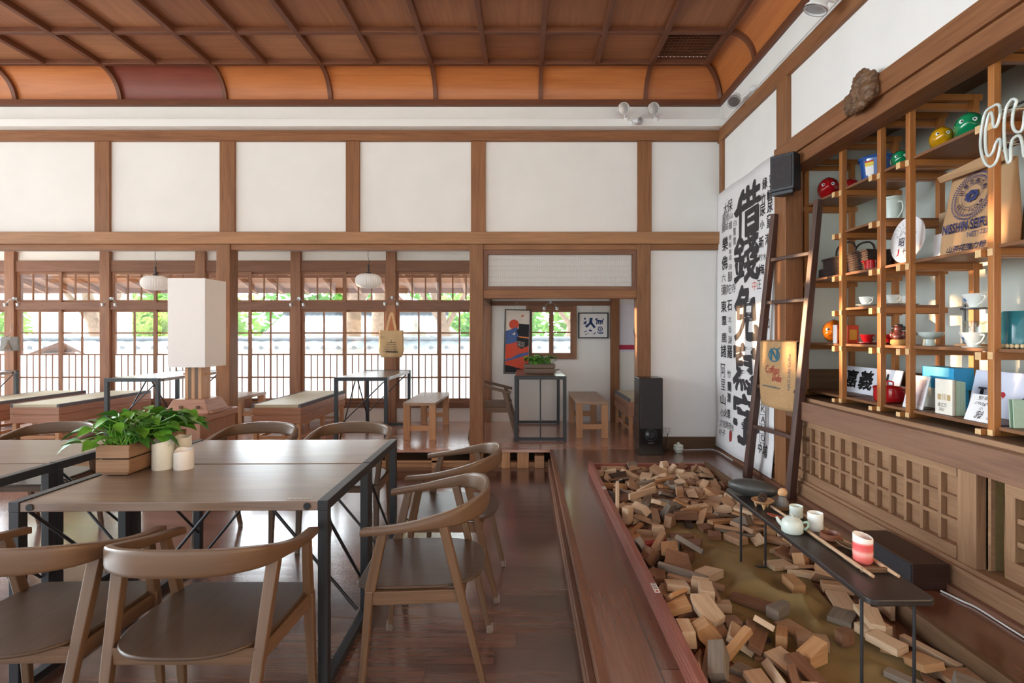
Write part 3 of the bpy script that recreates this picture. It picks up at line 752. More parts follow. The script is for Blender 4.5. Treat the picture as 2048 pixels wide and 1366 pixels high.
def tree(x, y, h, r, label, k, lean=0.0, tr=.16, zc=None):
    t = thing('tree', label, 'tree', (x, y, -.45))
    q = MB(); q.tube([(0, 0, 0), (lean * .3, 0, h * .3), (lean * .7, .05, h * .62), (lean, 0, h * .95)], [tr * 1.25, tr, tr * .85, tr * .4], 10)
    q.tube([(lean * .5, 0, h * .45), (lean * .5 + h * .12, .2, h * .68), (lean + h * .16, .2, h * .9)], [tr * .5, tr * .4, tr * .15], 7)
    q.tube([(lean * .55, 0, h * .5), (lean * .5 - h * .14, -.2, h * .7), (lean - h * .2, -.1, h * .92)], [tr * .5, tr * .4, tr * .15], 7)
    q.build('trunk', bark, t, smooth=60)
    q = crown(lean, 0, h if zc is None else zc, r, r, r * .8, int(620 * r), .17, green[k], k + int(x * 7) + 50); q.merge_d = 0
    q.build('foliage', green[k], t)
tree(-4.3, 13.2, 5.2, 1.5, 'stout straight tree whose trunk rises left of the white pendant lamp', 0, .05, .2)
tree(-4.2, 15.3, 6.2, 1.2, 'thick pale-barked tree whose trunk rises behind the hanging tote bag', 1, .1, .27)
tree(-1.6, 13.4, 4.2, 1.4, 'leaning tree with a slanting trunk seen beside the middle post', 2, -.9, .15)
tree(.9, 14, 4.0, 1.2, 'light green tree seen through the casement window of the small room', 2, .6, .14)
tree(-.1, 17, 4.6, 1.5, 'tree with a pale trunk at the left of the casement window', 0, .15, .2)
tree(-15.8, 20, 5.0, 2.0, 'thick gnarled tree framed by a white arch', 1, .0, .4)
tree(-10.9, 13.9, 4.2, 1.5, 'spreading tree behind the big white lampshade', 2, -.8, .16)
for i, (x, y, z, r, k) in enumerate(((-19, 18.5, 2.2, 2.2, 0), (-16.2, 23.5, 3.4, 2.2, 1), (-13.4, 19.6, 2.2, 1.5, 2), (-10.4, 18.0, 2.8, 1.4, 0), (-8.5, 22.0, 4.2, 1.7, 1), (-3.9, 22.0, 4.2, 1.7, 2), (-1.1, 20.5, 2.6, 1.9, 1), (1.9, 16.4, 2.2, 1.5, 0), (4.6, 18.5, 2.6, 2.0, 2))):
    q = crown(0, 0, 0, r, r * .5, r, int(560 * r), .2, green[k], 140 + i); q.merge_d = 0
    o = q.build('bush', green[k], None, loc=(x, y, r * .95 - .45)); tag(o, 'leafy green bush in the row growing behind the garden wall', 'bush', 'row of bushes behind the garden wall')
for i, (x, y, z, r, k, lb) in enumerate(((-11.5, 31, 3.4, 4.2, 1, 'big rounded tree mass far behind the arcade and shrubs'), (-1.5, 32, 3.6, 4.4, 0, 'big rounded tree mass far behind the stone lanterns'), (10.2, 30, 3.4, 3.4, 1, 'big rounded tree mass far off to the right of the garden'), (-21, 33, 3.6, 4.4, 2, 'big rounded tree mass at the far left horizon'), (-7.5, 39, 3.8, 4.4, 1, 'big rounded tree mass farthest behind the red gable'))):
    q = crown(0, 0, 0, r, r * .5, r, int(420 * r), .21 if r < 3.5 else .3, green[k], 90 + i); q.merge_d = 0
    o = q.build('bush', green[k], None, loc=(x, y, z * .6)); tag(o, lb, 'bush')
# ================================================================== FURNITURE
def catmull(P, n):
    out = []
    P = [Vector(p) for p in P]; Q = [P[0] * 2 - P[1]] + P + [P[-1] * 2 - P[-2]]
    for i in range(1, len(Q) - 2):
        for k in range(n):
            t = k / n; a, b_, c, d = Q[i - 1], Q[i], Q[i + 1], Q[i + 2]
            out.append(.5 * ((2 * b_) + (c - a) * t + (2 * a - 5 * b_ + 4 * c - d) * t * t + (3 * b_ - a - 3 * c + d) * t ** 3))
    out.append(P[-1]); return out
sockm = bpy.data.materials.new('clear plastic'); sockm.use_nodes = True
_b = sockm.node_tree.nodes['Principled BSDF']; _b.inputs['Base Color'].default_value = S(190, 180, 170); _b.inputs['Roughness'].default_value = .12; _b.inputs['Alpha'].default_value = .28
_tc = sockm.node_tree.nodes.new('ShaderNodeTexNoise'); _tc.inputs['Scale'].default_value = 90
_bp = sockm.node_tree.nodes.new('ShaderNodeBump'); _bp.inputs['Strength'].default_value = .4; sockm.node_tree.links.new(_tc.outputs['Fac'], _bp.inputs['Height']); sockm.node_tree.links.new(_bp.outputs['Normal'], _b.inputs['Normal'])

def make_chair():
    t = thing('dining_chair', 'x', 'chair')
    # seat: straight front, rounded rear
    hw, pts = .24, []
    for k in range(25):
        a = math.pi * k / 24; c, s_ = math.cos(a), math.sin(a)
        pts.append((-hw * math.copysign(abs(c) ** .72, c), -.02 - .235 * abs(s_) ** .72))
    pts += [(.243, .12), (.238, .19), (.222, .222), (.19, .232), (-.19, .232), (-.222, .222), (-.238, .19), (-.243, .12)]
    q = MB(); q.prism([(p[1], -p[0]) for p in pts][::-1], .426, .438, Matrix(((0, -1, 0, 0), (1, 0, 0, 0), (0, 0, 1, 0), (0, 0, 0, 1))))
    q.build('seat', M['seat'], t, smooth=50, bevel=.004)
    # armrest and back in one bent rail
    half = [(.252, .2, .662, .026, .040), (.268, .06, .682, .028, .042), (.266, -.07, .712, .044, .036), (.232, -.18, .742, .068, .027), (.135, -.245, .757, .08, .022), (0, -.264, .761, .082, .021)]
    prof = half + [(-x, y, z, h, w) for x, y, z, h, w in half[-2::-1]]
    P = catmull([p[:3] for p in prof], 6); A = catmull([(p[3], p[4], 0) for p in prof], 6)
    q = MB(); rings = []
    for i, p in enumerate(P):
        d = (P[min(i + 1, len(P) - 1)] - P[max(i - 1, 0)]); d.z *= .3; d.normalize()
        sd = d.cross(Vector((0, 0, 1))).normalized(); h, w = A[i].x, A[i].y
        lean = (1 if i < len(P) / 2 else 1) * .10 * h
        rg = []
        for k in range(12):
            a = 2 * math.pi * (k + .5) / 12; cx_, cz = math.cos(a), math.sin(a)
            e = .32
            ox = math.copysign(abs(cx_) ** e, cx_) * w / 2; oz = math.copysign(abs(cz) ** e, cz) * h / 2
            rg.append(p + sd * ox + Vector((0, 0, oz - h / 2)))
        rings.append(rg)
    q.loft(rings); q.build('arm_rail', M['chair'], t, smooth=40)
    for sx in (-1, 1):
        q = MB(); q.bar((sx * .215, -.268, 0), (sx * .248, -.105, .68), .022, .026, .034, .040, side=(0, 1, 0))
        lg = q.build('leg', M['chair'], t, bevel=.004)
        q = MB(); q.box(sx * .216 - .014, sx * .216 + .014, -.283, -.25, .0, .04); q.build('foot_cover', sockm, lg, bevel=.006)
        q = MB(); q.bar((sx * .25, .205, 0), (sx * .245, .17, .43), .022, .026, .030, .040, side=(0, 1, 0)); q.bar((sx * .245, .17, .425), (sx * .26, .115, .665), .040, .030, .032, .028, side=(1, 0, 0) if 0 else (0, 1, 0))
        lg = q.build('leg', M['chair'], t, bevel=.004)
        q = MB(); q.box(sx * .25 - .014, sx * .25 + .014, .189, .222, .0, .04); q.build('foot_cover', sockm, lg, bevel=.006)
        q = MB(); q.bar((sx * .232, -.17, .398), (sx * .245, .17, .398), .02, .05); q.build('side_rail', M['chair'], t, bevel=.002)
    q = MB(); q.box(-.225, .225, -.183, -.163, .372, .424); q.build('rear_rail', M['chair'], t, bevel=.002)
    q = MB(); q.box(-.235, .235, .158, .178, .376, .424); q.build('front_rail', M['chair'], t, bevel=.002)
    return t
ch = make_chair()
PI = math.pi
spots = [(-1.06, 1.825, 0, 'curved-arm wooden chair in the foreground with its whole back to the viewer'),
         (-1.645, 1.83, .02, 'curved-arm wooden chair at the lower left, its left half cut off by the picture edge'),
         (-.425, 2.26, PI / 2 + .03, 'nearer of the two curved-arm chairs standing side-on between table and floor step'),
         (-.405, 2.98, PI / 2 - .04, 'farther side-on curved-arm chair, partly hidden behind the nearer one'),
         (-1.2, 3.58, PI, 'curved-arm chair beyond the joined tables, the one nearer the middle post'),
         (-1.86, 3.58, PI - .03, 'curved-arm chair beyond the joined tables, beside the lamp chest'),
         (-3.3, 3.6, PI + .05, 'curved-arm chair beyond the left table, behind the leafy planter')]
for i, (x, y, a, lb) in enumerate(spots):
    o = ch if i == 0 else dup(ch)
    o.location = (x, y, 0); o.rotation_euler = (0, 0, a); o['label'] = lb; o['group'] = 'curved-arm chairs round the tables'

def make_table():
    t = thing('dining_table', 'x', 'table')
    q = MB(); q.box(-.57, .57, -.296, .296, .712, .748); top = q.build('table_top', M['table'], t, bevel=.003)
    for x in (-.53, .53):
        for sy in (-1, 1):
            q = MB(); R = Matrix.Rotation(PI / 2, 3, 'X'); q.lathe([(.001, -.004), (.011, -.004), (.014, 0), (.014, .003), (.001, .003)], (x, sy * .298, .73), 14, R=R)
            q.build('bolt_cap', M['blackgloss'], top, smooth=40)
    for sx in (-1, 1):
        x0, x1 = sx * .59 - .02, sx * .59 + .02
        q = MB(); q.box(x0, x1, -.3, .3, .712, .752); q.build('top_rail', M['black'], t, bevel=.002)
        q = MB(); q.box(x0, x1, -.26, .26, .008, .04); q.build('floor_runner', M['black'], t, bevel=.002)
        for sy in (-1, 1):
            q = MB(); q.box(x0 + .001, x1 - .001, sy * .28 - .02, sy * .28 + .02, 0, .712); q.build('leg', M['black'], t, bevel=.002)
        q = MB(); q.tube([(sx * .575, -.25, .7), (sx * .575, .255, .2)], .007, 8); q.build('brace', M['black'], t, smooth=40)
        q = MB(); q.tube([(sx * .02, .24, .7), (sx * .56, .25, .045)], .008, 8); q.build('brace', M['black'], t, smooth=40)
    return t
tb = make_table()
for i, (x, y, a, z, sc, lb) in enumerate(((-1.38, 2.345, .017, 0, 1, 'dark wood and black steel table in the foreground, carrying the planter and the candles'),
        (-1.392, 2.954, .017, 0, 1, 'dark wood and black steel table joined behind the foreground table'),
        (-2.955, 2.345, .017, 0, 1, 'dark wood and black steel table at the left edge, the nearer of two'),
        (-2.967, 2.954, .017, 0, 1, 'dark wood and black steel table at the left edge, the farther of two'),
        (-4.17, 6.2, PI / 2, .2, .965, 'narrow black-framed table by the windows, partly behind the big white lamp'),
        (-1.775, 6.31, PI / 2, .2, .965, 'narrow black-framed table by the windows under the hanging tote bag'),
        (-6.77, 6.2, PI / 2, .2, .965, 'narrow black-framed table by the leftmost windows, only its corner in view'),
        (.172, 6.48, PI / 2, .2, .965, 'narrow black-framed table in the small room carrying a planter box'))):
    o = tb if i == 0 else dup(tb)
    o.location = (x, y, z); o.rotation_euler = (0, 0, a); o.scale = (sc, sc, sc); o['label'] = lb; o['group'] = 'black steel frame tables'
    if i == 0:
        q = MB(); q.box(.44, .535, -.27, -.248, .748, .7488); q.build('sticker', flat('worn silver sticker', (150, 138, 124), .3, var=.4, scale=60), o)
    if i == 7:
        for cb in [c_ for c_ in o.children if c_.name.startswith('brace')]: bpy.data.objects.remove(cb)
        q = MB(); q.box(-.585, -.575, -.008, .008, .03, .712); q.build('centre_bar', M['black'], o, bevel=.001)

def make_daybed():
    t = thing('tatami_bench', 'x', 'bench')
    q = MB(); q.box(-.26, .26, -.7, .7, .4, .435); m_ = q.build('tatami_mat', M['tatami'], t, bevel=.004)
    q = MB(); q.box(-.265, -.235, -.702, .702, .398, .437); q.box(.235, .265, -.702, .702, .398, .437); q.build('mat_border', M['cloth_edge'], m_, bevel=.004)
    q = MB(); q.box(-.265, .265, -.705, .705, .325, .4); q.box(-.255, .255, -.695, .695, .3, .325); q.box(-.265, .265, -.705, .705, .23, .315); q.build('chest_box', M['daybed'], t, bevel=.004)
    for x in (-.23, .23):
        for y in (-.67, 0, .67):
            q = MB(); q.box(x - .022, x + .022, y - .022, y + .022, 0, .23); q.build('leg', M['pine'], t, bevel=.003)
        q = MB(); q.box(x - .014, x + .014, -.65, .65, .06, .09); q.build('stretcher', M['pine'], t, bevel=.002)
        q = MB(); q.box(x - .018, x + .018, -.69, .69, .205, .232); q.build('under_rail', M['pine'], t, bevel=.002)
    for y in (-.67, .67):
        q = MB(); q.box(-.2, .2, y - .014, y + .014, .06, .09); q.build('stretcher', M['pine'], t, bevel=.002)
    return t
db = make_daybed()
for i, (x, y, sy, lb) in enumerate(((-5.29, 6.42, 1, 'long tatami-topped bench left of the leafy planter, its end facing the viewer'),
        (-6.16, 6.42, 1, 'long tatami-topped bench at the left edge, behind the nearer tatami bench'),
        (-2.675, 6.4, 1, 'long tatami-topped bench right of the lamp chest, under the white pendant lamp'),
        (1.47, 6.67, .68, 'short tatami-topped bench at the right side of the small room, beyond the black loudspeaker'))):
    o = db if i == 0 else dup(db)
    o.location = (x, y, .2); o.scale = (1, sy, 1); o['label'] = lb; o['group'] = 'tatami benches on the platform'

def make_bench():
    t = thing('wooden_bench', 'x', 'bench')
    q = MB(); q.box(-.185, .185, -.54, .54, .385, .42); q.build('bench_top', M['benchtop'], t, bevel=.003)
    for y in (-.5, .5):
        for x in (-.145, .145):
            q = MB(); q.box(x - .038, x + .038, y - .03, y + .03, 0, .386); q.build('leg', M['pine'], t, bevel=.003)
        q = MB(); q.box(-.108, .108, y - .018, y + .018, .1, .16); q.build('stretcher', M['pine'], t, bevel=.002)
    return t
wb = make_bench()
for i, (x, y, lb) in enumerate(((-1.19, 6.5, 'plain pale wooden bench by the windows, left of the middle post'), (.77, 6.6, 'plain pale wooden bench in the small room, right of the black-framed table'),
        (-3.66, 6.58, 'plain pale wooden bench half hidden behind the lamp chest and the front left post'))):
    o = wb if i == 0 else dup(wb)
    o.location = (x, y, .2); o['label'] = lb; o['group'] = 'plain benches on the platform'

# angular armchair in the small room
t = thing('armchair', 'angular brown wooden armchair facing the table in the small room', 'chair', (-.36, 6.3, .2))
q = MB(); q.box(-.24, .2, -.24, .24, .36, .385); q.build('seat', M['chair'], t, bevel=.003)
for sy in (-1, 1):
    q = MB(); q.bar((-.27, sy * .25, 0), (-.17, sy * .25, .62), .04, .045); q.build('leg', M['chair'], t, bevel=.003)
    q = MB(); q.bar((.27, sy * .25, 0), (.12, sy * .25, .54), .04, .045); q.build('leg', M['chair'], t, bevel=.003)
    q = MB(); q.bar((-.26, sy * .25, .64), (.2, sy * .25, .52), .06, .03); q.build('armrest', M['chair'], t, bevel=.003)
    q = MB(); q.box(-.22, .19, sy * .25 - .015, sy * .25 + .015, .3, .36); q.build('side_rail', M['chair'], t, bevel=.002)
q = MB(); q.box(-.27, -.23, -.27, .27, .57, .66); q.build('backrest', M['chair'], t, bevel=.004)

# ---- big lamp on its wooden chest
t = thing('lamp_chest', 'squat pinkish wooden chest under the big white paper lamp', 'chest', (-2.82 - .255, 4.88, 0))
q = MB(); q.box(-.255, .255, -.28, .28, 0, .62); q.build('body', M['daybed'], t, bevel=.004)
q = MB(); q.box(-.275, .275, -.3, .3, .62, .69); q.build('lid', M['daybed'], t, bevel=.012)
t = thing('paper_lamp', 'big square white box lamp on a striped timber column', 'lamp', (-3.0, 4.86, .69))
q = MB(); q.prism([(-.23, -.16), (.23, -.16), (.23, .16), (-.23, .16)], 0, .02); q.hexa([(-.2, -.17, .0), (.2, -.17, 0), (-.2, .17, 0), (.2, .17, 0), (-.14, -.13, .12), (.14, -.13, .12), (-.14, .13, .12), (.14, .13, .12)])
f = q.build('foot', M['daybed'], t, bevel=.004)
for x in (-.05, .1): q = MB(); q.lathe([(.0, 0), (.016, 0), (.016, .012), (0, .012)], (x, -.158, .055), 12, R=Matrix.Rotation(PI / 2, 3, 'X')); q.build('wooden_peg', M['alcove'], f, smooth=40)
q = MB()
for i in range(5): q.box(-.075 + i * .03, -.075 + (i + 1) * .03 - .001, -.07, .07, .12, .44, m=i % 2)
q.build('column', [M['pine'], M['chair']], t)
q = MB(); q.box(-.13, .13, -.01, .01, .33, .35); q.build('cross_bar', M['pine'], t)
q = MB(); a = .165
q.box(-a, a, -a, a, .41, 1.2)
q.build('lamp_shade', M['shade'], t)

# ---- pendant lamps
def pendant(px, py, Y, label):
    c = atY(px, py, Y)
    t = thing('pendant_lamp', label, 'lamp', c)
    rm = []
    q = MB()
    for i in range(17):
        th = PI * i / 16
        z = -math.cos(th) * .088; r = .155 * max(.0, math.sin(th)) ** .55 if 0 < i < 16 else .03
        rm.append((max(r, .03), z))
    rings = []
    for r, z in rm: rings.append([Vector(((r + .004 * (k % 2)) * math.cos(k * 2 * PI / 72), (r + .004 * (k % 2)) * math.sin(k * 2 * PI / 72), z)) for k in range(72)])
    q.loft(rings); q.build('ribbed_shade', M['shade'], t, smooth=25)
    q = MB(); q.lathe([(.03, .085), (.034, .1), (.012, .11), (.01, .2), (.002, .2)], n=12); q.build('stem', M['black'], t, smooth=40)
    top = 2.515 - c.z
    q = MB(); q.tube([(0, 0, .2), (.01, 0, .24), (-.006, 0, .3), (0, 0, top)], .003, 6); q.build('cord', M['black'], t, smooth=60)
    return t
pendant(737, 562, 6.5, 'white ribbed glass pendant lamp hanging left of the tote bag')
pendant(311, 566, 6.5, 'white ribbed glass pendant lamp half hidden by the big square lamp')

# ---- planter boxes
def leafshape():
    return [(0, 0), (-.16, .05), (-.34, .2), (-.4, .42), (-.3, .68), (-.12, .9), (0, 1.08), (.12, .9), (.3, .68), (.4, .42), (.34, .2), (.16, .05)]
def planter(loc, L, W, Hh, rz, label, n, ls, sd, mats, spread=1.0, rise=.16):
    t = thing('planter', label, 'planter', loc, rz)
    q = MB(); th = .012; h2 = (Hh - .014) / 2
    for k in (0, 1):
        z0 = .012 + k * (h2 + .004); z1 = z0 + h2 - .002
        q.box(-W / 2, W / 2, -L / 2, -L / 2 + th, z0, z1, tint=0); q.box(-W / 2, W / 2, L / 2 - th, L / 2, z0, z1)
        q.box(-W / 2 + .004, -W / 2 + .004 + th, -L / 2 + th, L / 2 - th, z0, z1); q.box(W / 2 - .004 - th, W / 2 - .004, -L / 2 + th, L / 2 - th, z0, z1)
    q.box(-W / 2 + .016, W / 2 - .016, -L / 2 + .012, L / 2 - .012, 0, .02)
    q.build('box', mats[0], t, bevel=.002)
    q = MB(); q.box(-W / 2 + .018, W / 2 - .018, -L / 2 + .014, L / 2 - .014, .02, Hh - .015); q.build('soil', flat('potting soil', (58, 44, 34), .95, var=.3), t)
    rr = random.Random(sd); lf = MB(); st = MB()
    for i in range(n):
        bx, by = rr.uniform(-.35, .35) * W, rr.uniform(-.48, .48) * L
        an = rr.uniform(0, 2 * PI); out = rr.uniform(.02, .14) * spread; hh = rr.uniform(.02, rise) * (1 - .35 * abs(by) / L)
        tip = Vector((bx + math.cos(an) * out, by + math.sin(an) * out, Hh + hh))
        base = Vector((bx, by, Hh - .01))
        mid = (base + tip) / 2 + Vector((0, 0, .03))
        st.tube([base, mid, tip], .0022, 5)
        d = Vector((math.cos(an), math.sin(an), rr.uniform(-.7, .5))).normalized()
        sd_ = d.cross(Vector((0, 0, 1))).normalized(); sd_ = (sd_ + Vector((0, 0, rr.uniform(-.5, .5)))).normalized(); up = sd_.cross(d).normalized()
        s = ls * rr.uniform(.6, 1.15); P = leafshape(); vs = []
        for x, y in P: vs.append(tip + sd_ * x * s + d * y * s + up * (abs(x) * .35 - y * y * .22) * s)
        vs += [tip + d * .35 * s - up * .03 * s, tip + d * .7 * s - up * .11 * s]
        N_ = len(P); fs = []
        for k in range(N_):
            c = N_ if (k < 3 or k >= 9) else N_ + 1
            fs.append((k, (k + 1) % N_, c))
        fs += [(3, N_ + 1, N_), (9, N_, N_ + 1)]
        lf.add(vs, fs, [[(0, 0)] * 3] * len(fs), 0 if rr.random() < .6 else 1)
    lf.merge_d = 0
    fo = lf.build('foliage', [M['leaf'], M['leaf2']], t, smooth=80); st.merge_d = 0; st.build('stems', M['leaf'], t, smooth=60)
    return t
planter((-1.885, 2.628, .7525), .424, .15, .137, .017, 'long slatted wooden box of trailing green pothos on the front table', 150, .088, 5, (M['lattice'],), 1.25, .13)
planter((.172, 6.3, .9265), .17, .37, .115, 0, 'slatted wooden box of bright green pothos on the small room table', 90, .07, 8, (M['chair'],), .6, .1)

# ---- candles
wax = flat('ivory wax', (222, 219, 204), .5, var=.03); wax2 = flat('white wax', (236, 232, 224), .5, var=.02)
def candle(x, y, r, h, m, label, dip):
    q = MB(); n = 32
    prof = [(r * .97, 0), (r, .006), (r * .985, h * .5)]
    rings = []
    for rr_, z in prof: rings.append([Vector((rr_ * math.cos(k * 2 * PI / n), rr_ * math.sin(k * 2 * PI / n), z)) for k in range(n)])
    def rim(k): a = k * 2 * PI / n; return h - dip * (.5 + .5 * math.cos(a - 4.3)) ** 2 + .004 * math.sin(3 * a)
    for f_, dz in ((.985, -.006), (.95, 0), (.86, -.002)): rings.append([Vector((r * f_ * math.cos(k * 2 * PI / n), r * f_ * math.sin(k * 2 * PI / n), rim(k) + dz)) for k in range(n)])
    for f_ in (.8, .3): rings.append([Vector((r * f_ * math.cos(k * 2 * PI / n), r * f_ * math.sin(k * 2 * PI / n), h * .72 if f_ > .5 else h * .7)) for k in range(n)])
    q.loft(rings)
    o = q.build('pillar_candle', m, None, smooth=50, loc=(x, y, .748)); tag(o, label, 'candle', 'pillar candles beside the planter')
candle(-1.748, 2.56, .047, .152, wax, 'tall cream pillar candle against the planter, its melted rim dipping to one side', .028)
candle(-1.648, 2.56, .043, .098, wax2, 'short white pillar candle, the nearest to the viewer', .016)
candle(-1.745, 2.70, .041, .132, wax, 'middle-sized cream pillar candle half hidden behind the short white one', .01)

# ---- things by the back wall
t = thing('floor_speaker', 'tall black floor loudspeaker standing against the back wall post', 'speaker', (1.243, 5.345, .2))
q = MB(); q.box(-.118, .118, -.115, .115, 0, .76); q.build('cabinet', M['blackgloss'], t, bevel=.004)
q = MB(); q.box(-.108, .108, -.121, -.114, .26, .75); q.build('grille', M['ink'], t, bevel=.003)
q = MB(); q.lathe([(.062, 0), (.055, -.004), (.03, .03), (.004, .03)], (0, -.116, .2), 24, R=Matrix.Rotation(PI / 2, 3, 'X')); q.build('bass_port', M['black'], t, smooth=40)
q = MB(); q.text('ONKYO', (0, -.1165, .118), (1, 0, 0), (0, 0, 1), w=.05) if 0 else q.box(-.03, .03, -.1165, -.115, .116, .121); q.build('badge', M['metal'], t)
q = MB(); q.lathe([(.02, 0), (.035, .003), (.034, .012), (.05, .03), (.052, .05), (.042, .062), (.05, .068), (.046, .078), (.025, .088), (.012, .092), (.012, .1), (.005, .106)], n=20)
for a in (0, 2.1, 4.2): q.ball((.036 * math.cos(a), .036 * math.sin(a), .006), .009, .009, .008, 8, 6)
o = q.build('incense_pot', flat('celadon white', (214, 224, 212), .25, var=.03), None, smooth=50, loc=(1.545, 5.34, .2)); tag(o, 'small pale celadon lidded pot on the floor beside the black loudspeaker', 'pot')
def socket(loc, label, rz=0):
    t = thing('wall_socket', label, 'socket', loc, rz)
    q = MB(); q.box(-.04, .04, -.01, 0, -.035, .035); q.build('plate', M['whitemetal'], t, bevel=.003)
    q = MB()
    for x in (-.018, .018):
        for z in (-.012, .012): q.box(x - .004, x + .004, -.011, -.009, z - .004, z + .004)
    q.build('slots', M['ink'], t)
socket((-.28, 7.25, .37), 'white power socket low on the wall behind the angular armchair')
socket((1.475, 5.499, .4), 'pale power socket low on the wall right of the tall black loudspeaker')
q = MB(); q.tube(catmull([(1.37, 5.47, .24), (1.42, 5.44, .23), (1.4, 5.4, .207), (1.47, 5.43, .207), (1.45, 5.47, .24), (1.48, 5.485, .37)], 6), .004, 6); o = q.build('speaker_cable', M['black'], None, smooth=60); tag(o, 'black cable tangled on the floor beside the tall loudspeaker', 'cable')
q = MB(); q.tube(catmull([(1.62, 5.44, .205), (1.8, 5.46, .205), (1.95, 5.44, .205), (1.96, 5.0, .205)], 6), .004, 6); o = q.build('white_cable', M['whitemetal'], None, smooth=60); tag(o, 'thin white cable along the floor by the back wall baseboard', 'cable')

# ---- framed pictures in the small room
BLK = M['black']
pp = {k: flat('print ' + k, c, .8, var=.03) for k, c in {'cream': (226, 216, 206), 'red': (214, 84, 60), 'blue': (78, 104, 158), 'dark': (38, 38, 44), 'navy': (38, 66, 116), 'sky': (150, 160, 190), 'orange': (216, 136, 80)}.items()}
t = thing('framed_print', 'tall framed print of a dark pavilion with red sun and red hills', 'picture', (-.115, 7.12, .855)); t.rotation_euler = (math.radians(-1.5), math.radians(1.2), 0)
w2, h2 = .175, .87
q = MB()
for a in ((-w2, -w2 + .014, 0, h2), (w2 - .014, w2, 0, h2), (-w2, w2, 0, .014), (-w2, w2, h2 - .014, h2)): q.box(a[0], a[1], -.015, .012, a[2], a[3])
q.build('frame', BLK, t)
q = MB(); q.box(-w2 + .01, w2 - .01, -.004, .01, .01, h2 - .01); q.build('backing', pp['cream'], t)
def poly(mb, pts, y, m=0):
    mb.add([(x * .333 - .1665, y, z * h2) for x, z in pts], [tuple(range(len(pts)))], [[(0, 0)] * len(pts)], m)
q = MB(); mats = [pp['red'], pp['blue'], pp['dark'], pp['cream'], pp['orange']]
poly(q, [(.36 + .2 * math.cos(a / 24 * 2 * PI), .765 + .077 * math.sin(a / 24 * 2 * PI)) for a in range(24)], -.005, 0)
poly(q, [(.03, .66), (.25, .69), (.45, .725), (.7, .66), (.97, .6), (.97, .3), (.03, .3)], -.0055, 1)
poly(q, [(.03, .45), (.3, .475), (.5, .5), (.8, .46), (.97, .47), (.97, .05), (.03, .05)], -.006, 0)
poly(q, [(.03, .22), (.3, .25), (.55, .31), (.97, .345), (.97, .31), (.6, .255), (.3, .22), (.03, .195)], -.0065, 1)
poly(q, [(.03, .14), (.3, .12), (.6, .09), (.97, .06), (.97, .02), (.03, .02)], -.0068, 2)
poly(q, [(.45, .66), (.55, .7), (.56, .78), (.97, .77), (.97, .57), (.55, .585), (.5, .64)], -.0072, 2)
poly(q, [(.46, .575), (.97, .545), (.97, .44), (.68, .39), (.5, .43), (.5, .52)], -.0074, 2)
poly(q, [(.55, .585), (.97, .575), (.97, .55), (.6, .565)], -.0078, 4)
for i in range(5):
    for j in range(4): poly(q, [(.52 + i * .06, .43 + j * .022 - i * .004), (.555 + i * .06, .438 + j * .022 - i * .004), (.555 + i * .06, .446 + j * .022 - i * .004), (.52 + i * .06, .438 + j * .022 - i * .004)], -.008, 3)
poly(q, [(.62, .895), (.68, .905), (.72, .93), (.74, .895), (.7, .885)], -.007, 0); poly(q, [(.28, .62), (.36, .625), (.38, .655), (.42, .62), (.37, .6)], -.007, 3)
q.build('artwork', mats, t)
q = MB(); q.tube([(-.05, .01, h2), (-.02, .05, h2 + .12)], .0015, 5); q.tube([(.02, .01, h2), (-.02, .05, h2 + .12)], .0015, 5); q.build('hanging_cord', M['metal'], t)
t = thing('framed_calligraphy', 'black-framed print of navy folk-style characters on white, hung on the small room wall', 'picture', (.93, 7.215, 1.335)); w2, h2 = .205, .35
q = MB()
for a in ((-w2, -w2 + .016, 0, h2), (w2 - .016, w2, 0, h2), (-w2, w2, 0, .016), (-w2, w2, h2 - .016, h2)): q.box(a[0], a[1], -.012, .03, a[2], a[3])
q.build('frame', BLK, t)
q = MB(); q.box(-w2 + .01, w2 - .01, 0, .02, .01, h2 - .01); q.build('paper', M['paper'], t)
q = MB()
def bl(pts, y=-.002): q.add([(x * .41 - .205, y, (1 - z) * .35) for x, z in pts], [tuple(range(len(pts)))], [[(0, 0)] * len(pts)])
bl([(.38, .2), (.48, .21), (.45, .4), (.28, .6), (.22, .52), (.36, .4)]); bl([(.38, .4), (.44, .36), (.58, .56), (.52, .62)])
bl([(.22 + .035 * math.cos(a), .24 + .04 * math.sin(a)) for a in [i * .5236 for i in range(12)]])
bl([(.17, .33), (.22, .36), (.28, .3), (.27, .42), (.24, .45), (.16, .44), (.2, .39)])
bl([(.55, .26), (.6, .22), (.64, .21), (.63, .28), (.8, .3), (.83, .2), (.85, .27), (.8, .37), (.62, .35), (.6, .32)]); 
for i in range(4): x = .6 + i * .06; bl([(x, .35), (x + .035, .35), (x + .03, .46 - .02 * (i % 2)), (x - .01, .46 - .02 * (i % 2))])
R = [(.73 + .085 * math.cos(a), .64 + .1 * math.sin(a)) for a in [i * .2618 for i in range(24)]]; r = [(.73 + .055 * math.cos(a), .64 + .065 * math.sin(a)) for a in [i * .2618 for i in range(24)]]
for i in range(24): bl([R[i], R[(i + 1) % 24], r[(i + 1) % 24], r[i]])
bl([(.73 + .025 * math.cos(a), .64 + .03 * math.sin(a)) for a in [i * .5236 for i in range(12)]])
bl([(.62, .72), (.68, .78), (.8, .77), (.84, .74), (.82, .82), (.7, .83), (.63, .78)])
bl([(.34, .68), (.4, .65), (.46, .7), (.44, .74), (.36, .72)]); bl([(.18, .75), (.28, .7), (.29, .73), (.2, .77)]); bl([(.22, .86), (.34, .79), (.35, .81), (.23, .88)]); bl([(.5, .82), (.58, .75), (.57, .81), (.51, .86)])
q.build('characters', pp['navy'], t)
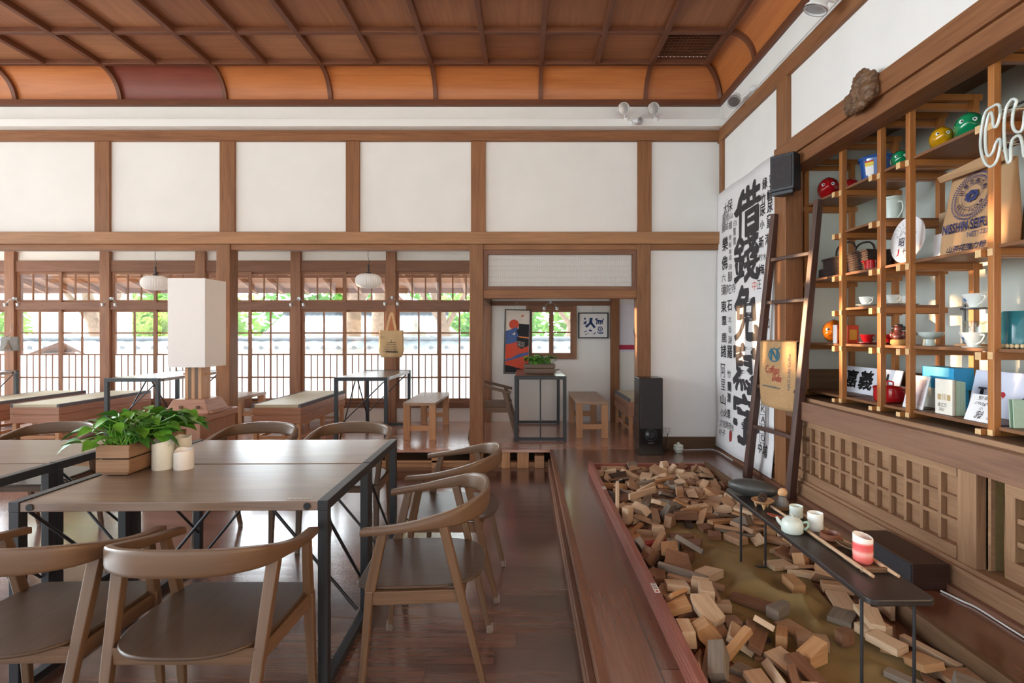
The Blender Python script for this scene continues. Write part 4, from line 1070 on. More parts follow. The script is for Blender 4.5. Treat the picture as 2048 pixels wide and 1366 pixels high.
q = MB(); q.tube([(0, .02, h2), (0, .01, h2 + .11)], .0015, 5); q.build('hanging_cord', M['metal'], t)
t = thing('wall_banner', 'pale banner with a blue rounded shape over a red stripe', 'banner', (1.62, 7.24, 1.21))
q = MB(); q.box(-.33, .33, -.004, 0, -.06, .6); q.build('sheet', flat('lilac white', (224, 222, 234), .85), t)
q = MB(); q.box(-.33, .33, -.007, -.004, -.03, .035); q.build('stripe', flat('crimson', (176, 46, 74), .8), t)
q = MB(); q.prism([(-.13, .16), (-.14, .22), (-.12, .34), (-.06, .42), (.1, .45), (.2, .3), (.15, .16), (0, .13)], .004, .007, Matrix(((1, 0, 0, 0), (0, 0, -1, 0), (0, 1, 0, 0), (0, 0, 0, 1)))); q.build('shape', flat('steel blue', (78, 108, 138), .8), t)

# ---- bags and clip lamps on the window posts
canvas = flat('natural canvas', (206, 178, 138), .9, var=.08, scale=60, bump=.1)
c = atY(782, 690, 7.08)
t = thing('tote_bag', 'beige canvas tote bag printed with a tower, hanging on a window post', 'bag', c)
q = MB(); hw = .165
def bag(u, w):
    x = (u - .5) * 2; z = -.165 + w * .36; sq = min(1, (.4 + w * 4)) if w < .15 else 1
    return Vector((x * hw * (.8 + .2 * min(1, w * 5)) * (1 - .04 * w), -.03 * (1 - w) * (1 - x * x) - .008 * math.sin(x * 7) * (1 - w), z))
def bagb(u, w): p = bag(1 - u, w); return Vector((p.x, .03 - p.y * .3, p.z))
q.surf(12, 8, bag); q.surf(12, 8, bagb); q.build('bag_body', canvas, t, smooth=60, solid=.003)
for dy in (-.004, .028):
    q = MB(); pts = catmull([(-.06, dy, .19), (-.035, dy, .32), (.005, dy + .01, .43), (.035, dy, .32), (.06, dy, .19)], 6)
    for i in range(len(pts) - 1): q.bar(pts[i], pts[i + 1], .004, .022, side=(0, 1, 0))
    q.build('strap', canvas, t)
q = MB(); q.tube([(.005, .02, .428), (.005, .11, .432)], .004, 6); q.build('hook', M['metal'], t)
q = MB(); y = -.0335
for i in range(5): z = .03 - i * .028; q.bar((-.045 - i * .012, y - .003, z), (.075 + i * .006, y - .003, z + .006 - i * .002), .001, .006, side=(0, 1, 0))
for x in (-.05, -.02, .01, .04, .07): q.bar((x, y - .003, -.11), (x * .9 + .01, y - .003, -.06), .001, .004, side=(0, 1, 0))
q.bar((.012, y - .003, .035), (.014, y - .003, .07), .001, .006, side=(0, 1, 0)); q.bar((-.06, y - .003, -.09), (.1, y - .003, -.095), .001, .012, side=(0, 1, 0))
for i in range(3): q.box(-.13, -.09, y + .002, y + .003, .11 - i * .012, .113 - i * .012)
q.build('printed_tower', flat('bag print', (84, 74, 62), .9), t)
c = atY(20, 687, 7.08)
t = thing('cloth_pouch', 'grey cloth pouch hung by a hanger at the leftmost window post', 'bag', c)
q = MB(); q.surf(10, 6, lambda u, w: Vector(((u - .5) * (.28 - .05 * w), -.025 * math.sin(u * PI) * (1 - .5 * w) - .004 * math.sin(u * 25), -.1 + .19 * w))); q.surf(10, 6, lambda u, w: Vector(((.5 - u) * (.28 - .05 * w), .02 * math.sin(u * PI), -.1 + .19 * w)))
q.build('pouch_body', flat('grey felt', (122, 120, 116), .9, var=.15), t, smooth=60, solid=.003)
q = MB(); q.prism([(-.06, -.08), (.05, -.08), (.02, -.02), (.0, .05), (-.02, -.02)], .026, .029, Matrix(((1, 0, 0, 0), (0, 0, -1, 0), (0, 1, 0, 0), (0, 0, 0, 1)))); q.build('brown_patch', M['alcove'], t)
q = MB(); q.tube(catmull([(-.05, 0, .09), (0, .0, .13), (.0, .01, .2), (.01, .02, .24), (-.01, .03, .26)], 5), .003, 6); q.build('hook', M['black'], t)
def cliplamp(px, py, label, Y=7.14):
    c = atY(px, py, Y); t = thing('clip_lamp', label, 'lamp', c)
    q = MB(); q.tube([(-.02, 0, .06), (0, -.02, .03), (.02, 0, .06)], .003, 6); q.box(-.012, .012, -.01, .03, .03, .07); q.build('bracket', M['metal'], t)
    for dx in (-.085, .085):
        q = MB(); q.tube([(0, -.01, .05), (dx * .6, -.02, .03), (dx, -.02, -.02)], .003, 6); q.lathe([(.012, .0), (.02, .004), (.026, .04), (.022, .044), (.01, .03)], (dx, -.03, -.055), 14); q.build('lamp_head', M['metal'], t, smooth=40)
cliplamp(28, 605, 'small twin silver clip lamp on the leftmost window post')
cliplamp(222, 605, 'small twin silver clip lamp on the window post left of the big white lamp')
cliplamp(597, 605, 'small twin silver clip lamp on the window post left of the pendant lamp')
cliplamp(784, 603, 'small twin silver clip lamp on the window post above the tote bag')
cliplamp(1101, 612, 'small twin silver clip lamp over the casement window of the small room')

# ---- spotlights
def spot(c, aim, label, r=.058, mount=None):
    t = thing('spotlight', label, 'lamp', c)
    d = Vector(aim).normalized(); R = d.to_track_quat('Z', 'Y').to_matrix()
    q = MB(); q.lathe([(.02, -.09), (r * .75, -.085), (r * .8, -.02), (r, -.01), (r, .012), (r * .9, .012), (r * .86, .0), (.002, .0)], n=24, R=R); q.build('housing', M['whitemetal'], t, smooth=35)
    q = MB(); q.lathe([(r * .86, .002), (r * .4, .004), (.002, .005)], n=20, R=R); q.lathe([(r * .97, .013), (r * 1.02, .013), (r * 1.02, .004), (r * .97, .004)], n=24, R=R, caps=False); q.build('lens', M['metal'], t, smooth=50)
    m_ = Vector(mount) - Vector(c)
    q = MB(); q.tube([R @ Vector((0, 0, -.06)), m_ * .6 + Vector((0, 0, -.02)), m_], .008, 8); q.ball(m_, .03, .03, .03, 12, 8); q.build('arm', M['whitemetal'], t, smooth=50)
spot(atY(1247, 217, 5.25), (.12, -1, -.25), 'round white spotlight on the back wall, the left one of the pair', mount=(1.03, 5.36, 3.57))
spot(atY(1307, 217, 5.25), (.1, -1, -.25), 'round white spotlight on the back wall, the right one of the pair', mount=(1.33, 5.36, 3.57))
spot(atY(1280, 241, 5.22), (.55, -1, -.35), 'small white tube spotlight between and below the two round spotlights', .032, mount=(1.08, 5.36, 3.53))
spot(atX(1468, 203, 1.9), (-.5, -.6, -.75), 'white spotlight on the right wall near the room corner', mount=(2.0, 4.65, 3.55))
spot(atX(1632, 18, 1.83), (-.35, .2, -1), 'white spotlight on the right wall at the top of the picture', .07, mount=(2.0, 3.3, 3.53))
# ================================================================== RIGHT WALL
# ---- calligraphy scroll
t = thing('calligraphy_scroll', 'tall white paper scroll of brush characters hanging beside the ladder', 'scroll', (0, 0, 0))
SX = 1.992
def scx(y, z): return SX - .004 - .006 * math.sin(y * 9 + z * 2) - (.03 * max(0, .5 - z) / .3 if z < .5 else 0)
q = MB(); q.surf(24, 30, lambda u, w: Vector((scx(5.5 - 1.265 * u, .245 + 2.585 * w), 5.5 - 1.265 * u - .02 * (1 - w), .245 + 2.585 * w)))
q.build('paper', flat('rice paper', (228, 226, 226), .9, var=.02, scale=4), t, smooth=60, solid=.001)
ink = MB(); inkb = MB()
def sc(mb, s_, px, py, w, h, bold=0, jit=0, shear=0):
    own = mb is ink
    if own: mb = MB()
    Y = F * SX / (px - CX); z = H + (CY - py) * Y / F
    mb.text(s_, (SX, Y, z), (0, -1, 0), (0, 0, 1), w * Y * Y / (F * SX), h * Y / F, bold, shear, 0, True, jit, lambda p: Vector((scx(p.y, p.z) - .003, p.y, p.z)))
    if own: mb.build('small_character', M['ink'], t)
for s_, x, y, w, h in (('借', 1496, 421, 54, 102), ('錢', 1493, 513, 52, 102), ('免', 1492, 625, 48, 116), ('寫', 1488, 735, 46, 102), ('字', 1492, 839, 50, 104)): sc(inkb, s_, x, y, w, h, .029, .05)
for s_, x, y, w, h in (('太', 1453, 418, 9, 22), ('保', 1462, 411, 10, 24), ('圓', 1450, 438, 6, 18), ('崇', 1457, 435, 6, 16), ('山', 1464, 431, 6, 12), ('舅', 1449, 456, 7, 18), ('姑', 1456, 452, 6, 16), ('娘', 1463, 450, 6, 16),
        ('白', 1471, 446, 5, 12), ('鷺', 1470, 463, 5, 16), ('鷥', 1470, 482, 5, 16), ('港', 1462, 475, 5, 10), ('尾', 1462, 490, 5, 10), ('巷', 1462, 503, 5, 10), ('道', 1462, 515, 5, 10), ('田', 1462, 534, 5, 10), ('六', 1449.5, 556, 8, 16), ('腳', 1461, 553, 7, 20),
        ('彌', 1449.5, 580, 9, 20), ('陀', 1459, 578, 8, 20), ('寺', 1467.5, 576, 8, 18), ('北', 1460, 639, 6, 12), ('香', 1460, 659, 6, 14), ('湖', 1460, 680, 7, 16), ('阿', 1447, 741, 8, 28), ('里', 1447, 769, 8, 22), ('竹', 1458, 748, 7, 16),
        ('文', 1443, 846, 6, 14), ('化', 1449, 848, 6, 14), ('路', 1455, 850, 6, 14), ('夜', 1461, 852, 6, 15), ('市', 1467, 856, 6, 14), ('朴', 1443.6, 864, 6, 12), ('子', 1449.5, 866, 6, 12), ('貯', 1523, 515, 7, 14), ('木', 1530, 513, 6, 14), ('正', 1519.6, 569, 8, 18), ('園', 1539.5, 564, 7, 20)): sc(ink, s_, x, y, w, h)
for s_, x, y, w, h in (('樂', 1452.5, 488, 11, 28), ('佛', 1451.5, 526, 11, 28), ('東', 1449.5, 613, 10, 24), ('石', 1460, 611, 9, 22), ('羣', 1450, 642, 9, 20), ('鹿', 1449.5, 675, 9, 20), ('諸', 1448.3, 702, 10, 26), ('羅', 1459.7, 704, 10, 26), ('山', 1446.5, 799, 9, 20), ('蘭', 1459, 773, 8, 20), ('潭', 1458, 796, 8, 20),
        ('小', 1444.5, 825, 6, 16), ('火', 1451, 826, 7, 18), ('車', 1458, 828, 7, 20), ('豆', 1543.5, 361, 7, 24), ('崎', 1540.5, 390, 9, 24), ('尿', 1541, 412, 10, 26), ('童', 1539, 441, 9, 28), ('綠', 1532, 367, 9, 24), ('竹', 1529, 397, 9, 20), ('尿', 1527.5, 420, 10, 24), ('小', 1526.5, 449, 8, 18), ('新', 1524.5, 484, 9, 24), ('港', 1536, 478, 9, 22), ('梅', 1524.5, 539, 10, 22), ('口', 1535, 647, 8, 20), ('中', 1522.5, 896, 8, 20), ('埔', 1534, 902, 10, 26)): sc(ink, s_, x, y, w, h, .02)
for s_, y in (('K', 818), ('A', 839), ('N', 857), ('O', 876)): sc(ink, s_, 1527, y, 9, 13)
def scl(px0, py0, px1, py1, th):
    def pt(px, py):
        Y = F * SX / (px - CX); z = H + (CY - py) * Y / F; return Vector((scx(Y, z) - .003, Y, z))
    ink.bar(pt(px0, py0), pt(px1, py1), th, .0005, side=(0, 1, 1))
for a in ((1520, 808, 1520, 884), (1532.5, 812, 1532.5, 888), (1520, 808, 1532.5, 812), (1520, 828, 1532.5, 830), (1520, 847, 1532.5, 850), (1520, 866, 1532.5, 869), (1520, 884, 1532.5, 888), (1539, 814, 1539, 890)): scl(*a, .004)
ink.build('character_box', M['ink'], t); inkb.build('large_characters', M['ink'], t)
q = MB(); sc(q, '中', 1511, 571, 8, 20); q.build('red_character', flat('vermilion', (206, 92, 60), .8), t)
Y = F * SX / (1465 - CX); z = H + (CY - 875) * Y / F
q = MB(); q.prism([(.034 * math.cos(a * .3927), .07 * math.sin(a * .3927)) for a in range(16)], 0, .001, Matrix(((0, 0, -1, scx(Y, z) - .003), (-1, 0, 0, Y), (0, 1, 0, z), (0, 0, 0, 1)))); q.build('seal_stamp', flat('seal red', (150, 46, 44), .8, var=.3), t)

# ---- ladder
lad = wood('dark ladder wood', (66, 42, 34), (104, 70, 58), .45, .4)
t = thing('ladder', 'dark old wooden ladder leaning on the alcove post', 'ladder')
L0, L1 = Vector((1.85, 4.41, .2)), Vector((1.968, 4.17, 2.34)); R0, R1 = Vector((1.93, 3.86, .2)), Vector((2.105, 3.80, 2.36))
for a, c in ((L0, L1), (R0, R1)):
    q = MB(); q.bar(a, c, .05, .062, .042, .052, side=(.3, -1, 0)); q.build('side_rail', lad, t, bevel=.005)
for z in (.64, .975, 1.31, 1.645, 1.98):
    a = L0.lerp(L1, (z - .2) / 2.14); c = R0.lerp(R1, (z - .2) / 2.16)
    q = MB(); q.bar(a, c, .035, .03); q.build('rung', lad, t, bevel=.005)
# ---- coffee sack over a rung
a = L0.lerp(L1, (1.31 - .2) / 2.14); c = R0.lerp(R1, (1.31 - .2) / 2.16); ud = (c - a).normalized(); nd = Vector((-1, 0, 0)); nd = (nd - ud * nd.dot(ud)).normalized()
oo = a + ud * .03; WS = .40
jute = flat('jute sacking', (176, 140, 98), .9, var=.12, scale=90, bump=.25)
def sackp(u, w, off=0):
    """w: 0 top of the front, 1 hem of the front"""
    f = .034 + .012 * math.sin(u * 7 + w * 4) * w + .02 * w * math.sin(u * PI)
    return oo + ud * (u * WS * (1 + .03 * w)) + nd * (f + off) + Vector((0, 0, .025 - .50 * w - .015 * u * w))
t = thing('coffee_sack', 'brown jute coffee sack with a blue-green leaf emblem, draped over the ladder', 'sack')
q = MB()
q.surf(16, 14, lambda u, w: sackp(u, w)); q.surf(16, 3, lambda u, w: oo + ud * (u * WS) + nd * (.034 - .068 * w) + Vector((0, 0, .025 + .012 * math.sin(w * PI)))); q.surf(16, 6, lambda u, w: oo + ud * (u * WS) - nd * (.034 + .01 * math.sin(u * 5) * w) + Vector((0, 0, .025 - .34 * w)))
q.build('cloth', jute, t, smooth=60, solid=.003)
def onsack(mb, s_, u, w, wd, h, bold=0, ud2=None, vd2=None, shear=0, jit=0):
    def fn(p): return sackp(min(1, max(0, p.x)), min(1, max(0, -p.y)), .004)
    vs, fs, (x0, x1, y0, y1) = glyphs(s_, 0.0, shear)
    if bold:
        n_ = len(vs); vs = [(x + a, y) for a in (-bold * .7, 0, bold * .7) for x, y in vs]; fs = [tuple(i + k * n_ for i in f) for k in range(3) for f in fs]
    if ud2: out = [fn(Vector((u + ((y - y0) / (y1 - y0) - .5) * h / WS * -1, -(w - ((x - x0) / (x1 - x0) - .5) * wd / .5), 0))) for x, y in vs]
    else: out = [fn(Vector((u + ((x - x0) / (x1 - x0) - .5) * wd / WS, -(w - ((y - y0) / (y1 - y0) - .5) * h / .5), 0))) for x, y in vs]
    mb.add(out, fs, [[(0, 0)] * len(f) for f in fs])
teal = flat('sack print blue-green', (46, 98, 116), .85); sred = flat('sack print red', (166, 56, 48), .85); sdark = flat('sack print grey', (74, 84, 92), .85)
q = MB(); onsack(q, 'N', .42, .19, .075, .09, .06)
def onp(u, w): return sackp(u, w, .004)
for i in range(28):
    a0, a1 = 2 * PI * i / 28, 2 * PI * (i + 1) / 28
    q.quad(onp(.42 + .155 * math.cos(a0), .2 + .105 * math.sin(a0)), onp(.42 + .155 * math.cos(a1), .2 + .105 * math.sin(a1)), onp(.42 + .128 * math.cos(a1), .2 + .085 * math.sin(a1)), onp(.42 + .128 * math.cos(a0), .2 + .085 * math.sin(a0)))
for s_ in (-1, 1): q.add([onp(.48, .13), onp(.48 + s_ * .05, .095), onp(.5 + s_ * .1, .06), onp(.49 + s_ * .07, .11)], [(0, 1, 2, 3)], [[(0, 0)] * 4])
q.build('emblem', teal, t)
q = MB(); onsack(q, 'www.nkgindiacoffee.com', .36, .69, .22, .022, .02); q.build('web_address', teal, t)
q = MB(); onsack(q, 'Coffees', .38, .42, .155, .06, .02, shear=.3); onsack(q, 'of', .46, .485, .03, .03, .02, shear=.3); onsack(q, 'India', .5, .54, .11, .055, .02, shear=.3); q.build('red_lettering', sred, t)
q = MB(); onsack(q, 'NKG India Coffee', .83, .43, .26, .025, .0, ud2=1); q.build('side_lettering', sdark, t)

# ---- wall speaker, carving
t = thing('wall_speaker', 'small black loudspeaker fixed high on the alcove post', 'speaker', (1.915, 3.9, 2.575), math.radians(-52))
q = MB(); q.box(-.088, .088, -.055, .06, -.13, .135); q.prism([(-.08, -.05), (.08, -.05), (.04, .05), (-.04, .05)], -.16, -.13); q.build('cabinet', M['black'], t, bevel=.006)
q = MB(); q.box(-.074, .074, -.06, -.054, -.11, .115); q.build('grille', M['ink'], t)
q = MB(); q.box(-.02, .02, .06, .2, -.01, .03); q.build('bracket', M['black'], t)
carv = flat('carved dark wood', (104, 76, 52), .55, var=.35, scale=30, bump=.6)
cc = Vector((1.955, 3.07, 2.8)); q = MB(); rr = random.Random(2)
for dx, dy, dz, r in ((0, 0, -.03, .06), (0, .07, -.04, .05), (.0, -.06, -.02, .055), (-.02, -.02, .05, .045), (-.02, -.04, .075, .032), (0, -.075, .045, .035), (-.01, .1, .0, .03), (-.015, .115, -.03, .025), (-.01, .12, -.07, .02), (-.02, .03, -.08, .03), (-.02, -.03, -.08, .028), (-.02, -.09, -.06, .03), (-.035, .0, .0, .035)):
    q.ball(cc + Vector((dx, dy, dz)), r * .85, r * 1.08, r, 28, 20, fn=lambda d, a=dx + dy * 7: 1.12 + .32 * noise.noise(d * 2.6 + Vector((a * 30, 0, 0))) + .16 * noise.noise(d * 6 + Vector((0, a * 9, 0))))
o = q.build('wood_carving', carv, None, smooth=70)
md = o.modifiers.new('r', 'REMESH'); md.mode = 'VOXEL'; md.voxel_size = .005; md.use_smooth_shade = True
tag(o, 'dark carved wooden lump like a crouching beast on the alcove beam', 'carving')

# ================================================================== OPEN SHELF
sh = thing('open_shelf', 'openwork brown wooden shelf standing on the alcove counter', 'shelf', (0, 0, 0))
PY = [4.10, 3.62, 3.23, 2.988, 2.458, 1.9]; TK = .034; X0, X1 = 2.145, 2.5
LV = [[.965, 1.323, 1.80, 2.38], [.965, 1.323, 1.565, 1.80, 2.09, 2.38], [.965, 1.323, 1.80, 2.38], [.965, 1.323, 1.80, 2.38], [.965, 1.323, 1.80, 2.38]]
for i, y in enumerate(PY):
    for x in (X0, X1):
        q = MB(); q.box(x, x + TK, y - TK, y, .93, 2.735); q.build('post', M['shelf'], sh, bevel=.002)
    lv = sorted(set((LV[i] if i < 5 else []) + (LV[i - 1] if i else []) + [2.745]))
    for z in lv:
        q = MB(); q.box(X0 - .004, X1 + TK + .02, y - TK + .002, y - .002, z - .042, z - .008, mx=1); q.build('cross_rail', [M['shelf'], M['shelfend']], sh, bevel=.001)
        q = MB(); q.box(X0 - .03, X1 + TK + .02, y + .001, y + .034, z - .046 - (.036 if z > 2.7 else 0), z - .010 - (.036 if z > 2.7 else 0), mx=1); q.build('cross_rail', [M['shelf'], M['shelfend']], sh, bevel=.001)
for i in range(5):
    for z in LV[i]:
        q = MB(); q.box(X0 + .02, X1 + .025, PY[i + 1] - .03, PY[i] + .004, z - .008, z + .008); q.build('shelf_board', M['board'], sh, bevel=.001)
def lev(px, X, z): return Vector((X, F * X / (px - CX), z + .0085))

# ---- glossy plastic toy heads
def plastic(name, c):
    m = flat(name, c, .12, var=.06, scale=14, coat=.6); return m
eyew = flat('eye white', (240, 240, 238), .3); eyeb = flat('eye black', (20, 20, 24), .3)
def toy(loc, r, rz, col, label):
    t = thing('plastic_head', label, 'toy', loc, rz)       # faces -y locally
    q = MB()
    def shp(d):
        g = 1.0
        fz = max(0, -d.y)
        g += .10 * math.exp(-((d.x) ** 2 + (d.z + .05) ** 2) / .02) * fz       # nose
        for sx in (-1, 1):
            g += .08 * math.exp(-((d.x - sx * .5) ** 2 + (d.z + .35) ** 2) / .05) * fz   # cheeks
            g += .06 * math.exp(-((d.x - sx * .36) ** 2 + (d.z - .52) ** 2) / .03) * fz  # brows
            g -= .06 * math.exp(-((d.x - sx * .36) ** 2 + (d.z - .22) ** 2) / .03) * fz  # eye hollows
        g -= .07 * math.exp(-((d.x) ** 2 / .12 + (d.z + .46) ** 2 / .006)) * fz          # mouth
        g -= .04 * math.exp(-((d.y - .25) ** 2) / .01)                                   # ring groove
        g += .05 * math.exp(-(d.x ** 2) / .02) * max(0, d.z) ** 2                         # crest
        return g
    q.ball((0, r * .45, r * 1.02), r * .92, r * 1.45, r * .98, 36, 28, fn=shp)
    q.build('body', col, t, smooth=70)
    for sx in (-1, 1):
        q = MB(); q.ball((sx * r * .36, -r * .83, r * 1.16), r * .15, r * .1, r * .15, 12, 8); e = q.build('eye', eyew, t, smooth=60)
        q = MB(); q.ball((sx * r * .34, -r * .92, r * 1.16), r * .07, r * .05, r * .07, 8, 6); q.build('pupil', eyeb, e, smooth=60)
PR, PG, PYl, PB = plastic('red plastic', (176, 24, 30)), plastic('green plastic', (18, 132, 84)), plastic('amber plastic', (190, 140, 16)), plastic('brown plastic', (172, 96, 24))
toy(lev(1657, 2.24, 2.38), .083, -.55, PR, 'shiny red plastic toy head at the far end of the top shelf')
toy(lev(1701, 2.40, 2.38), .078, -.55, PR, 'shiny red plastic toy head behind another, next to the blue bucket')
toy(lev(1801, 2.26, 2.38), .058, -.6, PG, 'small green plastic toy head right of the blue bucket')
toy(lev(1884, 2.24, 2.38), .062, -.6, PYl, 'yellow-amber plastic toy head with goggling eyes on the top shelf')
toy(lev(1938, 2.27, 2.38), .072, -.75, PG, 'large green plastic toy head nearest the neon letters')
toy(lev(1667, 2.25, 1.323), .085, -.6, PB, 'shiny brown plastic toy head on the cup shelf')
# ---- bucket
t = thing('bucket', 'blue plastic bucket with a yellow and white sticker on the top shelf', 'bucket', lev(1754, 2.32, 2.38))
q = MB(); q.lathe([(.082, 0), (.1, .15), (.108, .15), (.108, .166), (.098, .166), (.08, .01), (.001, .008)], n=32); q.build('tub', plastic('blue plastic', (22, 76, 146)), t, smooth=35)
q = MB()
def bk(a, z): rr_ = .0835 + .018 * z / .15; return Vector((rr_ * math.cos(a), rr_ * math.sin(a), z))
for z0, z1, mm in ((.1, .125, 0), (.045, .1, 1), (.125, .135, 2)):
    for i in range(5): a0, a1 = -2.9 + i * .11, -2.9 + (i + 1) * .11; q.quad(bk(a0, z0), bk(a1, z0), bk(a1, z1), bk(a0, z1), mm)
q.build('sticker', [flat('yellow label', (224, 196, 60), .6), M['paper'], sred], t)
# ---- jug
t = thing('enamel_jug', 'pale mint jug with a handle on the small upper shelf', 'jug', lev(1786, 2.40, 2.09))
q = MB(); q.lathe([(.05, 0), (.052, .01), (.05, .15), (.046, .17), (.052, .176), (.05, .19), (.001, .192)], n=28); q.build('body', flat('mint enamel', (206, 216, 208), .3, var=.02), t, smooth=40)
q = MB(); q.tube(catmull([(.0, -.05, .15), (0, -.085, .14), (0, -.09, .09), (0, -.05, .05)], 6), .006, 8); q.build('handle', flat('mint handle', (200, 210, 202), .3, var=.02), t, smooth=60)
# ---- basket
bas = flat('dark woven bamboo', (58, 40, 34), .45, var=.5, scale=110, bump=.9)
t = thing('woven_basket', 'long dark brown woven basket with two looped handles', 'basket', (2.33, 3.735, 1.8085))
q = MB(); q.hexa([(-.07, -.25, 0), (.07, -.25, 0), (-.07, .25, 0), (.07, .25, 0), (-.085, -.26, .14), (.085, -.26, .14), (-.085, .26, .14), (.085, .26, .14)])
for k in range(9): z = .012 + k * .0155; q.tube([(-.075 - k * .0014, -.255, z), (-.075 - k * .0014, .255, z)], .005, 6); q.tube([(.0, -.254 - k * .001, z), (.07, -.254 - k * .001, z), (-.07, -.254 - k * .001, z)], .004, 6)
q.build('body', bas, t, smooth=40)
q = MB(); q.tube([(-.088, -.262, .14), (-.088, .262, .14), (.088, .262, .14), (.088, -.262, .14)], .008, 8, closed=True); q.build('rim', bas, t, smooth=40)
for x in (-.07, .06):
    q = MB(); q.tube(catmull([(x, -.11, .13), (x, -.105, .19), (x, -.05, .228), (x, .05, .228), (x, .105, .19), (x, .11, .13)], 6), .007, 8); q.build('handle', bas, t, smooth=60)
q = MB(); q.box(-.06, .06, .27, .37, 0, .085); q.build('side_pocket', bas, t, bevel=.01)
# ---- watering can
t = thing('watering_can', 'tiny red watering can in front of the dark basket', 'watering can', lev(1741, 2.19, 1.80))
q = MB(); q.lathe([(.034, 0), (.03, .055), (.022, .06), (.001, .058)], n=20); q.build('body', PR, t, smooth=40)
q = MB(); q.tube(catmull([(0, .03, .012), (0, .055, .03), (0, .07, .06), (0, .088, .058)], 5), [.006] * 5 + [.004] * 11, 8); q.build('spout', PR, t, smooth=60)
# ---- round fan
t = thing('round_sign', 'round white disc printed with a sun and mountains, propped on the shelf', 'sign', (2.225, 3.09, 1.9485)); t.scale = (.92, .92, .92); t.rotation_euler = (0, math.radians(7), 0)
MR = Matrix(((0, 0, -1, 0), (-1, 0, 0, 0), (0, 1, 0, 0), (0, 0, 0, 1)))
q = MB(); q.prism([(.147 * math.cos(i * PI / 24), .147 * math.sin(i * PI / 24)) for i in range(48)], -.008, 0, MR); q.build('disc', M['paper'], t)
gry = flat('slate ink', (86, 82, 96), .8); q = MB(); U, V = (0, -1, 0), (0, 0, 1)
def on(x, y): return Vector((-.001, -x, y))
q.text('昭', on(-.042, -.012), U, V, .05, .056, .02); q.text('和', on(.022, -.012), U, V, .052, .056, .02); q.text('十', on(-.012, -.074), U, V, .036, .04, .03); q.text('八', on(.045, -.07), U, V, .05, .045, .03)
q.text('ALL DAY CAFE', on(.0, -.104), U, V, .12, .008); q.text('嘉義市史蹟資料館', on(.0, -.119), U, V, .1, .012); q.text('19', on(-.088, .03), U, V, .016, .014); q.text('43', on(.075, .03), U, V, .016, .014)
def ln(a, c, w=.0016): q.bar(on(*a), on(*c), w, .0008, side=(0, -(c[1] - a[1]), -(c[0] - a[0])) if 0 else (0, 1, 1))
for a, c in (((-.075, .018), (-.035, .058)), ((-.035, .058), (-.015, .035)), ((-.02, .04), (.0, .06)), ((.0, .06), (.045, .025))): ln(a, c)
for i in range(9): an = PI * (i + .5) / 9; ln((-.02 + .07 * math.cos(an), .04 + .055 * math.sin(an)), (-.02 + .098 * math.cos(an), .04 + .08 * math.sin(an)))
for i in range(10): a0, a1 = PI * i / 10, PI * (i + 1) / 10; ln((-.02 + .045 * math.cos(a0), .035 + .045 * math.sin(a0)), (-.02 + .045 * math.cos(a1), .035 + .045 * math.sin(a1)))
q.build('print', gry, t)
q = MB(); q.text('J', on(-.066, -.076), U, V, .022, .046, .03); q.build('red_letter', flat('print red', (206, 50, 56), .8), t)
# ---- boxes and flour sacks
o = MB(); o.box(2.42, 2.5, 2.9, 3.1, 1.8085, 2.1); o = o.build('cardboard_box', flat('cardboard', (170, 142, 112), .9, var=.04), None, bevel=.003); tag(o, 'upright brown cardboard box behind the flour sack', 'box')
o = MB(); o.box(2.31, 2.39, 2.81, 3.0, 1.8085, 1.955); o = o.build('white_box', M['paper'], None, bevel=.003); tag(o, 'small white carton between the round disc and the flour sack', 'box')
kraft = flat('kraft paper', (176, 140, 102), .85, var=.05, scale=9, bump=.25); olive = flat('olive sackcloth', (146, 124, 84), .9, var=.1, scale=40, bump=.3)
def sack(name, label, loc, w, h, d, mat, sd):
    t = thing(name, label, 'sack', loc)           # front faces -x
    q = MB(); n = 24; rings = []
    for k in range(17):
        f = k / 16; z = h * f
        ww = w * (1 - .10 * max(0, f - .25)) ; dd = d * (1 - .8 * max(0, f - .35) / .65)
        rg = []
        for i in range(n):
            a = 2 * PI * (i + .5) / n; e = .38
            x = math.copysign(abs(math.cos(a)) ** e, math.cos(a)) * dd / 2; y = math.copysign(abs(math.sin(a)) ** e, math.sin(a)) * ww / 2
            nz = noise.noise(Vector((x * 14, y * 9 + sd, z * 9))) * .012 * (f + .2)
            rg.append(Vector((x + d * .3 * f + nz, y + nz * .6, z)))
        rings.append(rg)
    q.loft(rings); q.build('sack_body', mat, t, smooth=60)
    return t
t = sack('flour_sack', 'brown kraft paper flour sack with navy lettering behind a shelf post', (2.265, 2.655, 1.8085), .40, .42, .10, kraft, 3)
q = MB(); q.hexa([(-.03, -.19, .40), (-.015, -.19, .40), (-.03, .2, .40), (-.015, .2, .40), (-.055, -.18, .455), (-.045, -.18, .46), (-.055, .19, .425), (-.045, .19, .43)]); q.build('folded_top', kraft, t, bevel=.003)
navy = flat('navy print', (50, 56, 100), .85); U, V = (0, -1, 0), (0, 0, 1)
def fs(p): return Vector((-.053 + .03 * p.z / .42 - .004 + max(0, p.z / .42 - .35) / .65 * .04 - .004, p.y, p.z))
q = MB(); q.text('NISSHIN SEIFUN', (0, 0, .135), U, V, .31, .052, .03, fn=fs); q.text('NET', (0, -.035, .085), U, V, .06, .026, fn=fs); q.text('22kg', (0, -.115, .085), U, V, .075, .03, fn=fs); q.build('lettering', navy, t); q = MB(); q.text('山茶花強力粉', (0, .0, .026), U, V, .24, .034, .02, .25, fn=fs)
q.build('lower_lettering', navy, t); q = MB()
R0_, c0 = .1, (0.01, .285)
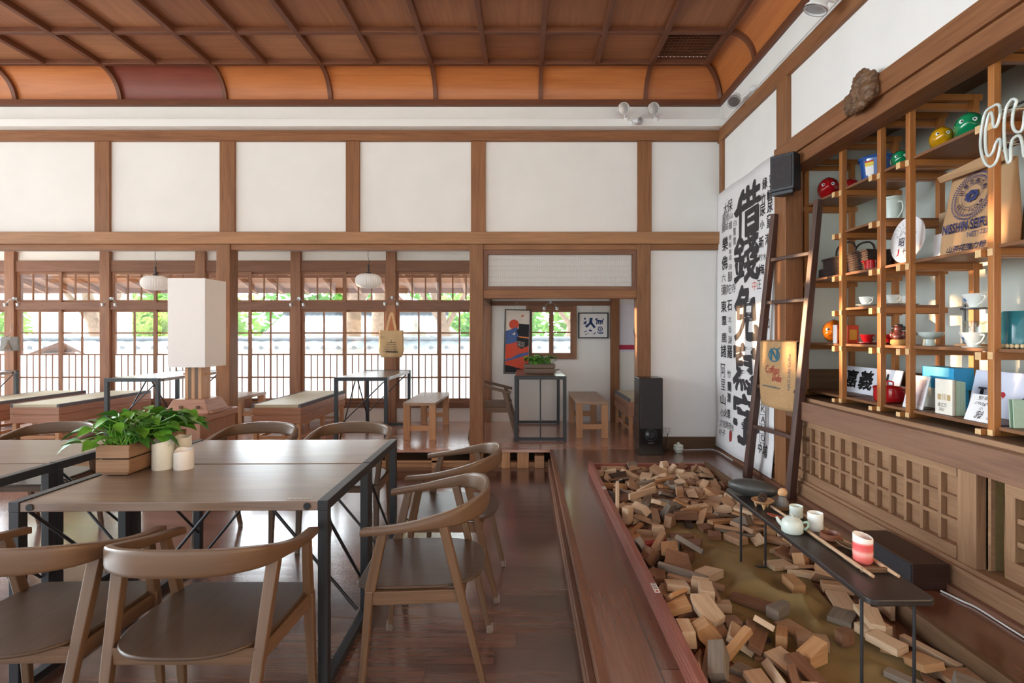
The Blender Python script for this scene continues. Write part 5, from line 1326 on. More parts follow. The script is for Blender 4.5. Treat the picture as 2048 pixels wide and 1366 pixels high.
for i in range(64):
    a0 = 2 * PI * i / 64; a1 = a0 + .06
    for r0, r1 in ((.112, .122), (.096, .104)):
        q.add([fs(Vector((0, c0[0] - r * math.cos(a), c0[1] + r * math.sin(a)))) for r, a in ((r0, a0), (r1, a0), (r1, a1), (r0, a1))], [(0, 1, 2, 3)], [[(0, 0)] * 4])
for i in range(40):
    a0, a1 = 2 * PI * i / 40, 2 * PI * (i + 1) / 40
    for r0, r1 in ((.092, .094), (.057, .0595)): q.add([fs(Vector((0, c0[0] - r * math.cos(a), c0[1] + r * math.sin(a)))) for r, a in ((r0, a0), (r1, a0), (r1, a1), (r0, a1))], [(0, 1, 2, 3)], [[(0, 0)] * 4])
def arc(s_, a0, a1, r, hh, flip):
    for i, chh in enumerate(s_):
        a = a0 + (a1 - a0) * i / max(1, len(s_) - 1)
        u = (0, -(math.sin(a)), -math.cos(a)) if not flip else (0, -(-math.sin(a)), math.cos(a))
        v = (0, -math.cos(a), math.sin(a)) if not flip else (0, math.cos(a), -math.sin(a))
        if chh != ' ': q.text(chh, (0, c0[0] - r * math.cos(a), c0[1] + r * math.sin(a)), u, v, None, hh, .02, fn=fs)
arc('山茶花強力粉', 2.75, .4, .075, .027, False); arc('BEST FLOUR', PI + .5, 2 * PI - .5, .077, .02, True)
for i in range(7): a = 2 * PI * i / 7; q.add([fs(Vector((0, c0[0] - .026 * math.cos(a) - .018 * math.cos(b_), c0[1] + .02 * math.sin(a) + .013 * math.sin(b_)))) for b_ in (0, 1.05, 2.1, 3.14, 4.2, 5.2)], [tuple(range(6))], [[(0, 0)] * 6])
q.build('wheat_emblem', navy, t)
t = sack('grain_sack', 'olive-brown cloth sack with a red label at the right edge behind the flour sack', (2.40, 2.33, 1.8085), .42, .48, .09, olive, 9)
q = MB(); q.box(-.062, -.058, -.14, -.02, .08, .32); q.build('label', sred, t)
q = MB(); q.prism([(.055 * math.cos(i * PI / 12), .055 * math.sin(i * PI / 12)) for i in range(24)], .030, .034, Matrix(((0, 0, -1, .0), (-1, 0, 0, -.03), (0, 1, 0, .39), (0, 0, 0, 1)))); q.build('dark_emblem', gry, t)
# ---- cups
def cup(loc, mat, label, r=.042, saucer=.06, rz=0, group='', hm=None):
    t = thing('cup_and_saucer', label, 'cup', loc, rz)
    q = MB(); q.lathe([(.025, 0), (saucer * .6, .003), (saucer, .011), (saucer, .013), (saucer * .6, .006), (.001, .005)], n=28); q.build('saucer', mat, t, smooth=50)
    q = MB(); q.lathe([(.021, .006), (.022, .01), (.034, .03), (r, .058), (r + .001, .062), (r - .002, .062), (.03, .03), (.018, .014), (.001, .013)], n=28); c_ = q.build('cup', mat, t, smooth=50)
    q = MB(); q.tube(catmull([(0, -r * .95, .052), (0, -r - .018, .05), (0, -r - .014, .03), (0, -.03, .02)], 5), .0035, 7); q.build('handle', hm or mat, c_, smooth=60)
cup(lev(1733, 2.2, 1.565), M['white'], 'white cup and saucer on the middle shelf, nearest the ladder')
cup(lev(1787, 2.26, 1.565), M['white'], 'white cup and saucer on the middle shelf, second from the ladder')
cup(lev(1817, 2.42, 1.565), M['white'], 'white cup and saucer on the middle shelf, farthest from the ladder')
cup(lev(1735, 2.21, 1.323), PR, 'red cup with a black handle, next to the orange tin', hm=M['blackgloss'])
cup(lev(1777, 2.35, 1.323), PR, 'red cup with a black handle, half hidden by the little laughing figure', hm=M['blackgloss'])
# ---- orange box, card
t = thing('tea_tin', 'orange-red tea box with a gold label beside the red cups', 'box', (2.24, 3.68, 1.3315))
q = MB(); q.box(-.04, .04, -.06, .06, 0, .125); q.build('box_body', flat('orange red card', (206, 66, 30), .45, var=.03), t, bevel=.003)
q = MB(); q.box(-.0415, -.0405, -.03, .035, .02, .1); q.box(-.025, .025, -.0615, -.0605, .025, .095); q.build('gold_label', flat('gold label', (214, 160, 54), .4), t)
o = MB(); o.box(2.185, 2.19, 3.715, 3.76, 1.3315, 1.46); o = o.build('white_card', M['paper']); tag(o, 'narrow white card standing between the brown toy head and the orange box', 'card')
# ---- laughing figure
t = thing('figurine', 'small dark brown laughing seated figure on a straw-coloured base', 'figurine', lev(1797, 2.215, 1.323), -.9)
q = MB(); q.lathe([(.034, 0), (.042, .01), (.04, .03), (.03, .036), (.001, .036)], n=18); q.build('base', flat('straw', (182, 142, 84), .7, var=.2, scale=80), t, smooth=50)
q = MB(); q.ball((0, 0, .058), .036, .03, .028, 18, 12); q.ball((0, -.008, .095), .021, .02, .023, 16, 12, fn=lambda d: 1 + .06 * math.exp(-(d.x ** 2 + (d.z) ** 2) / .02) * max(0, -d.y)); q.ball((-.03, -.005, .06), .014, .016, .022, 10, 8); q.ball((.03, -.005, .06), .014, .016, .022, 10, 8); q.ball((0, -.024, .05), .022, .014, .02, 12, 8)
q.build('body', flat('plum brown glaze', (98, 52, 50), .3, var=.2), t, smooth=60)
q = MB()
for sx in (-1, 1): q.ball((sx * .026, .002, .1), .014, .012, .012, 10, 8)
q.ball((0, .006, .116), .022, .018, .01, 12, 8); q.build('headcloth', M['black'], t, smooth=60)
# ---- stem bowl
o = MB(); o.lathe([(.03, 0), (.028, .01), (.026, .036), (.04, .042), (.064, .056), (.072, .075), (.07, .077), (.06, .064), (.03, .052), (.001, .05)], n=32)
o = o.build('stem_bowl', flat('pale celadon', (196, 210, 206), .18, var=.03), None, smooth=50, loc=lev(1858, 2.26, 1.323)); tag(o, 'pale celadon footed bowl on the cup shelf', 'bowl')
# ---- drippers
def dripper(t, z0, y0, x0, r=.058):
    q = MB(); q.lathe([(.046, 0), (.048, .004), (.024, .006), (.026, .012), (r, .07), (r + .002, .074), (r - .002, .074), (.022, .014), (.001, .013)], (x0, y0, z0), 30)
    q.tube(catmull([(x0 - .01, y0 - r + .006, z0 + .062), (x0 - .01, y0 - r - .016, z0 + .06), (x0 - .01, y0 - r + .002, z0 + .03), (x0 - .01, y0 - .028, z0 + .016)], 5), .004, 8); d = q.build('dripper', M['white'], t, smooth=50)
    q = MB(); rr_ = .046
    for i in range(3): a = 2.85 + i * .07; q.quad(*[Vector((x0 + (rr_ + .001 + (zz - .04) * .55) * math.cos(aa), y0 + (rr_ + .001 + (zz - .04) * .55) * math.sin(aa), z0 + zz)) for aa, zz in ((a, .035), (a + .07, .035), (a + .07, .05), (a, .05))])
    q.build('blue_mark', flat('blue mark', (46, 104, 182), .5), d)
t = thing('coffee_dripper', 'white ceramic coffee dripper standing on the shelf before the drip stand', 'dripper', lev(1947, 2.215, 1.323)); dripper(t, 0, 0, 0)
t = thing('drip_stand', 'white coffee dripper on a black stand over a glass jug', 'drip stand', lev(1950, 2.375, 1.323))
q = MB(); q.box(-.05, .05, -.06, .075, 0, .014); q.build('wooden_base', M['pine'], t, bevel=.002)
q = MB(); q.tube([(0, .066, .014), (0, .066, .225)], .006, 8); q.lathe([(.062, .196), (.062, .203), (.03, .203), (.03, .196), (.062, .196)], n=28, caps=False); q.box(-.008, .008, .05, .07, .194, .205); q.build('stand', M['black'], t, smooth=35)
dripper(t, .203, 0, 0)
jar = glassm('jug glass', .14, (.92, .95, .94, 1))
q = MB(); q.lathe([(.045, .016), (.046, .12), (.05, .135), (.047, .135), (.043, .12), (.042, .02), (.001, .018)], n=28); q.tube(catmull([(0, -.044, .12), (0, -.08, .125), (0, -.084, .08), (0, -.045, .05)], 6), .006, 8); q.build('glass_jug', jar, t, smooth=40)
# ---- teal jar
t = thing('teal_jar', 'teal glazed cylinder jar with a string of pale shells round its foot', 'jar', lev(2038, 2.285, 1.323))
q = MB(); q.lathe([(.062, 0), (.064, .01), (.062, .165), (.058, .172), (.054, .165), (.054, .02), (.001, .018)], n=32); q.build('jar_body', flat('teal glaze', (36, 106, 116), .12, var=.15, scale=30), t, smooth=40)
q = MB()
for i in range(26): a = 2 * PI * i / 26; q.ball((.074 * math.cos(a), .074 * math.sin(a), .011), .008, .011, .011, 8, 6)
q.build('shell_string', flat('pale shell', (214, 192, 150), .5, var=.15), t, smooth=60)
# ---- lowest shelf
BZ = .9752
t = thing('white_sign', 'white board with black brush characters on the lowest shelf, near the ladder', 'sign', (2.37, 3.72, BZ)); t.rotation_euler = (0, math.radians(14), 0)
q = MB(); q.box(0, .006, -.335, .27, 0, .19); q.build('board', flat('cool white board', (224, 226, 234), .7, var=.01), t, bevel=.001)
q = MB(); U, V = (0, -1, 0), (0, 0, 1); q.text('嘉', (-.001, .165, .1), U, V, .14, .13, .03, jit=.04); q.text('義', (-.001, -.0, .1), U, V, .15, .14, .035, jit=.04); q.text('人', (-.001, -.21, .1), U, V, .14, .12, .03, jit=.04); q.build('characters', M['ink'], t)
t = thing('enamel_pot', 'red enamel cooking pot with a lid on the lowest shelf', 'pot', lev(1780, 2.29, .965))
q = MB(); q.lathe([(.075, 0), (.085, .008), (.09, .03), (.088, .078), (.092, .082), (.092, .086)], n=32); q.ball((0, .1, .07), .02, .014, .006, 10, 6); q.ball((0, -.1, .07), .02, .014, .006, 10, 6); q.build('body', PR, t, smooth=40)
q = MB(); q.lathe([(.094, .086), (.09, .094), (.05, .104), (.001, .106)], n=32); q.tube(catmull([(-.0, -.028, .102), (0, -.024, .125), (0, .024, .125), (0, .028, .102)], 5), .005, 8); q.build('lid', PR, t, smooth=50)
t = thing('photo_card', 'white-bordered photo card leaning just right of the red enamel pot', 'card', (2.2, 3.02, BZ)); t.rotation_euler = (0, math.radians(14), 0)
q = MB(); q.box(0, .004, -.085, .07, 0, .19); q.build('card', M['paper'], t)
q = MB(); q.box(-.001, 0, -.07, .055, .02, .17); q.build('picture', flat('faded photo', (206, 192, 196), .5, var=.25, scale=18), t)
blue = flat('cyan blue box', (42, 156, 204), .5, var=.03)
o = MB(); o.box(2.33, 2.43, 2.90, 3.1, BZ, BZ + .115, m=0, mx=1); o.box(2.329, 2.331, 2.9, 2.98, BZ + .001, BZ + .114, m=0); o = o.build('blue_box', [blue, flat('pale cream side', (222, 222, 206), .7)], None, bevel=.002); tag(o, 'sky-blue and cream box lying under another blue box', 'box')
o = MB(); o.box(2.33, 2.44, 2.88, 3.11, BZ + .1155, BZ + .235); o.box(2.328, 2.33, 2.885, 3.105, BZ + .172, BZ + .174); o = o.build('blue_box', blue, None, bevel=.002); tag(o, 'plain sky-blue box stacked on top of the sky-blue and cream box', 'box')
mint = flat('mint book', (178, 206, 182), .8, var=.03)
for i, (x, d, m_, lb) in enumerate(((2.2, .012, flat('ivory cover', (226, 220, 208), .75, var=.02), 'ivory booklet with a barcode-like print at the front of the mint books'), (2.213, .01, flat('sage spine', (176, 176, 142), .8), 'thin sage booklet right behind the ivory booklet'),
        (2.2245, .022, mint, 'mint green book third from the front, behind the sage booklet'), (2.248, .014, mint, 'mint green book fourth from the front of the row'), (2.2635, .012, mint, 'rearmost mint green book of the row'))):
    t = thing('booklet', lb, 'book', (x, 2.785, BZ), 0, 'booklets standing on the lowest shelf')
    q = MB(); q.box(0, d, -.056 + .002 * i, .058, 0, .185 - .003 * i); q.build('cover', m_, t, bevel=.001)
    if i == 0:
        q = MB()
        for k in range(3): q.box(-.001, 0, .04 - k * .008 - .006, .04 - k * .008, .075, .105)
        for k in range(5): q.box(-.001, 0, .012 - k * .006 - .002, .012 - k * .006, .075, .108)
        q.box(-.001, 0, -.044, -.022, .075, .105); q.build('gold_print', flat('dull gold', (176, 152, 104), .6), t)
        q = MB(); q.text('潘立杰', (-.0008, .01, .05), (0, -1, 0), (0, 0, 1), .06, .022, shear=.2, jit=.06); q.text('2020', (-.0008, .015, .025), (0, -1, 0), (0, 0, 1), .035, .014, shear=.2, jit=.05); q.build('handwriting', M['ink'], t)
t = thing('souvenir_sign', 'white board with a red heart and bold letters on the lowest shelf', 'sign', (2.385, 2.40, BZ)); t.rotation_euler = (0, math.radians(12), 0)
q = MB(); q.box(0, .006, -.45, .46, 0, .235); q.build('board', flat('lilac white board', (210, 212, 228), .7, var=.01), t, bevel=.003)
q = MB(); U, V = (0, -1, 0), (0, 0, 1); q.text('I', (-.001, .395, .11), U, V, .022, .062, .03)
for dz in (.08, .14): q.box(-.0015, -.0005, .37, .42, dz - .005, dz + .005)
q.build('lettering', gry, t); q = MB()
q.text('CHIAYI', (-.001, -.03, .085), U, V, .42, .075, .035)
q.build('bold_lettering', gry, t); q = MB()
for i, yy in enumerate((.105, .055, .01)):
    for dz in (.05, .12): q.box(-.0015, -.0005, yy - .02, yy + .02, dz - .004, dz + .004)
q.build('letter_serif', gry, t)
q = MB(); hp = [(.030 * (math.sin(a) ** 3) * 1.1, .028 * (13 * math.cos(a) - 5 * math.cos(2 * a) - 2 * math.cos(3 * a) - math.cos(4 * a)) / 15) for a in [i * PI / 16 for i in range(32)]]
q.prism(hp, 0, .001, Matrix(((0, 0, -1, -.0005), (-1, 0, 0, .29), (0, 1, 0, .11), (0, 0, 0, 1)))); q.build('heart', flat('heart red', (178, 34, 48), .6), t)
t = thing('autograph_card', 'square white card with handwriting leaning at the front of the lowest shelf', 'card', (2.185, 2.565, BZ)); t.rotation_euler = (0, math.radians(20), 0)
q = MB(); q.box(0, .003, -.085, .075, 0, .135); q.build('card', M['paper'], t)
q = MB(); q.text('堅果鋪', (-.001, -.01, .118), U, V, .09, .02, shear=.2, jit=.05); q.text('magic', (-.001, -.005, .09), U, V, .1, .022, shear=.4, jit=.05); q.text('小', (-.001, .0, .066), U, V, .02, .02, jit=.05); q.text('雅', (-.001, .0, .034), U, V, .05, .04, shear=.3, jit=.08); q.text('2020', (-.001, -.06, .022), U, V, .03, .01, jit=.04); q.build('handwriting', M['ink'], t)
for i, y in enumerate((2.405, 2.385)):
    q = MB(); q.hexa([(-.03, .012, 0), (.04, .012, 0), (-.03, .016, 0), (.04, .016, 0), (-.02, .03, .125), (.03, .03, .125), (-.02, .033, .125), (.03, .033, .125)])
    o = q.build('mint_card', mint, None, loc=(2.225, y - .02, BZ)); tag(o, ('tent-like mint green card propped next to the handwritten card' if i == 0 else 'outermost mint green card, nearest the viewer on the lowest shelf'), 'card')

# ---- neon letters in front of the shelf
neon = flat('milky neon tube', (200, 208, 203), .2, var=.02, coat=.5)
def crop(pts): return [atX(1600 + x / 3.415, 60 + y / 3.415, 2.075) for x, y in pts]
t = thing('neon_sign', 'unlit white neon tube letters hanging before the open shelf', 'sign')
for nm, pts in (('tube_letter', [(1340, 508), (1268, 560), (1240, 680), (1234, 800), (1258, 898), (1302, 934), (1346, 888), (1370, 770), (1358, 744), (1336, 780), (1318, 832), (1290, 862), (1270, 820), (1266, 700), (1284, 600), (1304, 562), (1316, 600), (1320, 650), (1336, 664), (1354, 630), (1368, 560), (1360, 515)]),
                ('tube_letter', [(1448, 470), (1410, 530), (1394, 650), (1400, 800), (1418, 900), (1438, 890), (1440, 800), (1456, 742), (1500, 722), (1520, 780), (1530, 860), (1556, 850), (1570, 760), (1570, 640), (1560, 540), (1536, 560), (1528, 640), (1512, 690), (1476, 694), (1452, 650), (1456, 560), (1478, 492), (1470, 474)]),
                ('tube_letter', [(1640, 500), (1618, 560), (1612, 700), (1620, 850), (1640, 890), (1660, 850), (1664, 700), (1660, 560)])):
    P = crop(pts); P = catmull(P + [P[0]], 4)[:-1]
    q = MB(); q.tube(P, .0062, 8, closed=True); q.build(nm, neon, t, smooth=70)
q = MB()
for px, py in ((1375, 545), (1372, 770), (1462, 540), (1445, 780), (1530, 560)):
    p = crop([(px, py)])[0]; q.tube([p, p + Vector((.055, -.01, 0))], .006, 8); q.tube([p + Vector((.0, 0, .012)), p + Vector((0, 0, -.016))], .0085, 10)
q.build('standoff', jar, t, smooth=50)
q = MB(); a, c = crop([(1330, 560)])[0], crop([(1700, 420)])[0]; q.tube([a + Vector((.03, 0, .0)), Vector((a.x + .03, 2.0, a.z + .0))], .005, 6); a = crop([(1370, 800)])[0]; q.tube([a + Vector((.03, 0, 0)), Vector((a.x + .03, 2.0, a.z))], .008, 6); q.tube([(2.09, 2.1, a.z), (2.09, 2.1, 2.66)], .004, 6); q.build('support_bar', M['black'], t)
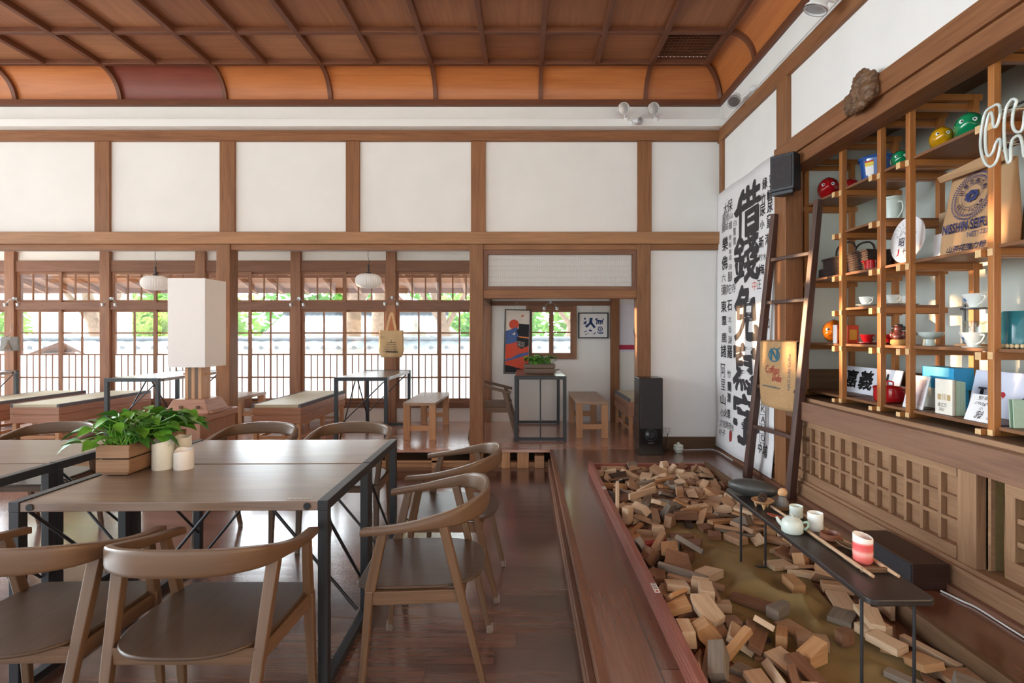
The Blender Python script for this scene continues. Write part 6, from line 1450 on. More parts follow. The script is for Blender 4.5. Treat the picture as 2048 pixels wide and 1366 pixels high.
BLOCKS = [[3,0,57,26,26,804,4097,234,855,0,0,519],[0,0,42,36,20,654,3796,245,474,474,-525,-525],[4,0,60,36,7,1373,4091,216,909,0,0,-416],[0,0,70,32,11,744,4412,219,847,0,0,532],[1,0,52,35,31,1081,3607,243,645,-645,290,-290],[1,0,52,30,26,1520,3611,235,0,696,-718,0],[1,0,130,18,10,724,3412,219,610,0,0,-792],[0,0,53,32,15,1127,4089,224,836,0,0,548],[4,0,92,20,12,719,4318,220,992,0,0,-127],[4,0,42,29,25,1508,4053,238,614,-614,350,-350],[0,0,73,15,9,1295,3911,218,333,0,0,943],[1,0,99,15,14,1388,4485,222,777,0,0,630],[3,0,45,30,29,1352,4243,232,583,-643,294,400],[2,0,73,22,24,1004,3319,260,8,20,1000,-1],[0,0,33,25,23,997,4540,232,966,-1,0,-259],[0,0,51,31,19,1205,3502,228,587,0,0,-810],[0,0,122,21,13,1026,3364,221,652,0,0,-759],[0,0,76,31,6,745,4151,248,190,520,824,-120],[2,0,32,32,28,1105,3775,227,686,700,97,-170],[0,0,82,49,10,1028,4104,238,52,989,105,91],[2,0,97,19,7,691,4284,216,131,0,0,991],[3,0,65,29,13,984,3631,222,600,0,0,800],[1,0,74,24,22,943,3864,231,639,0,0,-769],[0,0,70,35,25,1160,4225,233,461,0,0,-887],[0,0,30,28,26,1308,4516,234,989,0,0,148],[2,0,98,13,14,867,4487,222,504,0,0,-864],[0,0,38,28,32,1199,3685,241,270,0,0,-963],[0,0,42,30,29,869,3753,238,771,0,0,637],[0,0,81,48,13,770,4504,241,0,0,218,976],[1,0,69,25,9,1221,3652,233,679,679,198,198],[1,0,42,25,21,1303,4339,230,850,0,0,-526],[2,0,71,24,15,1424,4328,223,694,669,230,138],[0,0,56,36,21,1365,4061,246,407,0,0,-913],[0,0,68,41,8,1415,3434,240,289,-1,0,-957],[0,0,50,48,11,1211,4098,239,268,202,-57,940],[2,0,47,32,11,707,4359,252,163,-23,706,689],[2,0,124,20,9,813,4372,235,963,19,70,-259],[0,0,53,35,22,1410,3655,231,0,245,970,0],[4,0,43,36,24,1149,3556,245,308,308,-637,-637],[3,0,63,27,11,1245,3841,220,0,102,-995,0],[4,0,75,28,7,909,4152,216,0,656,-755,0],[2,0,74,44,14,744,3611,222,302,0,0,953],[1,0,56,23,26,1067,3656,307,631,0,0,-776],[1,0,45,41,12,1507,3867,220,969,0,0,-246],[1,0,47,32,14,1254,4218,223,304,0,0,953],[2,0,115,16,9,1070,4231,263,298,-499,-501,641],[3,0,59,40,7,1367,4356,234,242,-64,-245,937],[0,0,77,28,13,857,3580,221,902,0,0,433],[2,0,54,24,27,797,3446,223,381,480,-520,-596],[0,0,39,33,30,955,3737,250,958,-41,-180,-220],[1,0,81,23,12,994,4126,255,453,67,-82,-885],[0,0,81,31,9,714,3912,218,871,0,0,492],[0,0,50,37,7,1125,4314,216,0,-508,861,0],[1,0,72,25,8,1104,3419,217,530,0,0,-848],[0,0,86,32,14,603,3739,253,466,-542,454,-532],[2,0,32,38,31,1147,3621,296,261,2,840,476],[0,0,81,23,9,1220,4070,255,673,-54,203,-710],[0,0,75,34,8,621,3617,217,715,0,0,-700],[0,0,53,26,22,1194,3937,231,0,941,-339,0],[2,0,55,46,9,985,3532,218,0,-850,-527,0],[2,0,58,39,14,1298,3968,235,939,-144,54,-308],[4,0,67,34,28,1254,3581,236,0,988,-155,0],[0,0,63,40,9,924,4507,255,744,215,240,-586],[2,0,51,38,28,1296,4427,264,143,252,-426,-857],[0,0,51,33,7,901,4132,237,638,-31,-27,-769],[2,0,68,30,10,719,3894,241,350,0,0,937],[2,0,120,24,9,594,3415,329,1,-707,-1,-707],[0,0,39,33,32,907,3979,240,5,0,0,1000],[1,0,46,44,8,1398,3898,227,951,-3,175,-255],[0,0,76,23,9,1134,3475,263,16,192,-978,-80],[0,0,85,16,9,1352,4179,226,581,780,184,137],[2,0,76,44,8,1463,4451,234,945,-11,99,-312],[0,0,86,27,11,660,4239,235,624,67,54,-777],[4,0,62,23,27,897,3475,232,283,-283,-648,648],[2,0,79,27,9,1314,3854,226,147,249,896,339],[0,0,57,32,11,850,3834,220,995,0,0,-96],[1,0,58,45,13,788,3690,236,412,-5,116,904],[0,0,66,33,27,1084,4305,275,870,226,60,-434],[1,0,86,21,10,1402,3397,266,846,-8,-40,-531],[1,0,58,49,8,1149,4015,266,56,141,7,-988],[2,0,64,34,13,1479,4246,221,293,0,0,956],[4,0,54,41,16,720,3771,224,0,-747,-665,0],[0,0,61,32,9,1170,4512,218,932,0,0,-362],[0,0,81,28,14,831,3590,260,512,-98,161,-838],[0,0,99,22,11,751,4567,231,0,0,-707,707],[0,0,71,40,10,680,3503,233,551,85,57,-828],[0,0,50,31,7,821,3913,216,0,988,-156,0],[1,0,94,21,14,1046,3397,258,117,117,-697,-697],[4,0,75,45,14,911,3517,268,168,118,-971,121],[3,0,86,18,9,635,4133,231,374,-837,398,12],[0,0,88,47,8,1261,3798,238,610,100,-78,782],[4,0,57,41,15,1025,4448,224,931,0,0,365],[4,0,80,26,11,967,3660,249,100,-2,1,995],[3,0,86,43,7,1437,4010,238,215,-894,-368,-138],[2,0,57,28,8,1023,3805,216,0,352,-936,1],[0,0,37,25,29,1323,3913,275,446,140,176,-866],[1,0,62,32,10,1314,3670,245,345,-305,-239,855],[2,0,61,28,25,615,4373,250,697,-120,53,705],[1,0,88,21,8,1121,3359,243,849,53,-143,506],[2,0,68,40,20,1349,3779,253,485,164,-17,859],[0,0,67,40,15,997,4250,223,638,0,0,770],[1,0,73,25,23,1015,3980,233,449,-449,-547,547],[2,0,63,26,27,909,3362,274,706,412,-575,-37],[0,0,61,34,16,950,4378,224,826,0,0,-564],[1,0,70,47,9,816,4341,251,798,88,-13,596],[3,0,45,39,12,1172,3751,233,389,-700,103,590],[4,0,55,34,19,1077,4376,238,51,994,56,83],[0,0,57,48,9,1477,4497,253,398,-82,58,-912],[1,0,91,14,12,724,3807,259,62,-896,440,4],[0,0,113,18,11,1129,4470,220,0,915,-404,0],[0,0,75,31,28,1247,4319,258,794,362,-259,-414],[0,0,75,44,12,970,4250,254,815,2,-13,579],[2,0,77,24,8,732,4175,254,118,71,-213,-967],[1,0,46,24,15,917,4047,238,673,-503,497,217],[2,0,121,24,11,1427,3587,269,457,418,557,553],[0,0,50,25,24,1079,3995,256,246,496,819,-149],[0,0,74,34,16,1115,3861,234,248,38,148,957],[0,0,91,21,11,681,4068,229,69,-69,-704,704],[1,0,92,22,8,1365,4331,259,412,-124,740,-517],[0,0,65,25,10,1186,4338,277,919,83,-345,174],[4,0,65,38,7,1153,3865,254,658,-33,149,737],[1,0,74,16,11,996,3682,277,937,-254,112,212],[0,0,96,17,12,888,3882,266,165,297,-701,-627],[4,0,118,24,9,1058,4087,273,202,31,-61,-977],[2,0,88,13,8,1469,4405,238,702,-675,210,-84],[1,0,66,25,14,1466,3807,223,301,0,0,954],[4,0,55,28,24,843,4184,232,0,-747,-665,0],[4,0,85,18,10,763,3311,234,949,26,84,-302],[1,0,88,32,13,1478,4293,245,109,965,224,-77],[0,0,82,35,10,1014,4410,260,963,-83,-36,254],[0,0,62,38,10,1274,4201,266,223,-970,-95,15],[0,0,60,37,16,1477,3706,246,706,-706,35,-35],[2,0,46,43,15,1274,4084,259,335,-267,222,-876],[0,0,68,35,9,695,3707,251,852,25,-11,524],[4,0,97,19,9,1405,3286,232,51,385,918,-77],[1,0,107,19,11,1408,3514,254,556,-296,-40,775],[4,0,95,21,10,974,3567,255,299,-264,-653,644],[1,0,56,33,20,1303,3492,242,982,-18,-128,-139],[2,0,67,49,6,1421,3904,237,126,487,-856,-121],[0,0,50,34,23,647,3336,259,667,-233,-667,-234],[3,0,56,26,26,904,4447,261,934,322,2,156],[1,0,72,32,14,1458,4127,223,768,0,0,-641],[3,0,60,26,9,801,3779,236,264,-411,-734,471],[0,0,66,39,15,1178,3698,291,249,0,0,968],[3,0,42,32,32,1366,3582,250,813,-274,442,-261],[0,0,123,22,9,817,3687,289,651,709,176,205],[0,0,90,24,9,824,3356,251,749,86,21,657],[0,0,48,33,15,1107,3874,283,21,-344,930,-131],[4,0,43,23,18,962,3420,232,665,665,241,241],[4,0,104,14,11,1045,3886,269,103,935,319,-113],[4,0,88,30,11,719,3969,252,894,-84,125,423],[4,0,53,46,10,819,4000,251,704,7,285,-651],[3,0,54,40,28,1187,4518,270,571,571,-418,-417],[4,0,73,27,26,742,3409,269,446,249,425,747],[0,0,53,42,7,1508,4414,257,676,178,53,713],[2,0,50,29,29,1343,3271,239,459,198,714,491],[0,0,57,23,13,1134,4424,248,899,301,-221,-227],[3,0,97,14,12,916,3959,287,299,0,0,-954],[2,0,88,32,11,857,4277,259,216,-138,-964,-75],[0,0,69,25,20,1057,3540,248,919,14,133,-371],[1,0,65,42,7,1250,4446,244,977,152,137,60],[0,0,55,29,27,1004,3785,253,0,223,975,0],[2,0,37,32,24,639,3448,258,101,-847,522,16],[1,0,73,31,21,739,4225,261,172,-83,548,-815],[1,0,84,42,8,1429,3226,216,996,0,0,94],[4,0,76,46,12,1479,3353,244,56,0,0,-998],[0,0,127,22,10,1433,3393,219,886,0,0,-463],[0,0,97,19,7,1282,3383,241,957,-34,129,256],[1,0,49,35,14,1103,3082,223,605,0,0,-796],[1,0,53,30,9,1206,3205,218,0,-132,-991,0],[1,0,78,20,13,1189,3361,221,39,0,0,-999],[3,0,104,14,11,1235,3104,223,686,-686,169,-171],[1,0,67,33,7,1508,3391,216,877,0,0,-480],[0,0,53,24,13,1206,3416,222,0,-5,1000,0],[0,0,43,27,31,1505,3522,240,0,-997,-78,0],[1,0,53,39,11,1095,3225,219,0,-230,973,0],[2,0,68,29,8,1497,3243,227,385,218,591,674],[1,0,73,45,14,932,2963,223,0,-1000,4,0],[4,0,50,50,7,797,3193,215,0,-701,-713,0],[0,0,56,38,18,1205,3032,227,858,0,0,-514],[0,0,106,16,7,670,3207,216,867,0,0,499],[1,0,42,32,24,897,3287,240,306,306,-638,-638],[2,0,81,18,13,1212,3154,232,197,125,482,844],[0,0,112,22,11,1226,3293,233,962,-16,59,264],[0,1,57,49,13,822,2014,241,517,-116,185,-828],[2,1,97,19,10,700,2947,231,992,84,-46,82],[2,1,64,40,7,891,2093,216,807,0,0,-591],[0,1,62,47,16,680,2230,241,985,14,-138,100],[2,1,52,35,7,898,1936,215,969,0,0,-248],[2,1,53,23,26,722,2830,235,394,0,0,-919],[1,1,55,26,24,840,2755,233,450,0,0,-893],[0,1,82,24,7,671,2894,216,131,0,0,-991],[2,1,83,43,10,716,3041,218,201,0,0,980],[4,1,55,40,19,638,2562,227,631,0,0,-776],[4,1,80,47,7,654,2429,215,861,0,0,509],[0,1,68,28,12,960,1820,246,639,31,-59,766],[0,1,31,34,26,780,3106,240,474,-525,-474,-525],[0,1,73,37,6,623,2992,242,71,704,707,13],[3,1,78,21,8,663,2129,230,90,-90,701,-701],[2,1,69,25,18,817,2290,226,87,0,0,996],[2,1,49,45,14,637,2217,263,4,-136,-28,990],[2,1,55,40,16,1133,1660,224,575,0,0,-818],[2,1,49,38,28,1038,1917,246,165,-165,688,-688],[0,1,37,28,34,812,2908,236,566,566,423,423],[4,1,81,43,15,738,2155,279,777,135,69,-611],[0,1,44,37,23,788,2383,253,375,600,375,-600],[0,1,59,36,12,671,2318,230,43,98,-992,-74],[1,1,86,43,11,760,2789,274,782,22,3,623],[1,1,68,48,15,689,2402,254,83,658,-745,73],[1,1,61,40,20,897,2582,229,950,0,0,311],[4,1,59,32,14,620,2816,264,828,-148,541,-10],[0,1,47,31,9,649,2274,274,252,121,-433,-857],[4,1,113,13,8,845,2362,242,627,-74,-85,-771],[2,1,78,21,13,874,2812,282,323,207,144,912],[1,1,58,32,10,835,2155,234,103,720,685,-50],[4,1,48,35,33,698,2042,250,653,650,278,-272],[0,1,50,32,29,783,2290,278,549,-549,-446,446],[2,1,73,24,18,741,2502,227,0,285,958,0],[1,1,72,48,14,772,2644,260,918,350,0,-185],[1,1,125,18,11,758,2547,250,740,-580,213,-265],[2,1,53,33,7,764,1816,234,903,1,-1,-429],[1,1,111,17,13,723,2898,248,84,-483,867,86],[0,1,80,34,11,780,1708,241,612,106,-83,779],[2,1,102,19,11,838,2510,222,927,111,-34,-357],[0,1,116,16,11,843,1774,247,167,-638,685,-311],[0,1,45,24,9,693,3085,233,702,-702,81,-81],[2,1,67,37,12,907,3062,221,999,0,0,-44],[4,1,44,34,29,648,2748,248,131,-417,571,695],[0,1,90,15,13,765,1934,259,213,-259,940,58],[2,1,69,40,27,668,1824,259,244,530,-599,-548],[4,1,79,46,10,657,1365,219,0,-992,125,0],[4,1,63,34,26,618,2040,243,506,506,494,494],[4,1,124,22,12,651,1888,231,383,383,-595,-594],[4,1,57,41,23,931,1692,232,810,0,0,587],[0,1,75,35,12,663,1713,221,999,0,0,42],[0,1,88,39,16,934,1457,225,0,895,447,0],[3,1,60,27,12,659,1606,220,946,0,0,-323],[0,1,89,23,15,773,2125,224,712,0,0,702],[1,1,90,38,8,708,1823,216,0,-149,989,0],[0,1,147,21,13,864,1672,241,556,589,392,437],[4,1,56,53,11,661,1682,247,486,0,0,-874],[3,1,107,17,8,612,1889,234,89,-574,734,-353],[0,1,82,41,8,936,1868,228,827,62,25,-558],[1,1,96,38,11,952,2105,249,27,-835,-472,282],[2,1,85,42,11,867,2009,252,475,-95,142,-863],[0,2,60,42,10,1297,2705,219,123,0,0,-992],[0,2,55,34,21,1457,3147,241,850,84,-32,519],[0,2,59,45,10,1492,1815,219,11,0,0,-1000],[2,2,73,46,11,1445,3026,220,331,0,0,944],[0,2,62,47,9,1391,2805,231,385,-56,132,-912],[0,2,84,44,8,1398,2341,217,607,0,0,-794],[0,2,60,32,18,1382,2104,227,117,0,0,-993],[4,2,112,15,12,1432,2910,220,175,0,0,-984],[3,2,118,20,13,1409,2585,221,974,0,0,-228],[3,2,72,21,7,1382,1781,215,0,794,-607,0],[2,2,41,23,23,1444,2242,232,852,0,0,524],[0,2,61,34,6,1324,3017,227,738,-152,-133,644],[2,2,76,44,12,1381,2129,260,546,0,0,-838],[0,2,32,32,32,1489,2964,267,84,0,-1,-996],[1,2,69,28,8,1374,2647,233,105,-7,-244,-964],[0,2,46,40,9,1390,1998,217,446,0,0,-895],[2,2,30,25,29,1412,2715,245,431,-89,193,877],[2,2,59,36,26,1451,2767,251,54,-943,301,134],[0,2,56,33,22,1460,1717,243,271,75,-69,957],[1,2,70,38,13,1405,1886,234,693,-144,46,705],[0,2,103,15,11,1501,1966,219,576,0,0,818],[0,2,47,34,25,1484,2859,254,645,-101,133,-746],[0,2,59,34,14,1353,1984,243,544,0,0,839],[0,2,35,34,31,1504,3068,260,233,-363,-462,775],[0,2,85,34,13,1314,3168,234,520,111,177,828],[0,2,47,35,30,1483,2596,255,592,42,188,782],[2,2,100,14,10,1534,2605,218,1,735,-679,-1],[0,2,61,28,11,1293,1578,219,869,0,0,495],[0,2,65,24,20,1440,2446,228,0,991,-135,0],[0,2,58,28,21,1257,2482,229,714,0,0,700],[1,2,69,32,9,1534,2266,240,528,-528,-470,470],[3,2,43,25,11,1541,2867,233,681,-191,-681,190],[0,2,44,30,21,1506,2964,323,1,637,-771,1],[2,2,81,47,7,1448,2510,233,372,916,-88,-124],[2,2,67,24,26,1528,2757,248,71,704,704,-71],[0,2,55,44,12,1320,2205,221,397,0,0,-918],[0,2,42,39,25,1224,1650,233,991,0,0,-132],[0,2,103,20,10,1324,1773,218,444,0,0,896],[1,2,95,41,10,1445,1344,230,0,0,150,989],[1,2,66,46,7,1503,1573,216,718,0,0,696],[0,2,83,46,18,1405,1609,236,490,-58,103,-863],[0,3,42,26,20,985,2033,234,362,362,-607,-607],[2,3,55,30,24,1076,2232,232,968,0,0,252],[0,3,61,39,7,1076,2124,215,569,0,0,823],[0,3,56,25,21,1090,2014,230,989,0,0,-150],[4,3,38,25,24,1231,2039,233,976,0,0,220],[2,3,85,33,14,996,2328,223,382,0,0,924]]
# ================================================================== KERB FRAME, CLOTH, WOOD OFFCUTS
kerbw = wood('red-brown kerb board', (122, 60, 48), (168, 96, 78), .38, .45)
t = thing('timber_kerb', 'red-brown board frame on the raised floor holding the wood offcuts', 'kerb')
q = MB(); q.box(.552, .582, .9, 4.61, .2, .292)
for zz in (.225, .248, .27): q.box(.550, .5525, .9, 4.61, zz, zz + .004)
q.build('board', kerbw, t, bevel=.004)
q = MB(); q.box(.582, 1.556, 4.582, 4.61, .2, .275); q.build('board', kerbw, t, bevel=.004)
q = MB(); q.box(1.556, 1.586, .9, 4.61, .2, .285); q.build('board', M['alcove'], t, bevel=.004)
for y, hgt in ((2.265, .085), (3.77, .07)):
    q = MB(); q.box(.556, .579, y, y + hgt, .2922, .2928); f = q.build('sticker', M['paper'], t)
    q = MB()
    for i in range(4):
        for j in range(2): q.box(.559 + j * .009, .566 + j * .009, y + .03 + i * .011, y + .036 + i * .011, .2929, .2931)
    q.box(.558, .577, y + .075, y + .081, .2929, .2931); q.build('sticker_text', M['ink'], f)
    q = MB(); q.prism([(.5675 + .007 * math.cos(i * PI / 6), y + .014 + .007 * math.sin(i * PI / 6)) for i in range(12)], .2929, .2931); q.build('red_mark', sred, f)
from collections import defaultdict
cent = [(b[5] / 1000, b[6] / 1000) for b in BLOCKS]
def fold(x, y):
    d = min((x - a) ** 2 + (y - b) ** 2 for a, b in cent) ** .5
    m = min(1, max(0, (d - .08) / .10)); m = m * m * (3 - 2 * m)
    n1 = noise.noise(Vector((x * 2.2 + y * 1.6, y * .9 - x * 2.4, 3.1)))
    n2 = abs(noise.noise(Vector((x * 5 + y * 2.2, y * 1.8 - x * 3, 9.4))))
    return .2035 + m * (.05 * max(0, n1 + .15) + .08 * (.42 - min(.42, n2)))
clothm = flat('olive cotton cloth', (138, 116, 74), .9, var=.08, scale=14, bump=.1)
q = MB(); q.surf(60, 110, lambda u, w: Vector((.74 + .66 * u + .05 * math.sin(w * 9), 1.3 + 2.0 * w + .06 * math.sin(u * 5), fold(.74 + .66 * u + .05 * math.sin(w * 9), 1.3 + 2.0 * w + .06 * math.sin(u * 5)))))
o = q.build('ground_cloth', clothm, None, smooth=80); tag(o, 'rumpled olive-brown cloth spread inside the kerb under the offcuts', 'cloth')
bw = {'pale': wood('pale offcut', (182, 148, 112), (216, 184, 148), .6, .3, rand=.1, grain=1.6), 'tan': wood('tan offcut', (146, 108, 76), (184, 142, 106), .6, .3, rand=.12, grain=1.6), 'honey': wood('honey offcut', (166, 114, 70), (200, 150, 98), .6, .3, rand=.1, grain=1.6),
      'brown': wood('brown offcut', (108, 70, 48), (148, 102, 72), .6, .3, rand=.12, grain=1.6), 'grey': wood('weathered grey offcut', (104, 92, 80), (146, 130, 114), .75, .2, rand=.12, grain=2), 'dark': wood('dark offcut', (48, 38, 34), (84, 66, 56), .5, .4, rand=.1, grain=1.6), 'red': wood('red painted offcut', (138, 46, 46), (172, 66, 62), .6, .3, grain=1.6)}
def bpoly(kind, lx, ly):
    if kind == 0: return [(-lx, -ly), (lx, -ly), (lx, ly), (-lx, ly)]
    if kind == 1: return [(-lx, -ly), (lx, -ly), (lx * .45, ly), (-lx, ly)]
    if kind == 2: return [(-lx, -ly), (lx, -ly * .2), (lx, ly), (-lx, ly)]
    if kind == 3: return [(-lx, -ly), (lx, -ly), (lx * .2, ly), (-lx * .3, ly)]
    return [(-lx, -ly * .6), (-lx * .4, -ly), (lx * .5, -ly), (lx, -ly * .3), (lx * .8, ly), (-lx * .7, ly)]
from mathutils import Quaternion
reg = ('in the heap at the far end of the kerb', 'in the strip along the left kerb board', 'in the strip beneath and beside the low tea bench', 'lying on the open olive cloth')
adj = {'pale': 'pale freshly sawn', 'tan': 'tan sawn', 'honey': 'honey-coloured sawn', 'brown': 'brown sawn', 'grey': 'weathered grey', 'dark': 'dark brown-black', 'red': 'red-painted'}
rr = random.Random(11); redleft = True
for b in BLOCKS:
    k, rg, lx, ly, lz = b[0], b[1], b[2] / 1000, b[3] / 1000, b[4] / 1000
    c = rr.choices(['pale', 'tan', 'honey', 'brown', 'grey', 'dark'], [28, 32, 12, 16, 9, 3])[0]
    if redleft and rg == 1 and 2.4 < b[6] / 1000 < 3.0: c = 'red'; redleft = False
    shp = 'slat' if lx > 3.2 * ly else 'slab' if lz < .02 else 'chunk'
    if k and shp != 'slat': shp = 'angled ' + shp
    q = MB(); q.prism(bpoly(k, lx, ly), -lz, lz)
    o = q.build('wood_offcut', bw[c], None, bevel=.0015)
    o.location = (b[5] / 1000, b[6] / 1000, b[7] / 1000); o.rotation_mode = 'QUATERNION'; o.rotation_quaternion = Quaternion([v / 1000 for v in b[8:12]]).normalized()
    lb = '%s wood %s %s' % (adj[c], shp, reg[rg])
    tag(o, lb, 'wood block', lb.replace(adj[c], adj[c]) + 's' if 0 else '%s wood %ss %s' % (adj[c], shp, reg[rg]))
# ================================================================== TEA BENCH
t = thing('tea_bench', 'long narrow black bench table set across the wood offcuts', 'bench')
q = MB(); pts = []
for cx_, cy, a0 in ((1.29, 1.72, -90), (1.29, 2.89, 0), (1.13, 2.89, 90), (1.13, 1.72, 180)):
    for i in range(7): a = math.radians(a0 + i * 15); pts.append((cx_ + .03 * math.cos(a), cy + .03 * math.sin(a)))
ebony = wood('ebonised wood', (28, 24, 24), (50, 42, 40), .38, .5)
q.prism([(p[1], -p[0]) for p in pts], .528, .55, Matrix(((0, -1, 0, 0), (1, 0, 0, 0), (0, 0, 1, 0), (0, 0, 0, 1)))); q.build('bench_top', ebony, t, bevel=.004, smooth=40)
for y, xs in ((1.76, (1.118, 1.292)), (2.7, (1.1, 1.225))):
    q = MB()
    for x in xs: q.tube([(x, y, .207), (x, y, .53)], .0055, 10)
    q.tube([(xs[0], y, .212), (xs[1], y, .212)], .0055, 10); q.tube([(xs[0], y, .524), (xs[1], y, .524)], .0055, 10); q.build('leg_frame', M['black'], t, smooth=50)
TB = .55
def on_b(px, py): return atZ(px, py, TB)
c = on_b(1512, 992)
q = MB(); R = rotz(-.62).to_3x3()
q.ball((0, 0, .046), .125, .05, .046, 28, 16, R=R, fn=lambda d: 1 + .05 * noise.noise(d * 1.6))
o = q.build('black_stone', flat('dark scholar stone', (58, 58, 56), .4, var=.15, scale=25), None, smooth=70, loc=(1.185, 2.76, TB)); tag(o, 'large smooth black oval stone at the far end of the low black bench', 'stone')
terr = flat('pale terracotta', (198, 156, 112), .75, var=.15, scale=40)
t = thing('tripod_dish', 'small clay dish on three feet beside the black stone', 'dish', (1.158, 2.585, TB))
q = MB(); q.lathe([(.001, .022), (.03, .022), (.05, .036), (.052, .04), (.046, .038), (.02, .03), (.001, .029)], n=24)
for a in (.3, 2.4, 4.5): q.lathe([(.003, 0), (.007, .01), (.012, .026)], (.03 * math.cos(a), .03 * math.sin(a), 0), 8)
q.build('dish', terr, t, smooth=50)
q = MB()
for i in range(7):
    for k in range(7):
        a = k * 2 * PI / 7 + i * .45; r = .018 * math.sin(PI * (i + 1.4) / 8.5); z = .004 + i * .006
        q.ball((r * math.cos(a), r * math.sin(a), z), .0065, .0065, .0035, 6, 4)
q.merge_d = 0
o = q.build('pine_cone', flat('pine cone brown', (74, 58, 50), .7, var=.3), None, smooth=60, loc=(1.158, 2.585, TB + .03)); tag(o, 'small brown pine cone sitting in the tripod clay dish', 'pine cone')
t = thing('stoppered_vase', 'little speckled grey vase topped with a pale wooden knob', 'vase', (1.252, 2.575, TB))
q = MB(); q.lathe([(.02, 0), (.03, .006), (.031, .018), (.022, .042), (.016, .058), (.02, .064), (.001, .064)], n=24); q.build('vase', flat('speckled grey', (112, 108, 104), .7, var=.35, scale=180), t, smooth=50)
q = MB(); q.ball((0, 0, .078), .022, .021, .022, 16, 10, fn=lambda d: 1 + .15 * noise.noise(d * 2)); q.build('stopper', terr, t, smooth=60)
def leafdish(loc, rz, L, W, mat, name, label, cat, d=.006):
    q = MB(); n = 14
    def p(u, w, z): x = (u - .5) * L; hw = W * .5 * math.sin(PI * min(.999, max(.001, u))) ** .75; y = (w - .5) * 2 * hw; return Vector((x, y, z + d * ((w - .5) * 2) ** 2 + d * .8 * ((u - .5) * 2) ** 2))
    q.surf(n, 6, lambda u, w: p(u, w, .002)); o = q.build(name, mat, None, smooth=70, solid=.003, loc=loc); o.rotation_euler = (0, 0, rz); tag(o, label, cat)
leafdish((1.152, 2.44, TB + .003), -.9, .075, .032, flat('red-brown husk', (150, 76, 58), .6), 'seed_husk', 'reddish curled seed husk on the bench before the tripod dish', 'husk')
leafdish((1.148, 2.345, TB + .003), -1.1, .06, .018, flat('dry tan leaf', (168, 130, 84), .7), 'dry_leaf', 'dry tan leaf on the bench beside the little teapot', 'leaf')
leafdish((1.262, 2.055, TB + .012), 2.0, .12, .045, wood('dark leaf tray', (84, 66, 50), (124, 98, 74), .45), 'leaf_scoop', 'brown boat-shaped wooden scoop between the wooden ring and the red cup', 'scoop', .01)
# two-pole tray
t = thing('pole_tray', 'long wooden tray of two slim poles and cross boards on the black bench', 'tray')
pole = wood('peeled pole', (172, 132, 96), (208, 170, 132), .6, grain=2)
for x in (1.2, 1.288): q = MB(); q.tube([(x - .006, 2.57, TB + .013), (x, 2.2, TB + .013), (x, 1.92, TB + .013), (x + .002, 1.83, TB + .012)], [.006, .007, .0075, .006], 8); q.build('pole', pole, t, smooth=50)
q = MB(); q.box(1.2, 1.288, 1.91, 2.0, TB + .001, TB + .007); q.box(1.2, 1.288, 2.1, 2.36, TB + .001, TB + .007); q.build('board', M['chair'], t)
for y in (1.885, 2.54): q = MB(); q.box(1.195, 1.293, y - .008, y + .008, TB + .001, TB + .018); q.build('cross_bar', M['chair'], t, bevel=.002)
# teapot and cups
cel = flat('pale celadon glaze', (204, 214, 206), .22, var=.04, scale=20)
t = thing('teapot', 'small pale celadon teapot on the black bench', 'teapot', (1.142, 2.265, TB))
q = MB(); q.lathe([(.036, 0), (.043, .006), (.044, .03), (.041, .05), (.033, .058), (.03, .06), (.001, .061)], n=30); q.build('body', cel, t, smooth=50)
q = MB(); q.lathe([(.031, .0605), (.026, .066), (.008, .069), (.004, .072), (.008, .078), (.001, .081)], n=24); q.build('lid', cel, t, smooth=50)
q = MB(); q.tube([(-.034, .012, .03), (-.05, .018, .045), (-.058, .02, .06)], [.012, .008, .005], 10); q.build('spout', cel, t, smooth=50)
q = MB(); q.tube(catmull([(.03, -.026, .05), (.046, -.036, .056), (.05, -.036, .04), (.036, -.03, .022)], 5), .005, 8); q.build('handle', flat('green-tinged handle', (150, 178, 158), .3), t, smooth=50)
def tcup(x, y, z, r, h, m, label):
    q = MB(); q.lathe([(r * .9, 0), (r, .005), (r * .97, h * .55), (r, h * .58), (r, h - .002), (r * .96, h), (r * .88, h - .003), (r * .86, h - .012), (.001, h - .013)], n=28); o = q.build('tea_cup', m, None, smooth=45, loc=(x, y, z)); tag(o, label, 'cup')
tcup(1.246, 2.435, TB + .007 + .0005, .029, .052, cel, 'pale celadon tea cup with a green tinge, the farther of the two')
tcup(1.246, 2.275, TB + .007 + .0005, .031, .074, M['white'], 'taller white lidded tea cup, nearer than the green-tinged one')
q = MB(); q.lathe([(.03, 0), (.038, .006), (.039, .026), (.035, .029), (.033, .024), (.032, .008), (.001, .007)], n=28); o = q.build('wooden_bowl', wood('ring bowl', (104, 58, 40), (140, 84, 60), .4), None, smooth=45, loc=(1.247, 2.165, TB + .0075)); tag(o, 'shallow reddish brown wooden bowl on the two-pole tray', 'bowl')
t = thing('red_cup', 'tall white cup with a red-glazed lower body at the near end of the tray', 'cup', (1.246, 1.955, TB + .0075))
rg_, nt, bb = newmat('red fading glaze')
tc = N(nt, 'ShaderNodeTexCoord'); sp = N(nt, 'ShaderNodeSeparateXYZ'); nt.links.new(tc.outputs['Object'], sp.inputs[0])
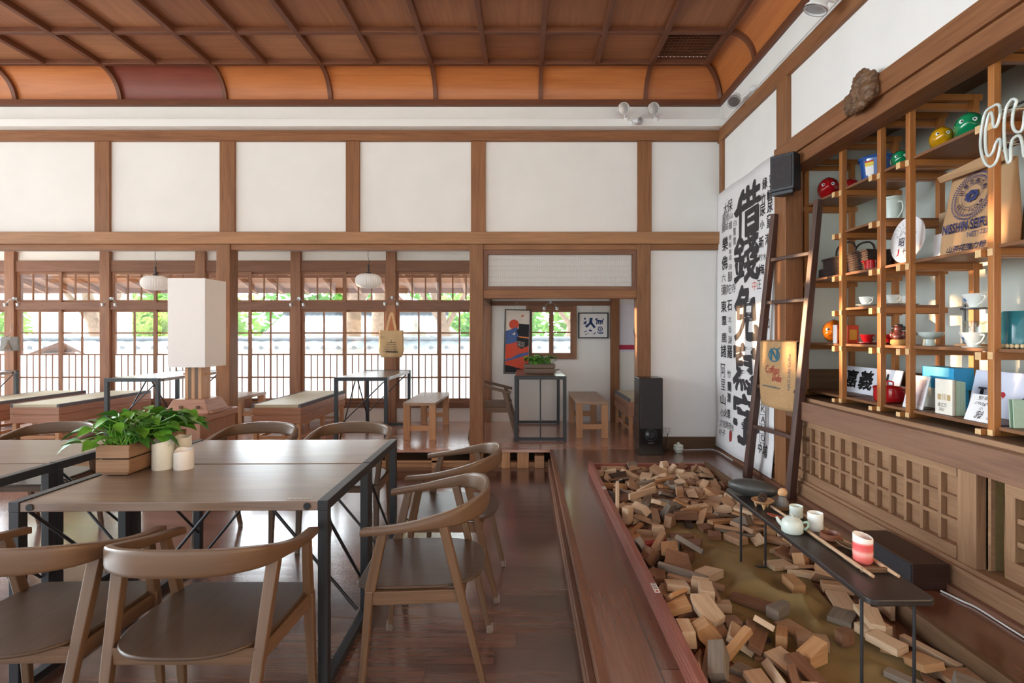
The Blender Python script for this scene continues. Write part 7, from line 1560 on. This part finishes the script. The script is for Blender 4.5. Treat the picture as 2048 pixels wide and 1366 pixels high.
rp = N(nt, 'ShaderNodeValToRGB'); el = rp.color_ramp.elements; ml = N(nt, 'ShaderNodeMath', operation='MULTIPLY'); ml.inputs[1].default_value = 10; nt.links.new(sp.outputs[2], ml.inputs[0]); nt.links.new(ml.outputs[0], rp.inputs['Fac'])
el[0].position = 0; el[0].color = S(232, 120, 116); el[1].position = .79; el[1].color = S(240, 236, 230)
for p_, c_ in ((.2, (230, 112, 108)), (.38, (240, 178, 168)), (.5, (228, 104, 102)), (.68, (222, 88, 88)), (.74, (234, 150, 144))): e = el.new(p_); e.color = S(*c_)
nt.links.new(rp.outputs['Color'], bb.inputs['Base Color']); bb.inputs['Roughness'].default_value = .25
q = MB(); n = 32; rings = []
for r, z in ((.027, 0), (.032, .006), (.0335, .04), (.033, .085)): rings.append([Vector((r * math.cos(k * 2 * PI / n), r * math.sin(k * 2 * PI / n), z)) for k in range(n)])
def rimz(k): return .098 + .007 * math.cos(k * 2 * PI / n - 2.4)
for r, dz in ((.033, -.002), (.0315, 0), (.029, -.002)): rings.append([Vector((r * math.cos(k * 2 * PI / n), r * math.sin(k * 2 * PI / n), rimz(k) + dz)) for k in range(n)])
for r, z in ((.028, .05), (.02, .03), (.002, .03)): rings.append([Vector((r * math.cos(k * 2 * PI / n), r * math.sin(k * 2 * PI / n), z)) for k in range(n)])
q.loft(rings); q.build('cup_body', rg_, t, smooth=50)
# centre speaker on the floor
t = thing('long_speaker', 'long low black loudspeaker lying on the floor by the coffered panel', 'speaker', (1.9, 2.69, .2))
q = MB(); q.box(-.09, .085, -.215, .215, .002, .122); q.build('cabinet', wood('dark walnut veneer', (50, 30, 24), (80, 48, 38), .4), t, bevel=.003)
q = MB(); q.box(-.098, -.088, -.212, .212, .004, .12); q.build('grille', M['ink'], t, bevel=.003)
q = MB(); q.box(-.099, -.0975, -.06, .0, .02, .026); q.build('badge', flat('gold badge', (190, 160, 96), .3, metal=.6), t)
q = MB(); q.tube(catmull([(1.93, 2.46, .206), (1.95, 2.36, .207), (1.965, 2.3, .207), (1.96, 2.1, .207), (1.955, 1.7, .207)], 6), .004, 6); o = q.build('floor_cable', M['whitemetal'], None, smooth=60); tag(o, 'thin white cable on the floor trailing from the long low loudspeaker', 'cable')
